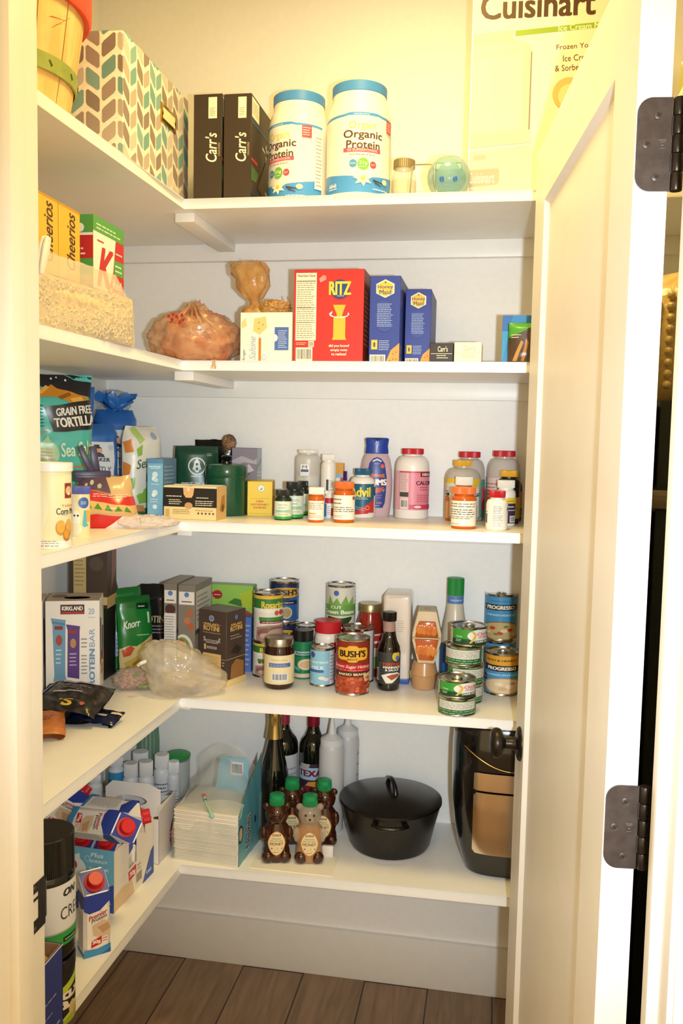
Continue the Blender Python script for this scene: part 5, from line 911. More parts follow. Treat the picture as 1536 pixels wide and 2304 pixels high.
# green sauce packets
def packet(x, y, w, h, rot, lab, seed, front, col='#1f7a34'):
    t = thing('seasoning_packet', lab, 'packet', (x, y, Z4), rot, 'green sauce mix packets'); mb = MB()
    pillow(mb, w, h, .022, mat(col, .25), seed=seed, amp=.003, freq=18, items=front, top=.06, lean=.12, r=.25); mb.build('packet_body', t)
q = ony(306, 1512, 1.99); q.z = Z4; hp = ony(310, 1345, 1.99).z-Z4
KN = [('r', 0, .0, 1, 1, '#1f7a34'), ('r', .0, .86, 1, 1, '#1a6a2e'), ('t', 'Knorr', .38, .66, .50, .095, '#e8ecdc', {'sh': .3, 'rot': 6, 'b': .03}), ('r', .55, .84, .9, .92, '#12301c'), ('n', .6, .86, .86, .90, 1, '#e0e4d0'), ('n', .5, .5, .9, .54, 1, '#a8d0a0'), ('p', [(0, .36), (.25, .40), (.5, .38), (.8, .46), (1, .52), (1, 0), (0, 0)], '#d8c48a'), ('p', [(.05, .34), (.3, .40), (.42, .36), (.3, .28), (.1, .26)], '#c8502c'), ('p', [(.45, .34), (.85, .44), (.9, .36), (.55, .22)], '#e4cc74'), ('p', [(.1, .18), (.5, .26), (.7, .14), (.3, .04)], '#c8a850'), ('p', [(.6, .12), (.9, .2), (.95, .08)], '#8aa84a'), ('r', .84, .66, .90, .8, '#d8e4c8')]
packet(q.x, q.y, .085, hp, face(q.x, q.y)+.35, 'green sauce packet with white script and pasta picture right of the protein bar box', 31, KN)
packet(q.x-.034, q.y+.04, .085, hp+.012, face(q.x, q.y)+.5, 'green packet mostly hidden behind the front sauce packet', 32, [('r', 0, .55, .7, .95, '#2c8840'), ('r', .0, .2, .6, .5, '#a8c4d4'), ('n', .05, .22, .55, .48, 5, '#6a8aa8')])
# rounded black pasta bag
q = ony(345, 1440, 2.11)
t = thing('pasta_bag', 'shiny black pasta bag with gold lettering behind the green packets', 'bag', (q.x-.005, 2.115, Z4), .1); mb = MB()
pillow(mb, .115, ony(345, 1314, 2.115).z-Z4, .055, mat('#221f20', .2), seed=33, amp=.003, freq=12, outline=lambda v: 1 if v < .8 else (1-((v-.8)/.2)**2*.55), items=[('t', 'ROTINI', .62, .58, .5, .085, '#c8b48a', {'b': .04}), ('n', .5, .40, .9, .52, 3, '#a8a098'), ('r', .55, .10, .75, .22, '#c8b078')], top=.16, r=.3); mb.build('bag_body', t)
# tall grey side dish boxes
def greybox(xl, xr, yb, yt, Y, lab, fr, d=.125):
    a, b, w = ply(xl, xr, yb, Y); h = ony((xl+xr)/2, yt, Y).z-Z4
    carton('side_dish_box', lab, 'box', None, w, d, h, '#7c746c', fr, [('r', .05, .55, .95, .93, '#c4beb8'), ('n', .1, .62, .9, .9, 6, '#8a8480'), ('r', 0, .50, 1, .54, '#4a4038'), ('r', 0, 0, 1, .48, '#847a70')], loc=((a.x+b.x)/2, Y+d/2, Z4), group='tall grey side dish boxes', tcol='#a8a29a')
greybox(368, 397, 1500, 1312, 1.945, 'tall grey box with nutrition panel, left one of the grey pair', [('r', .05, .80, .95, .93, '#dcd8d4'), ('c', .5, .90, .025, '#5a7ab8'), ('r', .2, .825, .8, .835, '#6a3a2c'), ('e', .5, .74, .4, .05, '#4a2c2c'), ('r', .05, .10, .95, .70, '#d8d4d2'), ('n', .1, .12, .9, .68, 22, '#8a8684')])
greybox(400, 438, 1500, 1316, 1.945, 'tall grey box with food picture, right one of the grey pair', [('r', .05, .80, .95, .93, '#dcd8d4'), ('c', .5, .90, .025, '#5a7ab8'), ('r', .2, .825, .8, .835, '#6a3a2c'), ('c', .7, .72, .035, '#a8623c'), ('c', .55, .64, .035, '#b87048'), ('c', .75, .58, .035, '#a85c38'), ('e', .30, .33, .62, .17, '#d8d4c8'), ('e', .25, .33, .52, .14, '#7a8c4c'), ('c', .2, .42, .03, '#b8382c'), ('c', .4, .35, .03, '#b8382c'), ('c', .15, .30, .03, '#d8b86a'), ('c', .45, .27, .025, '#d8c48a'), ('c', .3, .22, .03, '#b84a34'), ('p', [(.3, .0), (1, 0), (1, .12), (.6, .16)], '#a8a040')])
# green and blue boxes behind
a, b, w = ply(466, 568, 1400, 2.125); h = ony(515, 1316, 2.125).z-Z4
carton('baking_mix_box', 'lime green baking mix box with a red spoon emblem behind the brown salad box', 'box', None, w, .035, h, '#8cc04c', [('r', 0, .0, 1, 1, '#9acc58'), ('r', .0, .88, .3, .905, '#c03030'), ('e', .22, .875, .11, .055, '#c03030'), ('e', .22, .875, .085, .04, '#a82a2c'), ('n', .15, .86, .29, .89, 1, '#f0d8d0'), ('p', [(.45, .78), (.6, .84), (.8, .82), (.75, .74)], '#4a7a34'), ('p', [(.72, .3), (1, .3), (1, .66), (.85, .70), (.72, .6)], '#c4482c'), ('c', .88, .56, .06, '#e07848'), ('p', [(.7, .90), (1, .96), (1, .74), (.8, .7)], '#b8cc3c'), ('p', [(0, 0), (1, 0), (1, .28), (0, .34)], '#5f8c38'), ('c', .78, .48, .04, '#e8e4d4')], [('r', 0, 0, 1, 1, '#7aac44')], loc=((a.x+b.x)/2, 2.1435, Z4), tcol='#98ac88')
a, b, w = ply(505, 565, 1400, 2.08); h = ony(530, 1388, 2.08).z-Z4
carton('baking_mix_box', 'short blue box with orange and white print behind the brown salad box', 'box', None, w, .036, h, '#3858a8', [('p', [(0, 0), (.6, 0), (.5, .5), (.2, .9), (0, 1)], '#c8763c'), ('r', .62, 0, 1, 1, '#5c78bc'), ('n', .65, .1, .95, .9, 9, '#a8b8dc'), ('p', [(.1, .3), (.5, .4), (.45, .6), (.1, .55)], '#8ca848')], loc=((a.x+b.x)/2, 2.1, Z4))
# brown salad rotini box lying on a cream flap
m_, rot, w = pl2(444, 1536, 511, 1546, Z4); h = ony(475, 1374, m_.y).z-Z4-.016; d = .075
p = on_front(m_, rot-.12, d)
DK = '#4a3a34'; YL = '#d2a860'
carton('pasta_salad_box', 'dark brown pasta salad box with yellow lettering and cream panel', 'box', None, w, d, h, DK, [('c', .46, .885, .043, '#d8d4d0'), ('c', .46, .885, .036, '#5a78b8'), ('t', 'SALAD', .46, .80, .50, .032, YL, {'b': .05}), ('r', .14, .797, .20, .803, YL), ('r', .74, .797, .80, .803, YL), ('t', 'ROTINI', .46, .74, .56, .075, YL, {'b': .045}), ('n', .15, .66, .80, .69, 1, '#a89888'), ('p', [(.16, .60), (.24, .61), (.24, .57), (.72, .57), (.72, .61), (.80, .60), (.76, .57), (.80, .54), (.70, .545), (.70, .52), (.26, .52), (.26, .545), (.16, .54), (.20, .57)], '#a8a098'), ('t', 'PASTA', .48, .547, .36, .030, '#4a3a34', {'b': .04}), ('r', .20, .42, .27, .50, '#d8b878'), ('r', .30, .435, .66, .475, '#a89c90'), ('t', '12 OZ', .48, .455, .26, .025, '#4a3a34'), ('r', .16, .05, .82, .37, '#dcb878'), ('n', .20, .08, .78, .34, 9, '#c09c60'), ('n', .02, .2, .14, .32, 3, '#c8b8a0'), ('r', 0, .30, .15, .305, '#c8b8a0'), ('r', .84, .30, 1, .305, '#c8b8a0'), ('n', .86, .2, .96, .28, 2, '#c8b8a0')],
       [('c', .5, .9, .035, '#5a78b8'), ('t', 'SALAD', .5, .80, .55, .032, YL, {'b': .05}), ('t', 'ROTINI', .5, .74, .6, .07, YL, {'b': .045}), ('n', .2, .58, .8, .66, 2, '#a89888'), ('p', [(.2, .4), (.5, .5), (.8, .42), (.6, .34)], '#2c2422'), ('p', [(.2, .0), (.9, 0), (.9, .22), (.5, .28), (.25, .2)], '#9a6a3c'), ('r', 0, .30, 1, .306, '#c8b8a0')], loc=(p[0], p[1], Z4+.016), rot=rot-.12, tcol='#6c6058')
mb = MB(); mb.box(-w/2-.002, w/2+.002, -d/2-.003, d/2+.003, 0, .0155, mat('#e6c78a', .5), bv=.001); mb.decals([('n', .2, .25, .6, .75, 1, '#c8a868')], w, .015, lambda x, y, o: Vector((x-w/2, -d/2-.003-o, y)))
tag(mb.build('cardboard_tray'), 'low cream cardboard tray under the dark brown pasta salad box', 'tray', loc=(p[0], p[1], Z4), rot=rot-.12)
# crinkled clear bag and a bag of beans
clearb = noisy('clear_crinkle', '#e4d6c0', '#f0e6d6', 30, .13, 1.0, 38, al=.36)
q = onz(405, 1578, Z4)
t = thing('clear_bag', 'large crinkled clear bag slumped at the inner corner of the fourth shelf', 'bag', (q.x-.020, q.y+.062, Z4), face(q.x, q.y)-.1); mb = MB()
tt = bmesh.new(); bmesh.ops.create_uvsphere(tt, u_segments=56, v_segments=40, radius=1)
for v in tt.verts:
    d_ = v.co.normalized(); k = noise.noise(d_*1.6+Vector((4, 2, 9)))*.9+abs(noise.noise(d_*4+Vector((1, 7, 3))))*1.3+.5*abs(noise.noise(d_*9)); zz = max(d_.z, -.2)
    sl = 1+.65*max(0, -d_.z+.25)*max(0, d_.x); v.co = Vector((d_.x*.078*sl-.040*max(zz, 0), d_.y*.062, .052+.066*d_.z))+d_*k*.0085
    if v.co.z < .002: v.co.z = .002
mb.take(tt, clearb); mb.build('bag_body', t)
mb = MB(); crumple(mb, (.0, 0, .030), .060, noisy('bag_contents', '#c8ae88', '#d8c4a0', 60, .6, .5, 80, al=.5), 41, .005, 20, sc=(.8, .6, .30), flat=.003); mb.build('dry_contents', t)
mb = MB(); mb.tube([(-.075, -.045, .085), (-.085, -.056, .083), (-.09, -.05, .078)], .004, mat('#e8e4dc', .2)); mb.build('twist_tie', t)
q = onz(305, 1558, Z4)
t = thing('bean_bag', 'small clear bag of pinkish beans beside the protein bar box', 'bag', (q.x-.020, q.y+.028, Z4), face(q.x, q.y)+.1); mb = MB()
crumple(mb, (0, 0, .024), .044, mat('#d8c4b4', .12, 0, .38), 43, .004, 16, sc=(1.0, .7, .55), flat=.001); mb.ball((.028, -.022, .010), .014, mat('#9aa86a', .2, 0, .55), sc=(1.6, .8, .45)); mb.build('bag_body', t)
mb = MB(); bn = mat('#c89078', .5); rd = random.Random(8)
for i in range(140):
    a = rd.uniform(0, 2*PI); r_ = rd.uniform(0, 1)**.5; zz = rd.uniform(0, 1); mb.ball((.037*r_*math.cos(a)*(1-.4*zz), .026*r_*math.sin(a)*(1-.4*zz), .006+.030*zz), .0036, bn, n=8, sc=(1.4, 1, 1))
mb.build('beans', t)['kind'] = 'stuff'
mb = MB(); mb.decals([('p', [(.1, .2), (.5, .9), (.9, .4), (.6, .1)], '#6a8a4a')], .02, .014, lambda x, y, o: Vector((x-.004, -.030-o, .034+y))); mb.build('green_print', t)
# foil granola wrappers at the front left
fl = noisy('charcoal_foil', '#2c2826', '#4a4440', 50, .22, .6, 60, m=.3); nv = noisy('navy_foil', '#0e1630', '#1a2446', 50, .15, .6, 60, m=.3)
q = onz(150, 1625, Z4)
t = thing('foil_snack_bag', 'open charcoal foil snack bag lying in front of the white protein bar boxes', 'bag', (q.x+.0, q.y+.02, Z4+.013), 0)
def lying(mb, w, d, h, M, seed, items, amp=.006, tilt=0.0):
    X = Tm((0, 0, h*.5)) @ Rm(math.radians(-72+tilt), 'X') @ Tm((0, 0, -d/2)); return pillow(mb, w, d, h, M, seed=seed, amp=amp, freq=22, items=items, bot=.18, top=.2, r=.25, X=X)
mb = MB(); lying(mb, .150, .110, .050, fl, 51, [('p', [(0, .2), (.14, .3), (.2, .9), (0, .9)], '#1c3468'), ('p', [(.3, .78), (.75, .86), (.8, .80), (.34, .72)], '#b8b0a8'), ('n', .3, .55, .78, .68, 3, '#8a847e'), ('p', [(.28, .44), (.7, .50), (.72, .47), (.28, .41)], '#c8c0b8'), ('c', .62, .16, .15, '#1c1614'), ('t', "'S", .55, .17, .20, .20, '#e0b83c', {'b': .05}), ('c', .80, .18, .05, '#c8643c')]); mb.build('bag_body', t)
t = tt = None
def lie_thing(name, lab, cat, px, py, rot, w, d, h, M, seed, items, part='wrapper_body', amp=.005, dz=0.0, tilt=0.0):
    q = onz(px, py, Z4); t = thing(name, lab, cat, (q.x, q.y, Z4+dz), rot); mb = MB(); lying(mb, w, d, h, M, seed, items, amp, tilt); mb.build(part, t); return t
lie_thing('foil_wrapper', 'crushed navy foil wrapper near the front edge of the fourth shelf', 'wrapper', 212, 1625, -.1, .112, .052, .020, nv, 52, [('p', [(.55, .3), (.8, .35), (.78, .48), (.55, .42)], '#b0a8a8'), ('p', [(.8, .6), (1, .7), (1, .8), (.8, .72)], '#d8b890'), ('p', [(.5, .9), (.65, .95), (.64, 1), (.5, 1)], '#b8784a')], amp=.006, dz=.002)
lie_thing('orange_wrapper', 'orange brown paper bag end poking out beside the left door jamb', 'bag', 95, 1655, .5, .085, .085, .030, noisy('orange_paper', '#b0622c', '#c87a40', 20, .35, .4, 60), 53, [('n', .1, .4, .8, .6, 2, '#8a4a20')], dz=.006)
q = onz(150, 1540, Z4); t = thing('brown_snack_bag', 'folded brown snack bag top resting between bar box and charcoal bag', 'bag', (q.x, q.y-.02, Z4+.050), -.15); mb = MB(); crumple(mb, (0, 0, .008), .040, noisy('brown_paper_foil', '#6a4a3a', '#a07c60', 30, .35, .5, 50), 55, .005, 22, sc=(1.1, .5, .30)); mb.build('bag_body', t)
# ---------------------------------------------------------------- cans and jars
def zcan(xl, xr, yb, yt, z, lab, lbl, items, th=0.0, group='stacked food cans', **k):
    x, y, R, h = cyl(xl, xr, yb, yt, z); can(k.pop('name', 'food_can'), lab, (x, y, z), face(x, y)+th, R, h, lbl, items, group=group, **k); return x, y, R, h
RO = [('r', 0, .93, 1, 1, '#e0b83c'), ('r', 0, .72, 1, .93, '#3a7a3c'), ('p', [(0, .72), (1, .72), (1, .68), (.5, .62), (0, .68)], '#ece6dc'), ('t', 'Rosarita', .60, .80, .52, .15, '#e8c84a', {'b': .05}), ('c', .80, .63, .06, '#c8482c'), ('c', .68, .62, .055, '#d05a34'), ('c', .90, .62, .05, '#c8482c'), ('r', .28, .45, .98, .53, '#3f8a3c'), ('r', .30, .39, .96, .45, '#7a2a34'), ('n', .36, .40, .9, .44, 1, '#e8d8d8'), ('p', [(.22, .30), (.5, .36), (1, .34), (1, .0), (.2, 0)], '#a8847a'), ('e', .62, .17, .38, .15, '#8a5c54'), ('e', .70, .18, .22, .09, '#b8988c'), ('e', .42, .12, .12, .06, '#c0a498'), ('c', .52, .30, .03, '#6a8a3c'), ('n', .03, .76, .10, .84, 1, '#e8e8d8')]
x, y, R, h = zcan(567, 634, 1527, 1437, Z4, 'lower green-banded bean can with yellow lettering, under its twin beside the jam jar', '#e4ddd0', RO)
h = h*.93
zc = Z4+h+.002
t_ = ony(602, 1330, y).z-zc
can('food_can', 'upper bean can with green band and yellow lettering, on top of its twin', (x+.001, y, zc), face(x, y)+.05, R, t_, '#e4ddd0', RO, group='stacked food cans')
# navy bean can at the back, on another
bx, by = ony(640, 1400, 2.146).x, 2.146; bh = .122
NB = [('r', 0, 0, 1, 1, '#182a54'), ('p', [(.1, 0), (.9, 0), (1, .9), (.6, .6), (.3, .4)], '#2a5a9c'), ('e', .50, .76, .42, .14, '#e0b03c'), ('e', .50, .76, .40, .12, '#c8962c'), ('t', "BUSH'S", .5, .765, .62, .15, '#1c2440', {'b': .05}), ('r', .35, .44, .8, .55, '#1c2038'), ('n', .4, .46, .75, .53, 1, '#c8ccd8'), ('c', .52, .22, .16, '#c8b88c'), ('c', .52, .22, .12, '#a8906a')]
can('food_can', 'navy can at the back supporting a twin, hidden behind the jam jar', (bx, by, Z4), face(bx, by), .0375, bh, '#182a54', NB, group='stacked food cans')
can('food_can', 'navy blue bean can with gold oval on top of the rear stack', (bx-.001, by, Z4+bh+.0005), face(bx, by)+.1, .0375, ony(640, 1304, by).z-Z4-bh, '#182a54', NB, group='stacked food cans')
# silver topped can behind, green beans at the back
x, y, R, h = cyl(664, 714, 1500, 1406, Z4); can('food_can', 'plain silver-topped can just behind the green shaker', (ony(690, 1406, 2.125).x, 2.125, Z4), 0, .029, ony(690, 1404, 2.125).z-Z4, '#d8d0c4', [('r', 0, 0, 1, .8, '#8ab0c0')], group='stacked food cans')
gx_, gy_ = ony(766, 1400, 2.146).x, 2.146
GBN = [('r', 0, 0, 1, 1, '#d8d4c8'), ('r', .02, .28, .92, .56, '#6a9c4a'), ('p', [(.18, .56), (.24, .80), (.32, .60), (.42, .74), (.5, .58), (.62, .80), (.68, .60), (.80, .78), (.82, .56)], '#78ac50'), ('c', .40, .86, .07, '#4a6cb0'), ('t', 'CUT', .40, .50, .24, .07, '#e8ecd8', {'b': .04}), ('t', 'Green Beans', .46, .38, .78, .10, '#f0f0e0', {'b': .04}), ('p', [(.05, 0), (.2, .26), (.5, .22), (.75, .26), (.9, 0)], '#28401c'), ('p', [(.6, 0), (.85, .3), (.95, .05)], '#e0dcd0'), ('n', .92, .1, 1, .9, 8, '#6a7a8c')]
can('food_can', 'green bean can hidden beneath its twin behind the red-lidded jar', (gx_, gy_, Z4), 0, .0375, .115, '#d8d4c8', GBN, group='stacked food cans')
can('food_can', 'cut green bean can standing high at the back of the shelf', (gx_, gy_-.001, Z4+.1155), face(gx_, gy_), .0375, ony(766, 1312, gy_).z-Z4-.1155, '#d8d4c8', GBN, group='stacked food cans')
# jam jar
x, y, R, h = cyl(593, 661, 1553, 1432, Z4)
t = thing('jam_jar', 'dark jam jar with silver lid and cream barcode label at the front', 'jar', (x, y, Z4), face(x, y), 'glass jars on the fourth shelf')
dkj = mat('#2a0c0a', .06, 0, 1, 0, .5)
mb = MB(); mb.lathe([(R*.86, 0), (R*.97, .004), (R, .010), (R, h*.66), (R*.97, h*.74), (R*.90, h*.80), (R*.88, h*.86)], dkj, n=48); mb.build('glass_jar', t)
mb = MB(); mb.lathe([(R*.93, h*.845), (R*.95, h*.85), (R*.95, h*.96), (R*.90, h*.995), (R*.80, h*.985), (.0005, h*.985)], mat('#b8b0a0', .25, 1), n=48); mb.build('lid', t)
mb = MB(); z0, z1 = h*.11, h*.68; mb.lathe([(R+.0001, z0), (R+.0004, z0+.0005), (R+.0004, z1), (R+.0001, z1+.0005)], mat('#e2d2a4', .5), n=48, capb=False, capt=False); mb.decals([('n', .33, .82, .72, .88, 2, '#a8926a'), ('r', .28, .60, .76, .74, '#4a60a8'), ('n', .31, .62, .73, .72, 2, '#b8c4e0'), ('b', .34, .12, .70, .40, '#d8d8e0'), ('c', .86, .2, .02, '#8a6a5a'), ('e', .99, .45, .035, .14, '#3a1c14')], PI*R, z1-z0, cylf(R+.0004, z0), gx=PI*R/24); mb.build('paper_label', t)
# green shaker
x, y, R, h = cyl(658, 703, 1529, 1416, Z4)
t = bottle('cheese_shaker', 'green parmesan shaker with black lid between the jam jar and the red-lidded jar', 'bottle', (x, y, Z4), face(x, y), R, h, '#2a7a54', '#141414', R*1.02, h*.22, '#1f7a52', [('r', 0, 0, 1, .12, '#d8c4a8'), ('r', 0, .64, 1, .82, '#1a5a44'), ('r', .2, .68, .85, .80, '#9cc0b4'), ('t', 'Parmesan', .53, .74, .5, .07, '#1a4a3c', {'b': .03}), ('e', .62, .40, .28, .17, '#e0c8a8'), ('e', .62, .40, .2, .11, '#d8b088'), ('p', [(.1, .3), (.4, .2), (.4, .3), (.1, .38)], '#58a8a0')], lz=(.04, .72), neck=R*.97, shoulder=.04, group='glass jars on the fourth shelf')
# red lid jar
x, y, R, h = cyl(706, 766, 1528, 1392, Z4); x, y = ony(737, 1500, 2.082).x, 2.082
bottle('mayonnaise_jar', 'white jar with broad red screw lid behind the small blue milk can', 'jar', (x, y, Z4), face(x, y), R, h, '#ece4dc', '#c4202a', R*.96, h*.20, '#ece6dc', [('r', 0, .72, 1, .94, '#c8402c'), ('r', .55, .7, .8, 1, '#b82a24'), ('n', .1, .3, .5, .6, 4, '#8a9a8c')], lz=(.06, .66), neck=R*.9, shoulder=.14, group='glass jars on the fourth shelf')
# small blue milk can
EV = [('r', 0, .0, 1, 1, '#8cc0d8'), ('r', .72, 0, 1, 1, '#dcd8dc'), ('n', .74, .1, .98, .9, 8, '#7a84b4'), ('c', .22, .87, .09, '#3c54a0'), ('t', 'Evaporated', .36, .66, .62, .10, '#e0f0f0', {'b': .02}), ('t', 'MILK', .38, .50, .36, .10, '#e0f0f0', {'b': .02}), ('r', 0, .36, .55, .44, '#3c60a4'), ('e', .5, .20, .10, .05, '#e8dcd0'), ('e', .62, .16, .08, .05, '#e8dcd0'), ('n', .1, .05, .3, .1, 1, '#d8ecf0')]
zcan(696, 751, 1547, 1453, Z4, 'small light blue evaporated milk can left of the baked beans', '#8cc0d8', EV)
# baked beans front and a can behind
BB = [('r', 0, 0, 1, 1, '#8c2c1a'), ('p', [(.0, 0), (1, 0), (1, .34), (0, .34)], '#a8442c'), ('p', [(.19, .87), (.25, .89), (.38, .89), (.43, .93), (.57, .93), (.62, .89), (.75, .89), (.81, .87), (.83, .77), (.81, .67), (.75, .65), (.62, .65), (.57, .61), (.43, .61), (.38, .65), (.25, .65), (.19, .67), (.17, .77)], '#e2ac34'), ('t', "BUSH'S", .5, .775, .52, .125, '#2a1410', {'b': .05}), ('t', 'BEST', .5, .665, .2, .035, '#5a3418', {'b': .02}), ('p', [(0, .60), (1, .54), (1, .42), (0, .46)], '#b8242c'), ('t', 'Brown Sugar Hickory', .5, .515, .80, .075, '#f0dcd0', {'sh': .25, 'b': .01, 'rot': -1}), ('n', .05, .445, .9, .465, 1, '#e8b8b0'), ('r', 0, .33, 1, .42, '#3a1814'), ('t', 'BAKED BEANS', .5, .375, .56, .045, '#e8d8a8', {'b': .03}), ('p', [(.72, .36), (.95, .40), (.97, .24), (.76, .22)], '#d8bc84')]
rd = random.Random(3)
for k in range(46): BB.append(('e', .04+rd.random()*.9, .02+rd.random()*.28, .040, .030, ['#b8502c', '#c8643a', '#a03c22', '#8c301c'][k % 4]))
BB += [('t', 'NET WT', .86, .07, .16, .03, '#f0e0d0'), ('t', '16 OZ', .86, .03, .14, .03, '#f0e0d0')]
zcan(753, 830, 1567, 1431, Z4, 'front baked beans can, dark red with a gold nameplate and bean picture', '#8c2c1a', BB)
zcan(768, 840, 1540, 1408, Z4, 'can standing right behind the front baked beans can', '#7a2a1c', [('r', .6, 0, .86, 1, '#d8d0d0'), ('r', .86, 0, 1, 1, '#8c8c94')])
# red sauce jar
x, y, R, h = cyl(800, 862, 1505, 1358, Z4); x, y = ony(831, 1450, 2.138).x, 2.138
t = thing('sauce_jar', 'red pasta sauce jar with pale gold lid behind the dark teriyaki bottle', 'jar', (x, y, Z4), face(x, y), 'glass jars on the fourth shelf')
mb = MB(); mb.lathe([(R*.88, 0), (R, .006), (R, h*.62), (R*.95, h*.74), (R*.80, h*.84), (R*.76, h*.90)], mat('#8c1e12', .08, 0, coat=.6), n=44); mb.build('glass_jar', t)
mb = MB(); mb.lathe([(R*.80, h*.885), (R*.83, h*.89), (R*.83, h*.985), (R*.78, h), (.0005, h*.995)], mat('#a89a70', .3, .9), n=40); mb.build('lid', t)
mb = MB(); z0, z1 = h*.12, h*.60; mb.lathe([(R+.0004, z0), (R+.0004, z1)], mat('#d8c8a8', .5), n=40, capb=False, capt=False); mb.decals([('r', 0, .6, 1, .95, '#b82a2c'), ('n', 0.350, 0.684, 0.850, 0.876, 1, '#f0e0d0'), ('r', .3, .0, 1, .35, '#6a9a4a'), ('c', .9, .25, .12, '#c84a30')], PI*R, z1-z0, cylf(R+.0005, z0), gx=PI*R/20); mb.build('paper_label', t)
# teriyaki bottle
x, y, R, h = cyl(847, 898, 1556, 1376, Z4)
t = thing('teriyaki_bottle', 'dark teriyaki sauce bottle with black cap at the front of the fourth shelf', 'bottle', (x, y, Z4), face(x, y))
mb = MB(); mb.lathe([(R*.88, 0), (R*.98, .003), (R, .008), (R, h*.50), (R*.96, h*.56), (R*.70, h*.64), (R*.58, h*.72), (R*.56, h*.755)], mat('#140a08', .05, 0, coat=.8), n=44, capt=False); mb.lathe([(R*.56, h*.755), (R*.54, h*.80), (R*.50, h*.86), (R*.50, h*.90)], mat('#b89488', .1, 0, .8), n=36); mb.build('glass_bottle', t)
mb = MB(); knurl(mb, R*.60, h*.885, h, mat('#15110f', .3), n=44); mb.build('cap', t)
mb = MB(); z0, z1 = h*.09, h*.50; mb.lathe([(R+.0002, z0), (R+.0006, z0), (R+.0006, z1), (R+.0002, z1)], mat('#3a3c38', .45), n=44, capb=False, capt=False)
mb.decals([('c', .74, .88, .15, '#d8b83c'), ('c', .78, .82, .08, '#5070b4'), ('c', .10, .80, .07, '#34509c'), ('t', 'TERIYAKI', .62, .64, .60, .085, '#c8432c', {'b': .05}), ('t', 'MARINADE', .62, .54, .52, .07, '#ece4d8', {'b': .04}), ('t', '& SAUCE', .62, .455, .40, .06, '#ece4d8', {'b': .04}), ('p', [(.30, .28), (.52, .36), (.78, .38), (.90, .30), (.62, .05), (.45, .04)], '#e8e0d4'), ('p', [(.45, .26), (.6, .32), (.82, .33), (.84, .26), (.6, .14)], '#a0563c'), ('b', .08, .1, .2, .5, '#c8c4bc'), ('n', .2, .1, .28, .7, 8, '#8a8a84')], PI*R, z1-z0, cylf(R+.0006, z0), gx=PI*R/24); mb.build('paper_label', t)
# white rice bag box
a, b, w = ply(857, 919, 1510, 2.065); h = ony(890, 1338, 2.065).z-Z4; d = .098
t = thing('rice_package', 'tall glossy white plastic-wrapped package with a blue base behind the teriyaki bottle', 'package', ((a.x+b.x)/2, 2.065+d/2, Z4), .03)
mb = MB(); mb.box(-w/2, w/2, -d/2, d/2, .004, h, mat('#e6d6c8', .2, coat=.4), bv=.009, seg=4); mb.box(-w/2+.003, w/2-.001, -d/2-.0006, d/2, .0, .014, mat('#3a56a0', .4), bv=.002); mb.decals([('n', .55, .58, .9, .72, 6, '#b8a8a0'), ('r', .1, .965, .9, .968, '#8a6a50')], w-.018, h, lambda x, y_, o: Vector((x-w/2+.009, -d/2-o, y_)), r=.3); mb.decals([('n', .1, .7, .9, .9, 4, '#8a8484'), ('r', .1, .78, .2, .84, '#2c2824'), ('r', .1, .4, .9, .5, '#8ca0c0')], d-.02, h, lambda x, y_, o: Vector((w/2+o, x-d/2+.01, y_)), r=.3); mb.build('package_body', t)
# snack cup packs
def cup(mb, X, r0, r1, h, M, n=36): mb.lathe([(r0*.9, 0), (r0, .002), (r1, h*.92), (r1+.002, h*.94), (r1+.002, h)], M, X, n=n)
x, y, R, h = cyl(921, 984, 1556, 1486, Z4)
t = thing('snack_cup_pack', 'pair of tan snack cups stacked mouth to mouth beneath the peach cups', 'snack cup', (x, y, Z4), face(x, y), 'snack cup packs')
cm = mat('#c8986a', .2, 0, .92); h2 = h/2; mb = MB(); cup(mb, Matrix.Identity(4), R*.80, R*.97, h2, cm); mb.build('lower_cup', t)
mb = MB(); cup(mb, Tm((0, 0, h+.0005)) @ Rm(PI, 'X'), R*.78, R*.97, h2, cm); mb.build('upper_cup', t)
mb = MB(); mb.decals([('p', [(0, .9), (.15, .9), (.25, .2), (.4, .1), (.2, 0)], '#8aa84a')], .03, .02, lambda xx, yy, o: Vector((-R-.001-o+xx*.4, -R*.5-yy*.2, h2-.006+yy))); mb.build('green_seal', t)
zt2 = Z4+h+.001; hh = ony(960, 1368, y).z-zt2; wU = R*1.04
t = thing('fruit_cup_pack', 'cardboard sleeve of two orange peach cups above the tan snack cups', 'snack cup', (x+.004, y, zt2), face(x, y), 'snack cup packs')
pc = mat('#b8521c', .15, 0, coat=.3); ps = [(-wU*.55, 0), (-wU*.98, hh*.42), (-wU*.98, hh*.55), (-wU*.62, hh*.98), (wU*.62, hh*.98), (wU*.98, hh*.55), (wU*.98, hh*.42), (wU*.55, 0)]
mb = MB(); V = []; pin = [(px_*.99, pz) for px_, pz in ps]
slv = mat('#d8c09a', .5); mb.prism([(a_, b_) for a_, b_ in ps], slv, -.030, .045, bv=.002)
mb.decals([('r', .1, .2, .9, .8, '#a8bca0'), ('r', .35, .3, .65, .7, '#c87a6c'), ('r', .42, .4, .58, .6, '#d8a890')], wU*1.2, .07, lambda xx, yy, o: Vector((xx-wU*.6, yy-.028, hh*.98+o))); mb.build('sleeve', t)
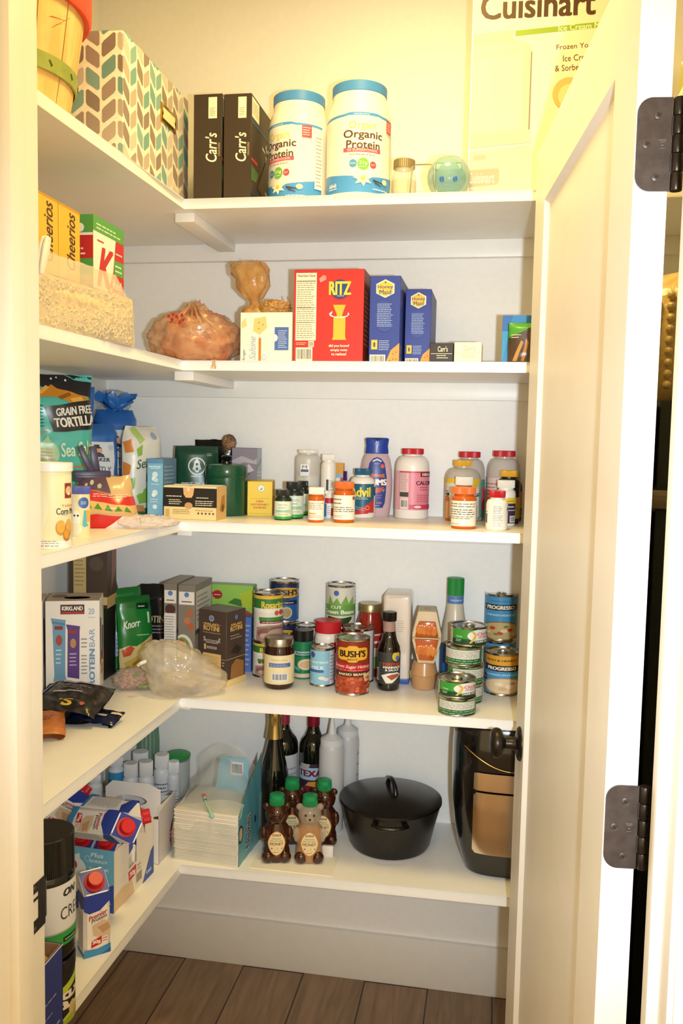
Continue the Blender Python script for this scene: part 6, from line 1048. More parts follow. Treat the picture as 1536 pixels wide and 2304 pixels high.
for k, (z0, z1) in enumerate(((.06*hh, .46*hh), (.50*hh, .80*hh))):
    mb = MB(); zz = (z0+z1)/2; n = 24; V = [(0, -.0395, zz)]
    if k == 0: pts = [(-wU*.50, z0), (-wU*.80, z1), (wU*.80, z1), (wU*.50, z0)]
    else: pts = [(-wU*.80, z0), (-wU*.55, z1), (wU*.55, z1), (wU*.80, z0)]
    mb.prism(pts, pc, -.036, -.0295, bv=.003)
    for q_ in range(7): mb.ball((-wU*.5+wU*.16*q_, -.0355, zz+.004*math.sin(q_*3)), .008, noisy('peach_slices_%d%d' % (k, q_), '#c8662a', '#d8843c', 30, .2), n=12, sc=(1, .22, 1.5))
    mb.build('peach_cup', t)
mb = MB(); mb.box(-wU*.93, wU*.93, -.038, -.030, .465*hh, .495*hh, mat('#c8a878', .3), bv=.001); mb.build('cup_rim', t)
# ranch bottle
x, y, R, h = cyl(996, 1056, 1512, 1300, Z4)
t = thing('ranch_bottle', 'ranch dressing bottle with a green cap and blue collar behind the tuna cans', 'bottle', (x, y, Z4), face(x, y)); rb = mat('#d8ccb8', .25)
mb = MB(); mb.lathe([(R*.9, 0), (R, .004), (R, h*.40), (R*.98, h*.46), (R*.82, h*.58), (R*.68, h*.68), (R*.60, h*.76), (R*.60, h*.86)], rb, n=44); mb.build('bottle_body', t)
mb = MB(); mb.lathe([(R*.615, h*.76), (R*.615, h*.835)], mat('#5a82bc', .4), n=40, capb=False, capt=False); mb.decals([('n', .3, .2, .9, .8, 1, '#a8c0dc')], PI*R*.61, h*.07, cylf(R*.617, h*.762), gx=.004); mb.build('collar', t)
mb = MB(); knurl(mb, R*.62, h*.835, h, mat('#1f8a3c', .4), n=60, dep=.0004); mb.build('cap', t)
mb = MB(); mb.lathe([(R+.0004, h*.08), (R+.0004, h*.38)], mat('#3a6ab0', .4), n=40, capb=False, capt=False); mb.build('paper_label', t)
# tuna cans: rear stack of four, front stack of two
TA = [('r', 0, 0, 1, 1, '#1f6a34'), ('r', 0, .0, 1, .35, '#1a4a2a'), ('p', [(0, .35), (.5, .40), (.7, .25), (1, .30), (1, 1), (0, 1)], '#3f9a3c'), ('r', 0, 0, .14, 1, '#d8d0c0'), ('n', .02, .1, .12, .9, 5, '#9a948a'), ('e', .72, .60, .27, .42, '#e8e4da'), ('t', 'Chicken', .80, .72, .34, .20, '#c8404c', {'sh': .2, 'b': .02}), ('t', 'of the Sea', .80, .52, .30, .16, '#c8404c', {'sh': .2, 'b': .02}), ('p', [(.50, .88), (.58, .70), (.54, .40), (.48, .12), (.52, .12), (.60, .42), (.62, .70), (.56, .9)], '#e0b84a'), ('c', .57, .76, .08, '#d8a878'), ('r', .58, .12, .92, .30, '#20241e'), ('t', 'CHUNK LIGHT', .75, .21, .32, .13, '#ece8e0', {'b': .05}), ('t', 'TUNA', .30, .52, .12, .10, '#d8ecc8'), ('n', .24, .18, .36, .36, 2, '#e0ecd4')]
TB = [('r', 0, 0, 1, 1, '#2a6a38'), ('r', 0, .78, 1, 1, '#4a8a4c'), ('r', .10, .36, .86, .94, '#dcd8ce'), ('n', .14, .42, .82, .88, 5, '#9a948c'), ('n', .1, .22, .85, .30, 1, '#c8dcc0'), ('n', .2, .06, .9, .14, 1, '#e0ecd8'), ('r', .90, .3, 1, .9, '#7aa878')]
TR = .0415; TRh = .0335
x0, y0 = onz(1041, 1592, Z4).x+.003, onz(1041, 1592, Z4).y+.058
tt_ = ony(1049, 1404, y0).z-Z4; nst = 4; th4 = tt_/nst
names_ = ['bottom tuna can of the taller rear stack', 'second tuna can from the bottom of the taller rear stack', 'tuna can second from the top of the taller rear stack', 'topmost tuna can, crowning the taller rear stack']
for k in range(4):
    dx = (-.003, -.001, -.006, .003)[k]
    can('tuna_can', names_[k], (x0+dx, y0+(.002, -.001, -.004, .003)[k], Z4+k*th4), face(x0, y0)+(.3, .5, -.1, .1)[k], TR, th4-.0006, '#1f6a34', TB if k in (0, 1, 2) else TA, group='small green tuna cans', tab=(k >= 2), lb=.0045, lt=.0045, lidz=.002)
x, y, R, h = cyl(984, 1069, 1614, 1521, Z4)
for k in range(2): can('tuna_can', ['lower tuna can of the short stack at the shelf edge', 'upper tuna can of the short stack at the shelf edge'][k], (x+(.0, -.001)[k], y, Z4+k*h/2), face(x, y)+(.1, .0)[k], R, h/2-.0006, '#1f6a34', (TB, TA)[k], group='small green tuna cans', tab=(k == 1), lb=.0045, lt=.0045, lidz=.002)
# soup cans
SP = [('r', 0, 0, 1, 1, '#4a94c4'), ('r', 0, 0, 1, .06, '#1f3a4c'), ('n', .3, .88, .7, .92, 1, '#2c5a80'), ('p', [(.1, .82), (.9, .82), (.94, .74), (.9, .68), (.1, .68), (.14, .74)], '#34241e'), ('t', 'PROGRESSO', .5, .75, .58, .085, '#f0ece4', {'b': .05}), ('t', 'CHICKEN NOODLE', .5, .57, .62, .045, '#c4dcea', {'b': .03}), ('e', .52, .18, .47, .24, '#8a5a30'), ('e', .52, .19, .44, .21, '#c8ac74'), ('e', .35, .26, .06, .04, '#c8402c'), ('e', .5, .14, .06, .04, '#c8402c'), ('e', .7, .22, .06, .04, '#c8402c'), ('e', .62, .30, .05, .03, '#6a8a3c'), ('e', .42, .12, .05, .03, '#6a8a3c'), ('e', .26, .16, .05, .03, '#e0d0a0'), ('e', .58, .20, .07, .04, '#e4d8b0'), ('e', .78, .12, .05, .03, '#e0d0a0')]
SQ = [('r', 0, 0, 1, 1, '#4a94c4'), ('p', [(0, .80), (.5, .72), (1, .76), (1, 1), (0, 1)], '#e0a034'), ('t', 'RICH & HEARTY', .5, .88, .62, .05, '#3a2a1c', {'b': .03}), ('p', [(.1, .76), (.9, .74), (.94, .66), (.9, .58), (.1, .60), (.14, .67)], '#34241e'), ('t', 'PROGRESSO', .5, .67, .58, .085, '#f0ece4', {'b': .05}), ('t', 'LOADED POTATO', .5, .50, .66, .045, '#c4dcea', {'b': .03}), ('c', .12, .40, .10, '#223a54'), ('n', .06, .37, .18, .43, 2, '#d8e0e8'), ('e', .55, .20, .44, .22, '#c89a6c'), ('e', .55, .21, .40, .19, '#e4c8a0'), ('e', .45, .26, .08, .05, '#f0dcc0'), ('e', .65, .20, .08, .05, '#f0dcc0'), ('e', .52, .14, .08, .05, '#d8b084'), ('e', .72, .28, .05, .03, '#c8886a')]
x, y, R, h = zcan(1088, 1166, 1568, 1462, Z4, 'front soup can with orange band beside the door on the fourth shelf', '#4a94c4', SQ, tab=True)
xs, ys = ony(1124, 1440, y+.125).x, y+.125
zc = ony(1124, 1436, ys).z
can('soup_can', 'rear blue soup can at the bottom of the stack by the door', (xs, ys, Z4), 0, R, zc-Z4-.0005, '#4a94c4', SP, group='stacked food cans', tab=True)
can('soup_can', 'blue chicken noodle soup can on top of the stack by the door', (xs, ys, zc), face(xs, ys), R, ony(1124, 1332, ys).z-zc, '#4a94c4', SP, group='stacked food cans', tab=True)
# ================================================================ bottom shelf (z5)
# tall green glass jar at the back
x, y, R, h = cyl(302, 362, 1792, 1600, Z5); zmax = Z4-TH-.004-Z5
gg = mat('#a8c8b4', .05, 0, .42)
t = thing('glass_vase', 'tall pale green glass vase at the back of the lowest shelf', 'vase', (ony(334, 1680, 2.148).x, 2.148, Z5), 0); R = .027; H_ = min(zmax, .33)
mb = MB(); mb.lathe([(R*.7, 0), (R*.95, .004), (R, .02), (R, H_*.5), (R*.9, H_*.62), (R*.86, H_*.8), (R*.95, H_)], gg, n=40, capt=False)
for k in range(16): a = 2*PI*k/16; mb.tube([(R*1.0*math.cos(a), R*math.sin(a), .02), (R*1.0*math.cos(a), R*math.sin(a), H_*.5), (R*.9*math.cos(a), R*.9*math.sin(a), H_*.62), (R*.86*math.cos(a), R*.86*math.sin(a), H_*.8)], .0022, mat('#6f9a80', .1, 0, .7), n=6)
mb.build('glass_body', t)
# green lid of a bowl behind the napkins
q = ony(400, 1694, 2.14); mb = MB(); mb.lathe([(.029, 0), (.031, .02), (.032, q.z-Z5-.016)], mat('#d0d8d4', .3, 0, .8), n=36)
t = thing('storage_tub', 'round tub with a green lid behind the clear napkin bag', 'tub', (q.x, 2.14, Z5), 0); mb.build('tub_body', t)
mb = MB(); zz = q.z-Z5; mb.lathe([(.0325, zz-.010), (.0335, zz-.008), (.0335, zz-.003), (.029, zz), (.0005, zz+.002)], mat('#2a9a4a', .4), n=44); mb.build('lid', t)
# cluster of white supplement bottles
wg = 'white pill bottles at the back of the lowest shelf'
def wpill(xl, xr, yb, yt, lab, items=()):
    x, y, R, h = cyl(xl, xr, yb, yt, Z5)
    bottle('pill_bottle', lab, 'bottle', (x, y, Z5), face(x, y), R, h, '#e4e6ea', '#f0f0f2', R*.86, h*.22, '#dcdee4', list(items) or [('n', .2, .2, .8, .8, 6, '#8a8c98')], lz=(.08, .62), shoulder=.16, neck=R*.8, group=wg)
wpill(296, 336, 1826, 1690, 'white pill bottle farthest back in the cluster under the vase')
wpill(345, 382, 1836, 1696, 'white pill bottle tallest in the cluster, beside the napkin bag', [('r', .1, .0, .9, .5, '#b0b4c4'), ('n', .2, .1, .8, .9, 7, '#5a5c6c')])
wpill(376, 404, 1838, 1712, 'white pill bottle half hidden behind the clear napkin bag')
wpill(276, 312, 1852, 1716, 'white pill bottle in front of the blue-labelled one', [('n', .2, .2, .8, .6, 5, '#a8aab4')])
wpill(311, 346, 1858, 1712, 'white pill bottle in the middle of the cluster, behind the handled carton')
x, y, R, h = cyl(244, 280, 1845, 1702, Z5)
bottle('pill_bottle', 'white bottle with a bright blue label just under the shelf above', 'bottle', (x, y, Z5), face(x, y), R, h, '#dfe4ea', '#eceef0', R*.8, h*.14, '#3f94c8', [('n', .3, .2, .8, .8, 3, '#c4dcec')], lz=(.2, .8), shoulder=.1, group=wg)
x, y, R, h = cyl(198, 230, 1880, 1742, Z5)
bottle('pill_bottle', 'slim white bottle at the left, just behind the carton lying flat', 'bottle', (x, y, Z5), face(x, y), R, h, '#e8e8ea', '#f0f0f0', R*.8, h*.12, '#e4e4e6', [('n', .3, .2, .8, .8, 4, '#b8b8bc')], lz=(.2, .8), shoulder=.1, group=wg)
# white carrier carton with a handle hole
a = onz(262, 1948, Z5); b = onz(356, 1948, Z5)
t = thing('bottle_carrier', 'white cardboard bottle carrier with an oval handle hole', 'carton', (-.7915, 1.871, Z5), math.radians(-2))
wc = mat('#e8e4e4', .55); br = mat('#8a6248', .7); w, d, h = .135, .095, .170
def wall_with_hole(mb, w, h, hx0, hx1, hz0, hz1, y0, y1, M):
    ov = [((hx0+hx1)/2+(hx1-hx0)/2*math.cos(2*PI*i/20), (hz0+hz1)/2+(hz1-hz0)/2*math.sin(2*PI*i/20)) for i in range(20)]
    out = []
    for ox, oz in ov:
        dx, dz = ox-(hx0+hx1)/2, oz-(hz0+hz1)/2; s = min((w/2-.0)/abs(dx) if dx else 9e9, (h/2)/abs(dz) if dz else 9e9)
        out.append(((hx0+hx1)/2, (hz0+hz1)/2, dx, dz))
    cx, cz = (hx0+hx1)/2, (hz0+hz1)/2; V = []; F = []; n = 20
    for yy in (y0, y1):
        for ox, oz in ov: V.append((ox, yy, oz))
        for ox, oz in ov:
            dx, dz = ox-cx, oz-cz; sx = ((w/2-cx) if dx > 0 else (w/2+cx))/abs(dx) if abs(dx) > 1e-9 else 9e9; sz = ((h-cz) if dz > 0 else cz)/abs(dz) if abs(dz) > 1e-9 else 9e9; s_ = min(sx, sz); V.append((cx+dx*s_, yy, cz+dz*s_))
    for i in range(n):
        j = (i+1) % n; F += [(i, j, n+j, n+i), (2*n+j, 2*n+i, 3*n+i, 3*n+j), (i, 2*n+i, 2*n+j, j)]
    mb.add(V, F, M, smooth=False)
mb = MB(); mb.box(-w/2, w/2, -d/2, -d/2+.0012, 0, h*.62, wc); mb.box(-w/2, w/2, d/2-.0012, d/2, 0, h*.72, wc); mb.box(-w/2, -w/2+.0012, -d/2, d/2, 0, h*.72, wc); mb.box(w/2-.0012, w/2, -d/2, d/2, 0, h*.80, wc)
mb.box(-w/2, w/2, -d/2, d/2, 0, .001, br); mb.box(-w/2+.001, w/2-.001, -.0008, .0008, 0, h*.62, br)
mb.decals([('p', [(0, 0), (1, 0), (1, 1), (0, .9)], '#c8c4c8'), ('e', .80, .30, .13, .24, '#8a3a2c'), ('p', [(.64, .18), (.92, .24), (.94, .44), (.66, .40)], '#c42a2c'), ('n', .68, .24, .90, .38, 2, '#f0dcd8'), ('p', [(.72, .5), (.8, .56), (.88, .5)], '#6a8a5a')], d, h*.80, lambda xx, yy, o: Vector((w/2+o, xx-d/2, yy)))
mb.build('carton_walls', t)
mb = MB(); hm = MB(); wall_with_hole(hm, w, .080, -.045, .035, .026, .050, 0, .0016, wc); o = hm.build('carry_handle', t); o.location = (0, -.040, h*.62-.002); mb.bm.free()
mb = MB(); mb.box(-w/2+.002, w/2-.002, -.042, -.0408, .02, h*.62, br); mb.build('inner_divider', t)
# napkin pack: white stack, teal panel, clear film
PX = math.radians(8)
m_, rot, w = pl2(391, 1931, 534, 1952, Z5); hN = ony(460, 1828, m_.y).z-Z5; d = .150
p = on_front(m_, rot, d); t = thing('napkin_pack', 'stack of white napkins in an opened clear and teal wrapper', 'napkins', p, rot)
nm = MB(); nap = mat('#ece2d2', .85); rd = random.Random(5); nl = 26
for k in range(nl):
    j = rd.uniform(-.0012, .0012); z0 = hN*k/nl; nm.box(-w/2+j, w/2+j*.5, -d/2+j, d/2-.004, z0, z0+hN/nl*.93, nap, bv=.0008, seg=1)
nm.build('napkin_stack', t)
film = noisy('clear_film', '#c8d2cc', '#dfe4dc', 20, .10, .9, 45, al=.30); tl = mat('#5aa0b0', .3)
mb = MB(); H2 = ony(575, 1690, p[1]+d/2).z-Z5
def panel(V, F, M): mb.add(V, F, M)
nn = 14; V = []; F = []
for k in range(nn+1):       # right side panel (teal), wavy top
    yy = -d/2+d*k/nn; top = hN*1.02+(H2-hN)*(k/nn)**.8
    for q in range(7): V.append((w/2+.0022+.0006*math.sin(k*1.7+q), yy, top*q/6))
for k in range(nn):
    for q in range(6): a = k*7+q; F.append((a, a+7, a+8, a+1))
mb.add(V, F, tl)
def sidef(xx, yy, o): k = xx/d*nn; return Vector((w/2+.0032+o, xx-d/2, yy))
mb.decals([('r', .86, .1, 1, 1.0, '#7fb4bc'), ('t', 'Napkins', .42, .50, .26, .66, '#eef0ee', {'rot': 90, 'b': .055}), ('t', 'Napkins', .42, .50, .24, .64, '#26323c', {'rot': 90, 'b': .022}), ('n', 0.680, 0.416, 0.760, 0.824, 1, '#28405c'), ('e', .06, .62, .10, .17, '#3a2c28'), ('e', .06, .62, .07, .13, '#c8b89a')], d, hN*1.0, sidef, gx=.01, gy=.01, r=.3)
mb.build('teal_side_panel', t)
mb = MB(); V = []; F = []      # back panel printed teal with barcode, then clear film tents
W_n = 16
for i in range(W_n+1):
    u = i/W_n; xx = -w/2+w*u; top = hN+.005+(H2-hN)*(.35+.75*math.sin(PI*min(1, max(0, u*.85+.12)))**.8)
    for q in range(9): V.append((xx, d/2-.004+.004*math.sin(q*1.3+i*.9), hN*.3+(top-hN*.3)*q/8))
for i in range(W_n):
    for q in range(8): a = i*9+q; F.append((a, a+1, a+10, a+9))
mb.add(V, F, film); hb_ = H2-hN
mb.decals([('p', [(.30, .0), (.90, .0), (.90, .86), (.38, .82), (.34, .4)], '#8cc4d8'), ('r', .56, .38, .82, .76, '#d8b8c0'), ('b', .585, .41, .80, .73, '#dfe8ec')], w*.9, H2-hN, lambda xx, yy, o: Vector((xx-w/2+.004, d/2-.014-o, hN+yy)), r=.3)
mb.build('printed_back_panel', t)
mb = MB(); V = []; F = []; n1, n2 = 24, 18     # film over left/front
for i in range(n1+1):
    u = i/n1
    if u < .5: xx, yy = -w/2-.004, d/2-d*(u*2)
    else: xx, yy = -w/2-.004+(w+.004)*((u-.5)*2), -d/2-.003
    top = hN+(H2-hN)*(.95-.55*u*1.9 if u < .5 else .18+.12*math.sin(u*9))
    if u < .5: top = hN+(H2-hN)*(.85-.40*u)
    for q in range(n2+1):
        v = q/n2; k = noise.noise(Vector((u*9, v*6, 3))); V.append((xx+k*.007*v+(.10*max(0, v-.55)*(1 if u < .5 else .2)), yy+k*.006*v+(.05*max(0, v-.6)), top*v))
for i in range(n1):
    for q in range(n2): a = i*(n2+1)+q; F.append((a, a+1, a+n2+2, a+n2+1))
mb.add(V, F, film); 
V = []; F = []
for i in range(17):
    for j in range(13):
        u, v = i/16, j/12; k = noise.noise(Vector((u*5+7, v*5, 1)))+.5*noise.noise(Vector((u*12, v*12, 4)))
        V.append((-w/2+w*u*.98, -d/2+d*v, hN+.004+.055*math.sin(PI*min(1, u*1.1))*(v**1.2)*.9+.012*abs(k)+.03*(v > .7)*(1-abs(u-.4))))
for i in range(16):
    for j in range(12): a = i*13+j; F.append((a, a+1, a+14, a+13))
mb.add(V, F, film); mb.build('clear_film', t)
mb = MB(); mb.tube([(-.018, -d/2+.035, hN+.020), (-.008, -d/2+.020, hN+.012), (.006, -d/2+.004, hN+.008), (.016, -d/2-.004, hN-.002)], .0028, mat('#a8c8a0', .3), radii=[.0035, .0025, .003, .0045]); mb.ball((-.020, -d/2+.038, hN+.022), .0045, mat('#d8523a', .4)); mb.ball((-.013, -d/2+.028, hN+.016), .0036, mat('#3a5aa8', .4)); mb.ball((.017, -d/2-.005, hN-.004), .0055, mat('#8cc8c8', .3)); mb.build('bag_tie', t)
# wine bottles
def wine(xc, Y, Rmm, foil, lab, items, neckR=.0145, champ=False, lbl='#e0dcd8', th=0, lz=(.12, .42)):
    q = ony(xc, 1700, Y); t = thing('wine_bottle', lab, 'bottle', (q.x, Y, Z5), face(q.x, Y)+th, 'wine bottles'); H = .305; R = Rmm
    g = mat('#0c0f0a', .05, 0, coat=1.0); mb = MB()
    if champ: pr = [(R*.9, 0), (R, .005), (R, H*.40), (R*.97, H*.47), (R*.80, H*.58), (R*.58, H*.68), (R*.42, H*.77), (neckR, H*.90), (neckR, H)]
    else: pr = [(R*.9, 0), (R, .005), (R, H*.60), (R*.97, H*.64), (R*.85, H*.685), (R*.62, H*.72), (neckR*1.15, H*.76), (neckR, H*.80), (neckR, H)]
    mb.lathe(pr, g, n=44); mb.build('glass_bottle', t)
    mb = MB(); z0 = H*(.775 if champ else .80); r0 = neckR*(1.35 if champ else 1.06)
    mb.lathe([(r0+.0006, z0), (neckR*1.12, z0+.03), (neckR+.0012, H*.93), (neckR+.002, H*.935), (neckR+.002, H*.97), (neckR+.001, H+.0005), (.0005, H+.001)], mat(foil, .25, .9 if champ else .3), n=36, capb=False); mb.build('foil_capsule', t)
    if items:
        mb = MB(); a, b = lz[0]*H, lz[1]*H; W = PI*R; mb.decals(items, W, b-a, cylf(R+.0002, a), gx=W/24, r=.5); mb.build('paper_label', t)
wine(637, 2.142, .0385, '#a8384c', 'dark wine bottle with pinkish foil standing behind the gold-topped bottle', [('r', .42, 0, .98, 1, '#c8c8cc'), ('n', .5, .2, .9, .8, 6, '#9a9aa2')], lz=(.10, .56))
wine(617, 2.055, .0365, '#c8b070', 'sparkling wine bottle with gold foil behind the honey bears', [('p', [(.55, .3), (.65, .5), (.6, .8), (.7, .6), (.75, .3)], '#c8963c')], champ=True, lz=(.12, .30), neckR=.0155)
wine(704, 2.145, .0345, '#8c1a2c', 'wine bottle with dark red foil and colourful picture label', [('r', .08, 0, .95, 1, '#3a2438'), ('r', .08, .66, .95, .92, '#a8c0d8'), ('t', 'TEXAS', .48, .80, .72, .13, '#7a1c30', {'b': .05}), ('p', [(.1, .3), (.4, .62), (.9, .66), (.9, .3)], '#d8963c'), ('e', .4, .36, .26, .18, '#7a2440'), ('p', [(.6, .5), (.8, .62), (.9, .2), (.7, .1)], '#e0b84a'), ('n', .15, .05, .85, .15, 2, '#c8a8b0'), ('c', .30, 1.0, .12, '#b0b0a8')], lz=(.10, .50))
# squeeze bottles
def squeeze(xc, Y, R, H, lab, items=(), marks=False):
    q = ony(xc, 1700, Y); t = thing('squeeze_bottle', lab, 'bottle', (q.x, Y, Z5), face(q.x, Y), 'white squeeze bottles'); M = mat('#cfcfd0', .35, 0, .9)
    mb = MB(); mb.lathe([(R*.95, 0), (R, .004), (R, H*.72), (R*.93, H*.76), (R*.88, H*.77)], M, n=40); mb.build('bottle_body', t)
    mb = MB(); knurl(mb, R*.90, H*.765, H*.82, mat('#d8d8d8', .35), n=50); mb.lathe([(R*.88, H*.82), (R*.5, H*.845), (R*.32, H*.86), (R*.14, H*.985), (R*.10, H), (.0005, H)], mat('#d8d8d8', .35), n=36); mb.build('nozzle_cap', t)
    if items:
        mb = MB(); W = PI*R; mb.decals(items, W, H*.72, cylf(R+.0003, 0), gx=W/20); mb.build('printed_marks', t)
squeeze(781, 2.152, .030, .292, 'translucent squeeze bottle with black measuring lines beside the black pot', [('r', .78, .2+.13*k, .95, .208+.13*k, '#5a5a5c') for k in range(6)]+[('r', .84, .2, .85, .9, '#5a5a5c')])
squeeze(746, 2.085, .0315, .287, 'translucent squeeze bottle with a pointed nozzle in front of its measured twin', [('t', 'BLA', .36, .46, .10, .16, '#3a3a3c', {'rot': -90, 'b': .02}), ('r', .5, .18, .56, .24, '#e0784a'), ('c', .6, .16, .012, '#e0784a')])
# honey bears
def bear(xc, yb, yt, Z, lab, fill, th=0.0):
    q = onz(xc, yb, Z); R = .0302; t = thing('honey_bear', lab, 'bottle', (q.x, q.y+R, Z), face(q.x, q.y)+th, 'bear-shaped honey bottles'); H = .158
    dark = mat('#3a1608', .06, 0, 1, .0, .7); mid = mat('#c89868', .08, 0, .62); light = mat('#d0bca4', .08, 0, .38)
    hM = dark if fill else light
    mb = MB(); mb.lathe([(R*.80, .0), (R*.97, .005), (R*1.06, .016), (R*1.0, .028), (R*.93, .036), (R*1.04, .050), (R*1.08, .062), (R*.98, .078), (R*.72, .089), (R*.70, .092)], dark if fill else mid, n=44, sy=.80, capt=False)
    mb.lathe([(R*.70, .092), (R*.84, .100), (R*.92, .111), (R*.86, .122), (R*.62, .130), (R*.52, .134)], hM, n=40, sy=.86, capt=False)
    for s in (-1, 1):
        mb.ball((s*R*.78, -.0, .128), .0085, hM, n=16, sc=(1, .6, 1)); mb.ball((s*R*.98, -.010, .066), .0105, hM, n=18, sc=(.8, .8, 1.7)); mb.ball((s*R*.62, -R*.52, .014), .0155, dark, n=20, sc=(1, .8, .95)); mb.ball((s*.0095, -R*.76, .1165), .0028, dark, n=10)
    mb.ball((0, -R*.72, .106), .0095, hM, n=18, sc=(1.1, .8, .8)); mb.ball((0, -R*1.0, .110), .003, dark, n=10); mb.build('bear_bottle', t)
    mb = MB(); knurl(mb, .0175, .133, .147, mat('#1f8a4c', .3), n=50); mb.lathe([(.0165, .147), (.0172, .149), (.0168, .156), (.013, .158), (.0005, .158)], mat('#23965a', .3), n=36); mb.build('flip_cap', t)
    mb = MB()
    def lf(xx, yy, o):
        z = .022+yy; rr = R*1.09; a = (xx-.022)/rr; return Vector((rr*math.sin(a), -(rr*.80+.0012+o+.0012*math.sin(PI*yy/.052))*math.cos(a), z))
    oc = lambda s_: [(.5+.5*s_*math.cos(2*PI*i/40)*(1-.10*abs(math.sin(4*PI*i/40))), .5+.5*s_*math.sin(2*PI*i/40)*(1-.06*abs(math.sin(4*PI*i/40)))) for i in range(40)]
    mb.decals([('p', oc(1.0), '#d8863c'), ('p', oc(.93), '#e6d0a0'), ('r', .28, .80, .72, .87, '#4a1c18'), ('t', 'KIRKLAND', .5, .835, .38, .04, '#e8dccc', {'b': .03}), ('t', 'ORGANIC', .5, .70, .50, .055, '#5a8a5a', {'b': .01}), ('t', 'RAW UNFILTERED', .5, .61, .66, .05, '#7a5a34', {'b': .0}), ('t', 'HONEY', .5, .49, .72, .115, '#6a4a24', {'b': .01}), ('c', .25, .30, .035, '#8a6a9a'), ('c', .42, .25, .02, '#c89a4a'), ('c', .55, .32, .02, '#c85a3a'), ('c', .62, .24, .018, '#c89a4a'), ('c', .78, .30, .03, '#5a9a8a'), ('n', .3, .12, .7, .18, 1, '#8a6a44')], .044, .058, lf, gx=.004, gy=.006, r=.5, l0=.0008); mb.build('paper_label', t)
bear(649, 1905, 1745, Z5, 'honey bear bottle at the back left of the four, below the gold-topped bottle', True)
bear(722, 1908, 1752, Z5, 'honey bear bottle at the back right of the four, nearest the black pot', True, -.1)
bear(614, 1947, 1775, Z5, 'full honey bear bottle, front left of the four', True)
bear(689, 1949, 1775, Z5, 'honey bear bottle with a half empty pale head, front right of the four', False)
mb = MB(); mb.box(-.013, .013, -.004, .004, 0, .026, mat('#e4dcd4', .6), bv=.001); q = onz(736, 1928, Z5); tag(mb.build('paper_card'), 'small white card standing beside the front right honey bear', 'card', loc=(q.x, q.y+.004, Z5), rot=.1)
a = onz(548, 1974, Z5); b = onz(740, 1990, Z5); mb = MB(); mb.box(0, b.x-a.x, 0, .10, 0, .0008, mat('#ece6da', .6)); tag(mb.build('paper_sheet'), 'thin white paper sheet lying under the honey bears', 'paper', loc=(a.x, YF+.012, Z5), rot=0)
# cast iron dutch oven
iron = noisy('cast_iron', '#0a0908', '#12100e', 90, .30, .15, 260)
x, y, R, h = cyl(758, 998, 1936, 1790, Z5); R = .1225; y = onz(878, 1941, Z5).y+R*.80
t = thing('dutch_oven', 'black cast iron dutch oven with domed lid and loop handle', 'pot', (x, y, Z5), face(x, y))
hb = .108; mb = MB(); Rb = R*.80; Rt = R*.97
mb.lathe([(Rb*.86, 0), (Rb*.95, .003), (Rb, .012), (Rb+(Rt-Rb)*.5, hb*.55), (Rt, hb*.93), (Rt+.002, hb)], iron, n=72); mb.build('pot_body', t)
mb = MB()
for s in (-1, 1):
    pts = [(.032*math.cos(a)*1.15, s*(Rt+.001+.017*math.sin(a)), hb-.012-.0) for a in [PI*k/12 for k in range(13)]]; mb.tube(pts, .0055, iron, n=12)
    for q in (-.036, .036): mb.ball((q, s*Rt, hb-.013), .008, iron, n=14)
mb.build('side_handles', t)
mb = MB(); mb.lathe([(Rt+.003, hb+.0005), (Rt+.0045, hb+.002), (Rt+.004, hb+.008), (Rt-.002, hb+.0105), (Rt*.93, hb+.012), (Rt*.80, hb+.0165), (Rt*.60, hb+.0225), (Rt*.40, hb+.027), (Rt*.20, hb+.0295), (.0005, hb+.030)], iron, n=72); mb.build('lid', t)
mb = MB(); pts = []
for k in range(15):
    a = PI*k/14; pts.append((.012*math.cos(a)*.3+.002, .034*math.cos(a), hb+.026+.026*math.sin(a)))
mb.tube(pts, .0055, iron, n=12, radii=[.0075]+[.0055]*13+[.0075], X=Rm(math.radians(22), 'Z')); mb.build('lid_handle', [q_ for q_ in t.children if q_.name.startswith('lid')][0])
# air fryer
x0, y0 = onz(1075, 1985, Z5).x, onz(1075, 1985, Z5).y
bk = mat('#0b0b0b', .16, 0, coat=.6); fw, fd = .27, .27; cxx = ony(1015, 1760, 1.98).x+fw/2-.0; t = thing('air_fryer', 'glossy black air fryer with steel basket front at the right end of the lowest shelf', 'air fryer', (cxx, 2.022, Z5), 0)
FH = Z4-TH-.006-Z5
def sup(rx, ry, n=56, e=3.4): return [(rx*abs(math.cos(a))**(2/e)*(1 if math.cos(a) >= 0 else -1), ry*abs(math.sin(a))**(2/e)*(1 if math.sin(a) >= 0 else -1)) for a in [2*PI*i/n for i in range(n)]]
mb = MB(); V = []; F = []; lv = [(.70, 0), (.76, .004), (.80, .02), (.88, .06), (.94, .11), (.985, .17), (1.0, .23), (1.0, FH*.80), (.98, FH*.92), (.93, FH*.985), (.90, FH)]; n = 56
for s_, z in lv: V += [(px_, py_, z) for px_, py_ in sup(fw/2*s_, fd/2*s_)]
for k in range(len(lv)-1):
    for i in range(n): j = (i+1) % n; F.append((k*n+i, k*n+j, (k+1)*n+j, (k+1)*n+i))
F.append(tuple(reversed(range(n)))); F.append(tuple((len(lv)-1)*n+i for i in range(n))); mb.add(V, F, bk); mb.build('fryer_body', t)
steel = mat('#b09a84', .18, 1.0)
def fryf(x_, yy, z0, o):
    z = z0+yy
    for (s0, a0), (s1, a1) in zip(lv, lv[1:]):
        if a0 <= z <= a1: sc = s0+(s1-s0)*(z-a0)/(a1-a0); break
    rx, ry = fw/2*sc, fd/2*sc; return Vector((x_, -ry*(1-min(.999, abs(x_)/rx)**3.4)**(1/3.4)-o, z))
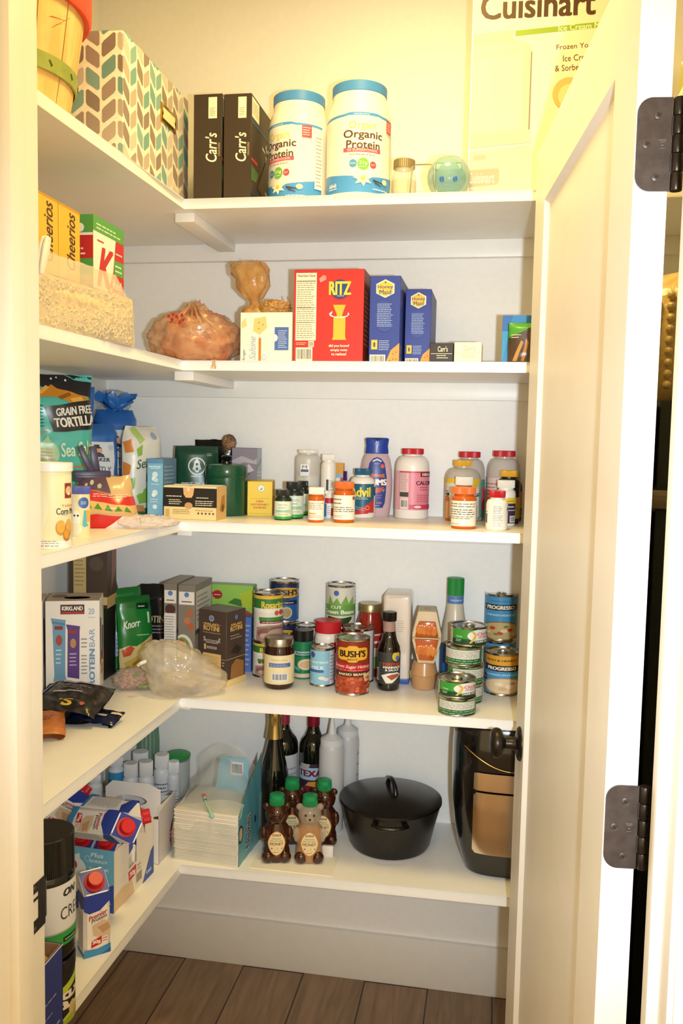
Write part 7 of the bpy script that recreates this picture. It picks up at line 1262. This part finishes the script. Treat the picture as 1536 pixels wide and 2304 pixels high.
for z0, z1, nm in ((.062, .208, 'basket_front'), (.213, .253, 'basket_band')):
    mb = MB(); mb.decals([('p', [(.04, 0), (.96, 0), (1, .05), (1, .95), (.96, 1), (.04, 1), (0, .95), (0, .05)], '#eadccc')], .165, z1-z0, lambda xx, yy, o: fryf(xx-.0825, yy, z0, .004+o), gx=.006, gy=.01, r=.18, metal=1)
    # give the sheet a folded edge
    mb.build(nm, t)
mb = MB()
mb.tube([(-.0, -fd/2-.004, .23), (0, -fd/2-.03, .235), (0, -fd/2-.042, .215), (0, -fd/2-.042, .13), (0, -fd/2-.03, .11)], .012, bk, n=14, X=Tm((.035, 0, 0))); mb.build('basket_handle', t)
mb = MB(); arc_ = [(-.10+.20*k/16, 0, 0) for k in range(17)]; mb.tube([tuple(fryf(-.105+.21*k/16, 0, .285-.045*math.sin(PI*k/16)**1.0+.02, .001)) for k in range(17)], .0016, mat('#b08a4c', .2, 1), n=8); mb.build('control_trim', t)
mb = MB(); mb.box(-.06, .06, -fd/2*.72, -fd/2*.60, -.0, .006, mat('#8c9498', .4), bv=.002); mb.build('front_foot', t)
# ---------------------------------------------------------------- shake cartons and tubs at the left
RED = '#c81e24'
def shake_mesh(parent, w=.050, d=.040, h=.150):
    wh = mat('#efe8e0', .35); mb = MB(); e = .006
    P = [(-w/2, -d/2), (w/2, -d/2), (w/2, d/2), (-w/2, d/2)]
    oc = [(-w/2+e, -d/2), (w/2-e, -d/2), (w/2, -d/2+e), (w/2, d/2-e), (w/2-e, d/2), (-w/2+e, d/2), (-w/2, d/2-e), (-w/2, -d/2+e)]
    V = [(x, y, 0) for x, y in oc]; V += [(x, y, h*.74) for x, y in oc]
    for x, y in oc: V.append((x*(1.0 if abs(x) < w/2 else .98), y, h*.80+(.20*h)*((y+d/2)/d)))
    F = [tuple(reversed(range(8)))]
    for k in range(2):
        for i in range(8): j = (i+1) % 8; F.append((k*8+i, k*8+j, (k+1)*8+j, (k+1)*8+i))
    F.append(tuple(range(16, 24))); mb.add(V, F, wh, smooth=False)
    it = [('p', [(0, 1), (1, 1), (1, .86), (.6, .72), (.2, .70), (0, .76)], '#2a3f9c'), ('t', 'Premier', .52, .655, .72, .075, '#b8242c', {'sh': .3, 'rot': 14, 'b': .03}), ('t', 'Protein', .56, .595, .60, .06, '#3a3438', {'sh': .3, 'rot': 14, 'b': .02}), ('p', [(.3, .5), (.7, .56), (1, .52), (1, .3), (.6, .28), (.35, .34)], '#d8bc9c'), ('p', [(.5, .46), (.9, .5), (1, .4), (.7, .34)], '#c09a78'), ('p', [(.28, .25), (.66, .30), (.66, .18), (.26, .14)], RED), ('t', '30g', .46, .22, .30, .07, '#f6ece6', {'b': .05, 'rot': 6}), ('n', .7, .2, .9, .28, 2, '#c8503c'), ('p', [(0, 0), (1, 0), (1, .15), (.5, .11), (0, .13)], '#3c8cc4'), ('p', [(.6, 0), (1, 0), (1, .08)], '#2a5aa8')]
    mb.decals(it, w, h*.8, lambda x, y, o: Vector((x-w/2, -d/2-o, y)), r=.35)
    sd = [('p', [(0, 1), (1, 1), (1, .80), (.5, .74), (0, .86)], '#2a3f9c'), ('r', .12, .10, .88, .70, '#e0dcdc'), ('n', .15, .12, .85, .68, 18, '#8c8888'), ('r', 0, 0, 1, .06, '#3c8cc4')]
    mb.decals(sd, d, h*.8, lambda x, y, o: Vector((w/2+o, x-d/2, y)), r=.35); mb.decals(sd, d, h*.8, lambda x, y, o: Vector((-w/2-o, d/2-x, y)), r=.35)
    sl = math.atan2(.2*h, d); X = Tm((0, 0, h*.90)) @ Rm(sl, 'X')
    mb.decals([('r', 0, 0, 1, 1, '#2a3f9c')], w*.96, d*1.12, lambda x, y, o: X @ Vector((x-w*.48, y-d*.56, o)), r=.35); mb.build('carton_body', parent)
    mb = MB(); knurl(mb, .0145, .001, .0165, mat(RED, .35), n=36, X=X @ Tm((0, -.002, 0))); mb.lathe([(.019, 0), (.019, .002), (.015, .003)], mat(RED, .35), X @ Tm((0, -.002, 0)), n=24); mb.build('screw_cap', parent)
sg = 'protein shake cartons on the lowest shelf'
q = onz(200, 2152, Z5)
sh0 = thing('shake_carton', 'white, red and blue shake carton standing alone in front of the blue tray', 'carton', (q.x, q.y+.022, Z5), math.radians(43), sg); shake_mesh(sh0)
# blue tray box with cut-away front
A = onz(256, 2056, Z5); B = onz(345, 1962, Z5); vv = (B-A); L_ = vv.length; az = math.atan2(vv.y, vv.x)
Lc = onz(170, 2040, Z5); 
tw = .110; th_ = .132                # tray: right side runs A->B, front faces the camera
t = thing('shake_tray', 'light blue and white display tray holding the upright shake cartons', 'tray', (A.x, A.y, Z5), az-PI/2)
LB, DB = '#6fb4d4', '#3450a4'; mb = MB(); tm = mat('#ebe4da', .5); bl_ = mat(LB, .45)
mb.box(-tw, 0, 0, .0012, 0, th_, bl_); mb.box(-.0012, 0, 0, L_, 0, th_*.48, tm); mb.box(-tw, -tw+.0012, 0, L_, 0, th_, bl_); mb.box(-tw, 0, L_-.0012, L_, 0, th_, tm); mb.box(-tw, 0, 0, L_, 0, .001, tm)
mb.box(-.0012, 0, 0, L_*.36, th_*.48, th_*.98, tm); mb.box(-.0012, 0, L_*.56, L_, th_*.48, th_*.98, tm)
mb.decals([('r', 0, 0, 1, 1, LB), ('p', [(0, 0), (1, 0), (1, .46), (.72, .36), (0, .30)], DB), ('e', .18, .62, .26, .22, '#dfe8ec'), ('p', [(0, .2), (.34, .3), (.3, .9), (0, .8)], '#dfe8ec'), ('c', .14, .70, .09, RED), ('t', 'Plus', .66, .90, .26, .07, '#dff0f4', {'b': .03, 'sh': .2}), ('c', .46, .83, .05, '#a8d4e4'), ('c', .46, .83, .035, LB), ('t', 'ENERGY', .70, .80, .36, .045, '#dff0f4', {'b': .02}), ('t', 'IMMUNE', .70, .68, .40, .045, '#dff0f4', {'b': .02}), ('n', .5, .6, .9, .64, 1, '#b8dce8'), ('n', .5, .50, .92, .56, 2, '#b8dce8'), ('t', '4 pack', .76, .16, .36, .07, '#c8d8f0', {'b': .04})], tw, th_, lambda x, y, o: Vector((-tw+x, -o, y)))
mb.decals([('r', 0, 0, 1, 1, '#e9e0d4'), ('p', [(0, 0), (.5, 0), (.44, .5), (.2, .62), (0, .5)], '#dcc09a'), ('p', [(.36, .55), (.54, .62), (.54, .95), (.34, .9)], RED), ('t', '30g', .445, .74, .14, .2, '#f6ece6', {'b': .05}), ('n', .57, .65, .66, .9, 2, '#8a8480'), ('b', .53, .2, .69, .6, '#dcd0bc'), ('p', [(.70, 0), (1, 0), (1, 1), (.92, .9)], DB), ('t', '4 pack', .86, .25, .14, .18, '#c8d8f0', {'b': .04})], L_, th_*.48, lambda x, y, o: Vector((o, x, y)))
mb.build('tray_walls', t)
W0 = Tm((A.x, A.y, Z5)) @ Rm(az-PI/2, 'Z')
def up(k, lx, ly, lab, tw_=0.0):
    p = W0 @ Vector((lx, ly, .0012)); copy_thing(sh0, p, az-PI/2+tw_, lab, sg)
ups = [(-.083, .026, 'upright shake carton in the near left of the blue tray'), (-.029, .026, 'upright shake carton in the near right of the blue tray'), (-.083, .070, 'upright shake carton on the left of the second row in the tray'), (-.029, .070, 'upright shake carton on the right of the second row in the tray'), (-.029, .114, 'upright shake carton at the far right end of the tray')]
for k, (lx, ly, lab_) in enumerate(ups): up(k, lx, ly, lab_)
# lying cartons on top of the tray
def lay(p, e, lab): copy_thing(sh0, p, e, lab, sg)
zt3 = Z5+.155
c1 = ony(255, 1838, 1.60)
def place_lying(px0, px1, Y, lab, roll, zlift=0.0, pz=None):
    """carton lying with its base at px0 and its cap end at px1"""
    a = ony(px0[0], px0[1], Y[0]); b = ony(px1[0], px1[1], Y[1]); ax = (b-a).normalized(); X = Matrix.Identity(3)
    zq = ax; up_ = Vector((0, 0, 1)); yq = -(up_-zq*up_.dot(zq)).normalized(); xq = yq.cross(zq)   # local -y (printed face) turned up
    M3 = Matrix((xq, yq, zq)).transposed().to_4x4() @ Matrix.Rotation(roll, 4, 'Z'); r = copy_thing(sh0, a, (0, 0, 0), lab, sg); r.rotation_euler = M3.to_euler(); r.location = a; return r
place_lying((168, 1850), (295, 1864), (1.60, 1.56), 'shake carton lying on its side on top of the tray, front one of two', .75)
place_lying((200, 1822), (330, 1842), (1.68, 1.65), 'shake carton lying with its small print up behind the front lying one', -1.3)
place_lying((95, 1880), (168, 1800), (1.58, 1.68), 'shake carton tilted with red cap up behind the black lidded tub', .6)
# black tubs at the jamb
x, y, R, h = cyl(60, 170, 2081, 1880, Z5)
q = onz(112, 2200, Z5); R2 = .047
ty = 1.292; tx = ony(117, 2100, ty).x
t = thing('supplement_tub', 'lower black supplement tub with lime green label by the left jamb', 'tub', (tx-.012, ty, Z5), face(tx, ty), 'black supplement tubs'); h1 = .110
bkm = mat('#0f100e', .22, 0, coat=.3)
mb = MB(); mb.lathe([(R2*.95, 0), (R2, .003), (R2, h1*.84)], bkm, n=52); mb.build('tub_body', t)
mb = MB(); knurl(mb, R2*1.03, h1*.80, h1, bkm, n=90); mb.build('lid', t)
mb = MB(); mb.decals([('r', 0, 0, 1, 1, '#1a1a16'), ('p', [(.3, .5), (1, .95), (1, .78), (.6, .55)], '#b8c83c'), ('p', [(.3, 0), (.5, .0), (1, .35), (1, 0)], '#b8c83c'), ('p', [(.5, .0), (1, .22), (1, 0)], '#98a834'), ('t', 'Pe', .74, .46, .44, .34, '#e4dccc', {'rot': 74 if False else 90, 'b': .03, 'sh': .2}), ('e', .84, .26, .06, .14, '#c8a878')], PI*R2, h1*.80, cylf(R2+.0003, 0), gx=PI*R2/24); mb.build('paper_label', t)
zt4 = Z5+h1+.001; h2_ = ony(115, 1872, ty).z-zt4; R3 = .0505; tx2 = tx-.014
t = thing('supplement_tub', 'upper black tub with white and green label stacked beside the left jamb', 'tub', (tx2, ty, zt4), face(tx2, ty), 'black supplement tubs')
mb = MB(); mb.lathe([(R3*.90, 0), (R3*.97, .006), (R3, .012), (R3, h2_*.66), (R3*.98, h2_*.70), (R3*.90, h2_*.72)], bkm, n=56); mb.build('tub_body', t)
mb = MB(); knurl(mb, R3*.98, h2_*.70, h2_, bkm, n=100); mb.build('lid', t)
mb = MB(); it = [('r', 0, .20, 1, 1, '#dcdcde'), ('r', 0, 0, 1, .22, '#2f9a44'), ('r', 0, .22, 1, .245, '#a8a8aa'), ('t', 'ON', .80, .85, .18, .12, '#2c2c2e', {'b': .05, 'sh': .2}), ('t', 'CREATINE', .98, .52, .62, .20, '#3a3432', {'b': .0}), ('r', .70, .05, .92, .13, '#14241a'), ('n', .72, .06, .9, .12, 1, '#9ac8a4'), ('n', .1, .4, .5, .9, 6, '#b0b0b4')]
mb.decals(it, PI*R3, h2_*.50, cylf(R3+.0003, h2_*.14), gx=PI*R3/24); mb.build('paper_label', t)
# open navy box
A = onz(137, 2302, Z5)
t = thing('snack_box', 'open navy blue cardboard box cut off by the left door jamb', 'box', (A.x-.002, 1.165, Z5), math.radians(0))
yb0, yb1 = 1.085, 1.205; w = .09; h = ony(124, 2120, 1.205).z-Z5
mb = MB(); nb = mat('#26347e', .45); ib = mat('#a88468', .7); t.location = (ony(138, 2250, 1.2).x, 1.145, Z5)
mb.box(-w, 0, -.06, -.0588, 0, h, nb); mb.box(-.0012, 0, -.06, .06, 0, h, nb); mb.box(-w, -w+.0012, -.06, .06, 0, h, nb); mb.box(-w, 0, .0588, .06, 0, h, nb); mb.box(-w, 0, -.06, .06, 0, .001, nb)
for q_ in ((-w+.0014, -.0016, .0570, .0586, .002, h-.0005), (-.0030, -.0014, -.058, .058, .002, h-.0005)): mb.box(*q_, ib)
mb.decals([('b', .35, .0, .98, .28, '#c8b8a0'), ('r', .3, .985, 1, 1, '#c8d0e0'), ('n', .4, .34, .95, .40, 1, '#8a98c8'), ('n', .3, .62, .9, .66, 1, '#8a98c8'), ('n', .35, .50, .8, .53, 1, '#8a98c8')], .12, h, lambda x, y, o: Vector((o, x-.06, y))); mb.build('box_walls', t)
for k in range(3):
    mb = MB(); mb.ball((0, 0, 0), .018, mat('#c8a078', .5), sc=(1, 1.3, .8)); o = mb.build('snack_pouch'); tag(o, ['tan snack pouch nearest the viewer in the open navy box', 'tan snack pouch in the middle of the open navy box', 'tan snack pouch at the far end of the open navy box'][k], 'pouch', 'snack pouches', loc=(t.location.x-.03, 1.105+.038*k, Z5+h-.028))
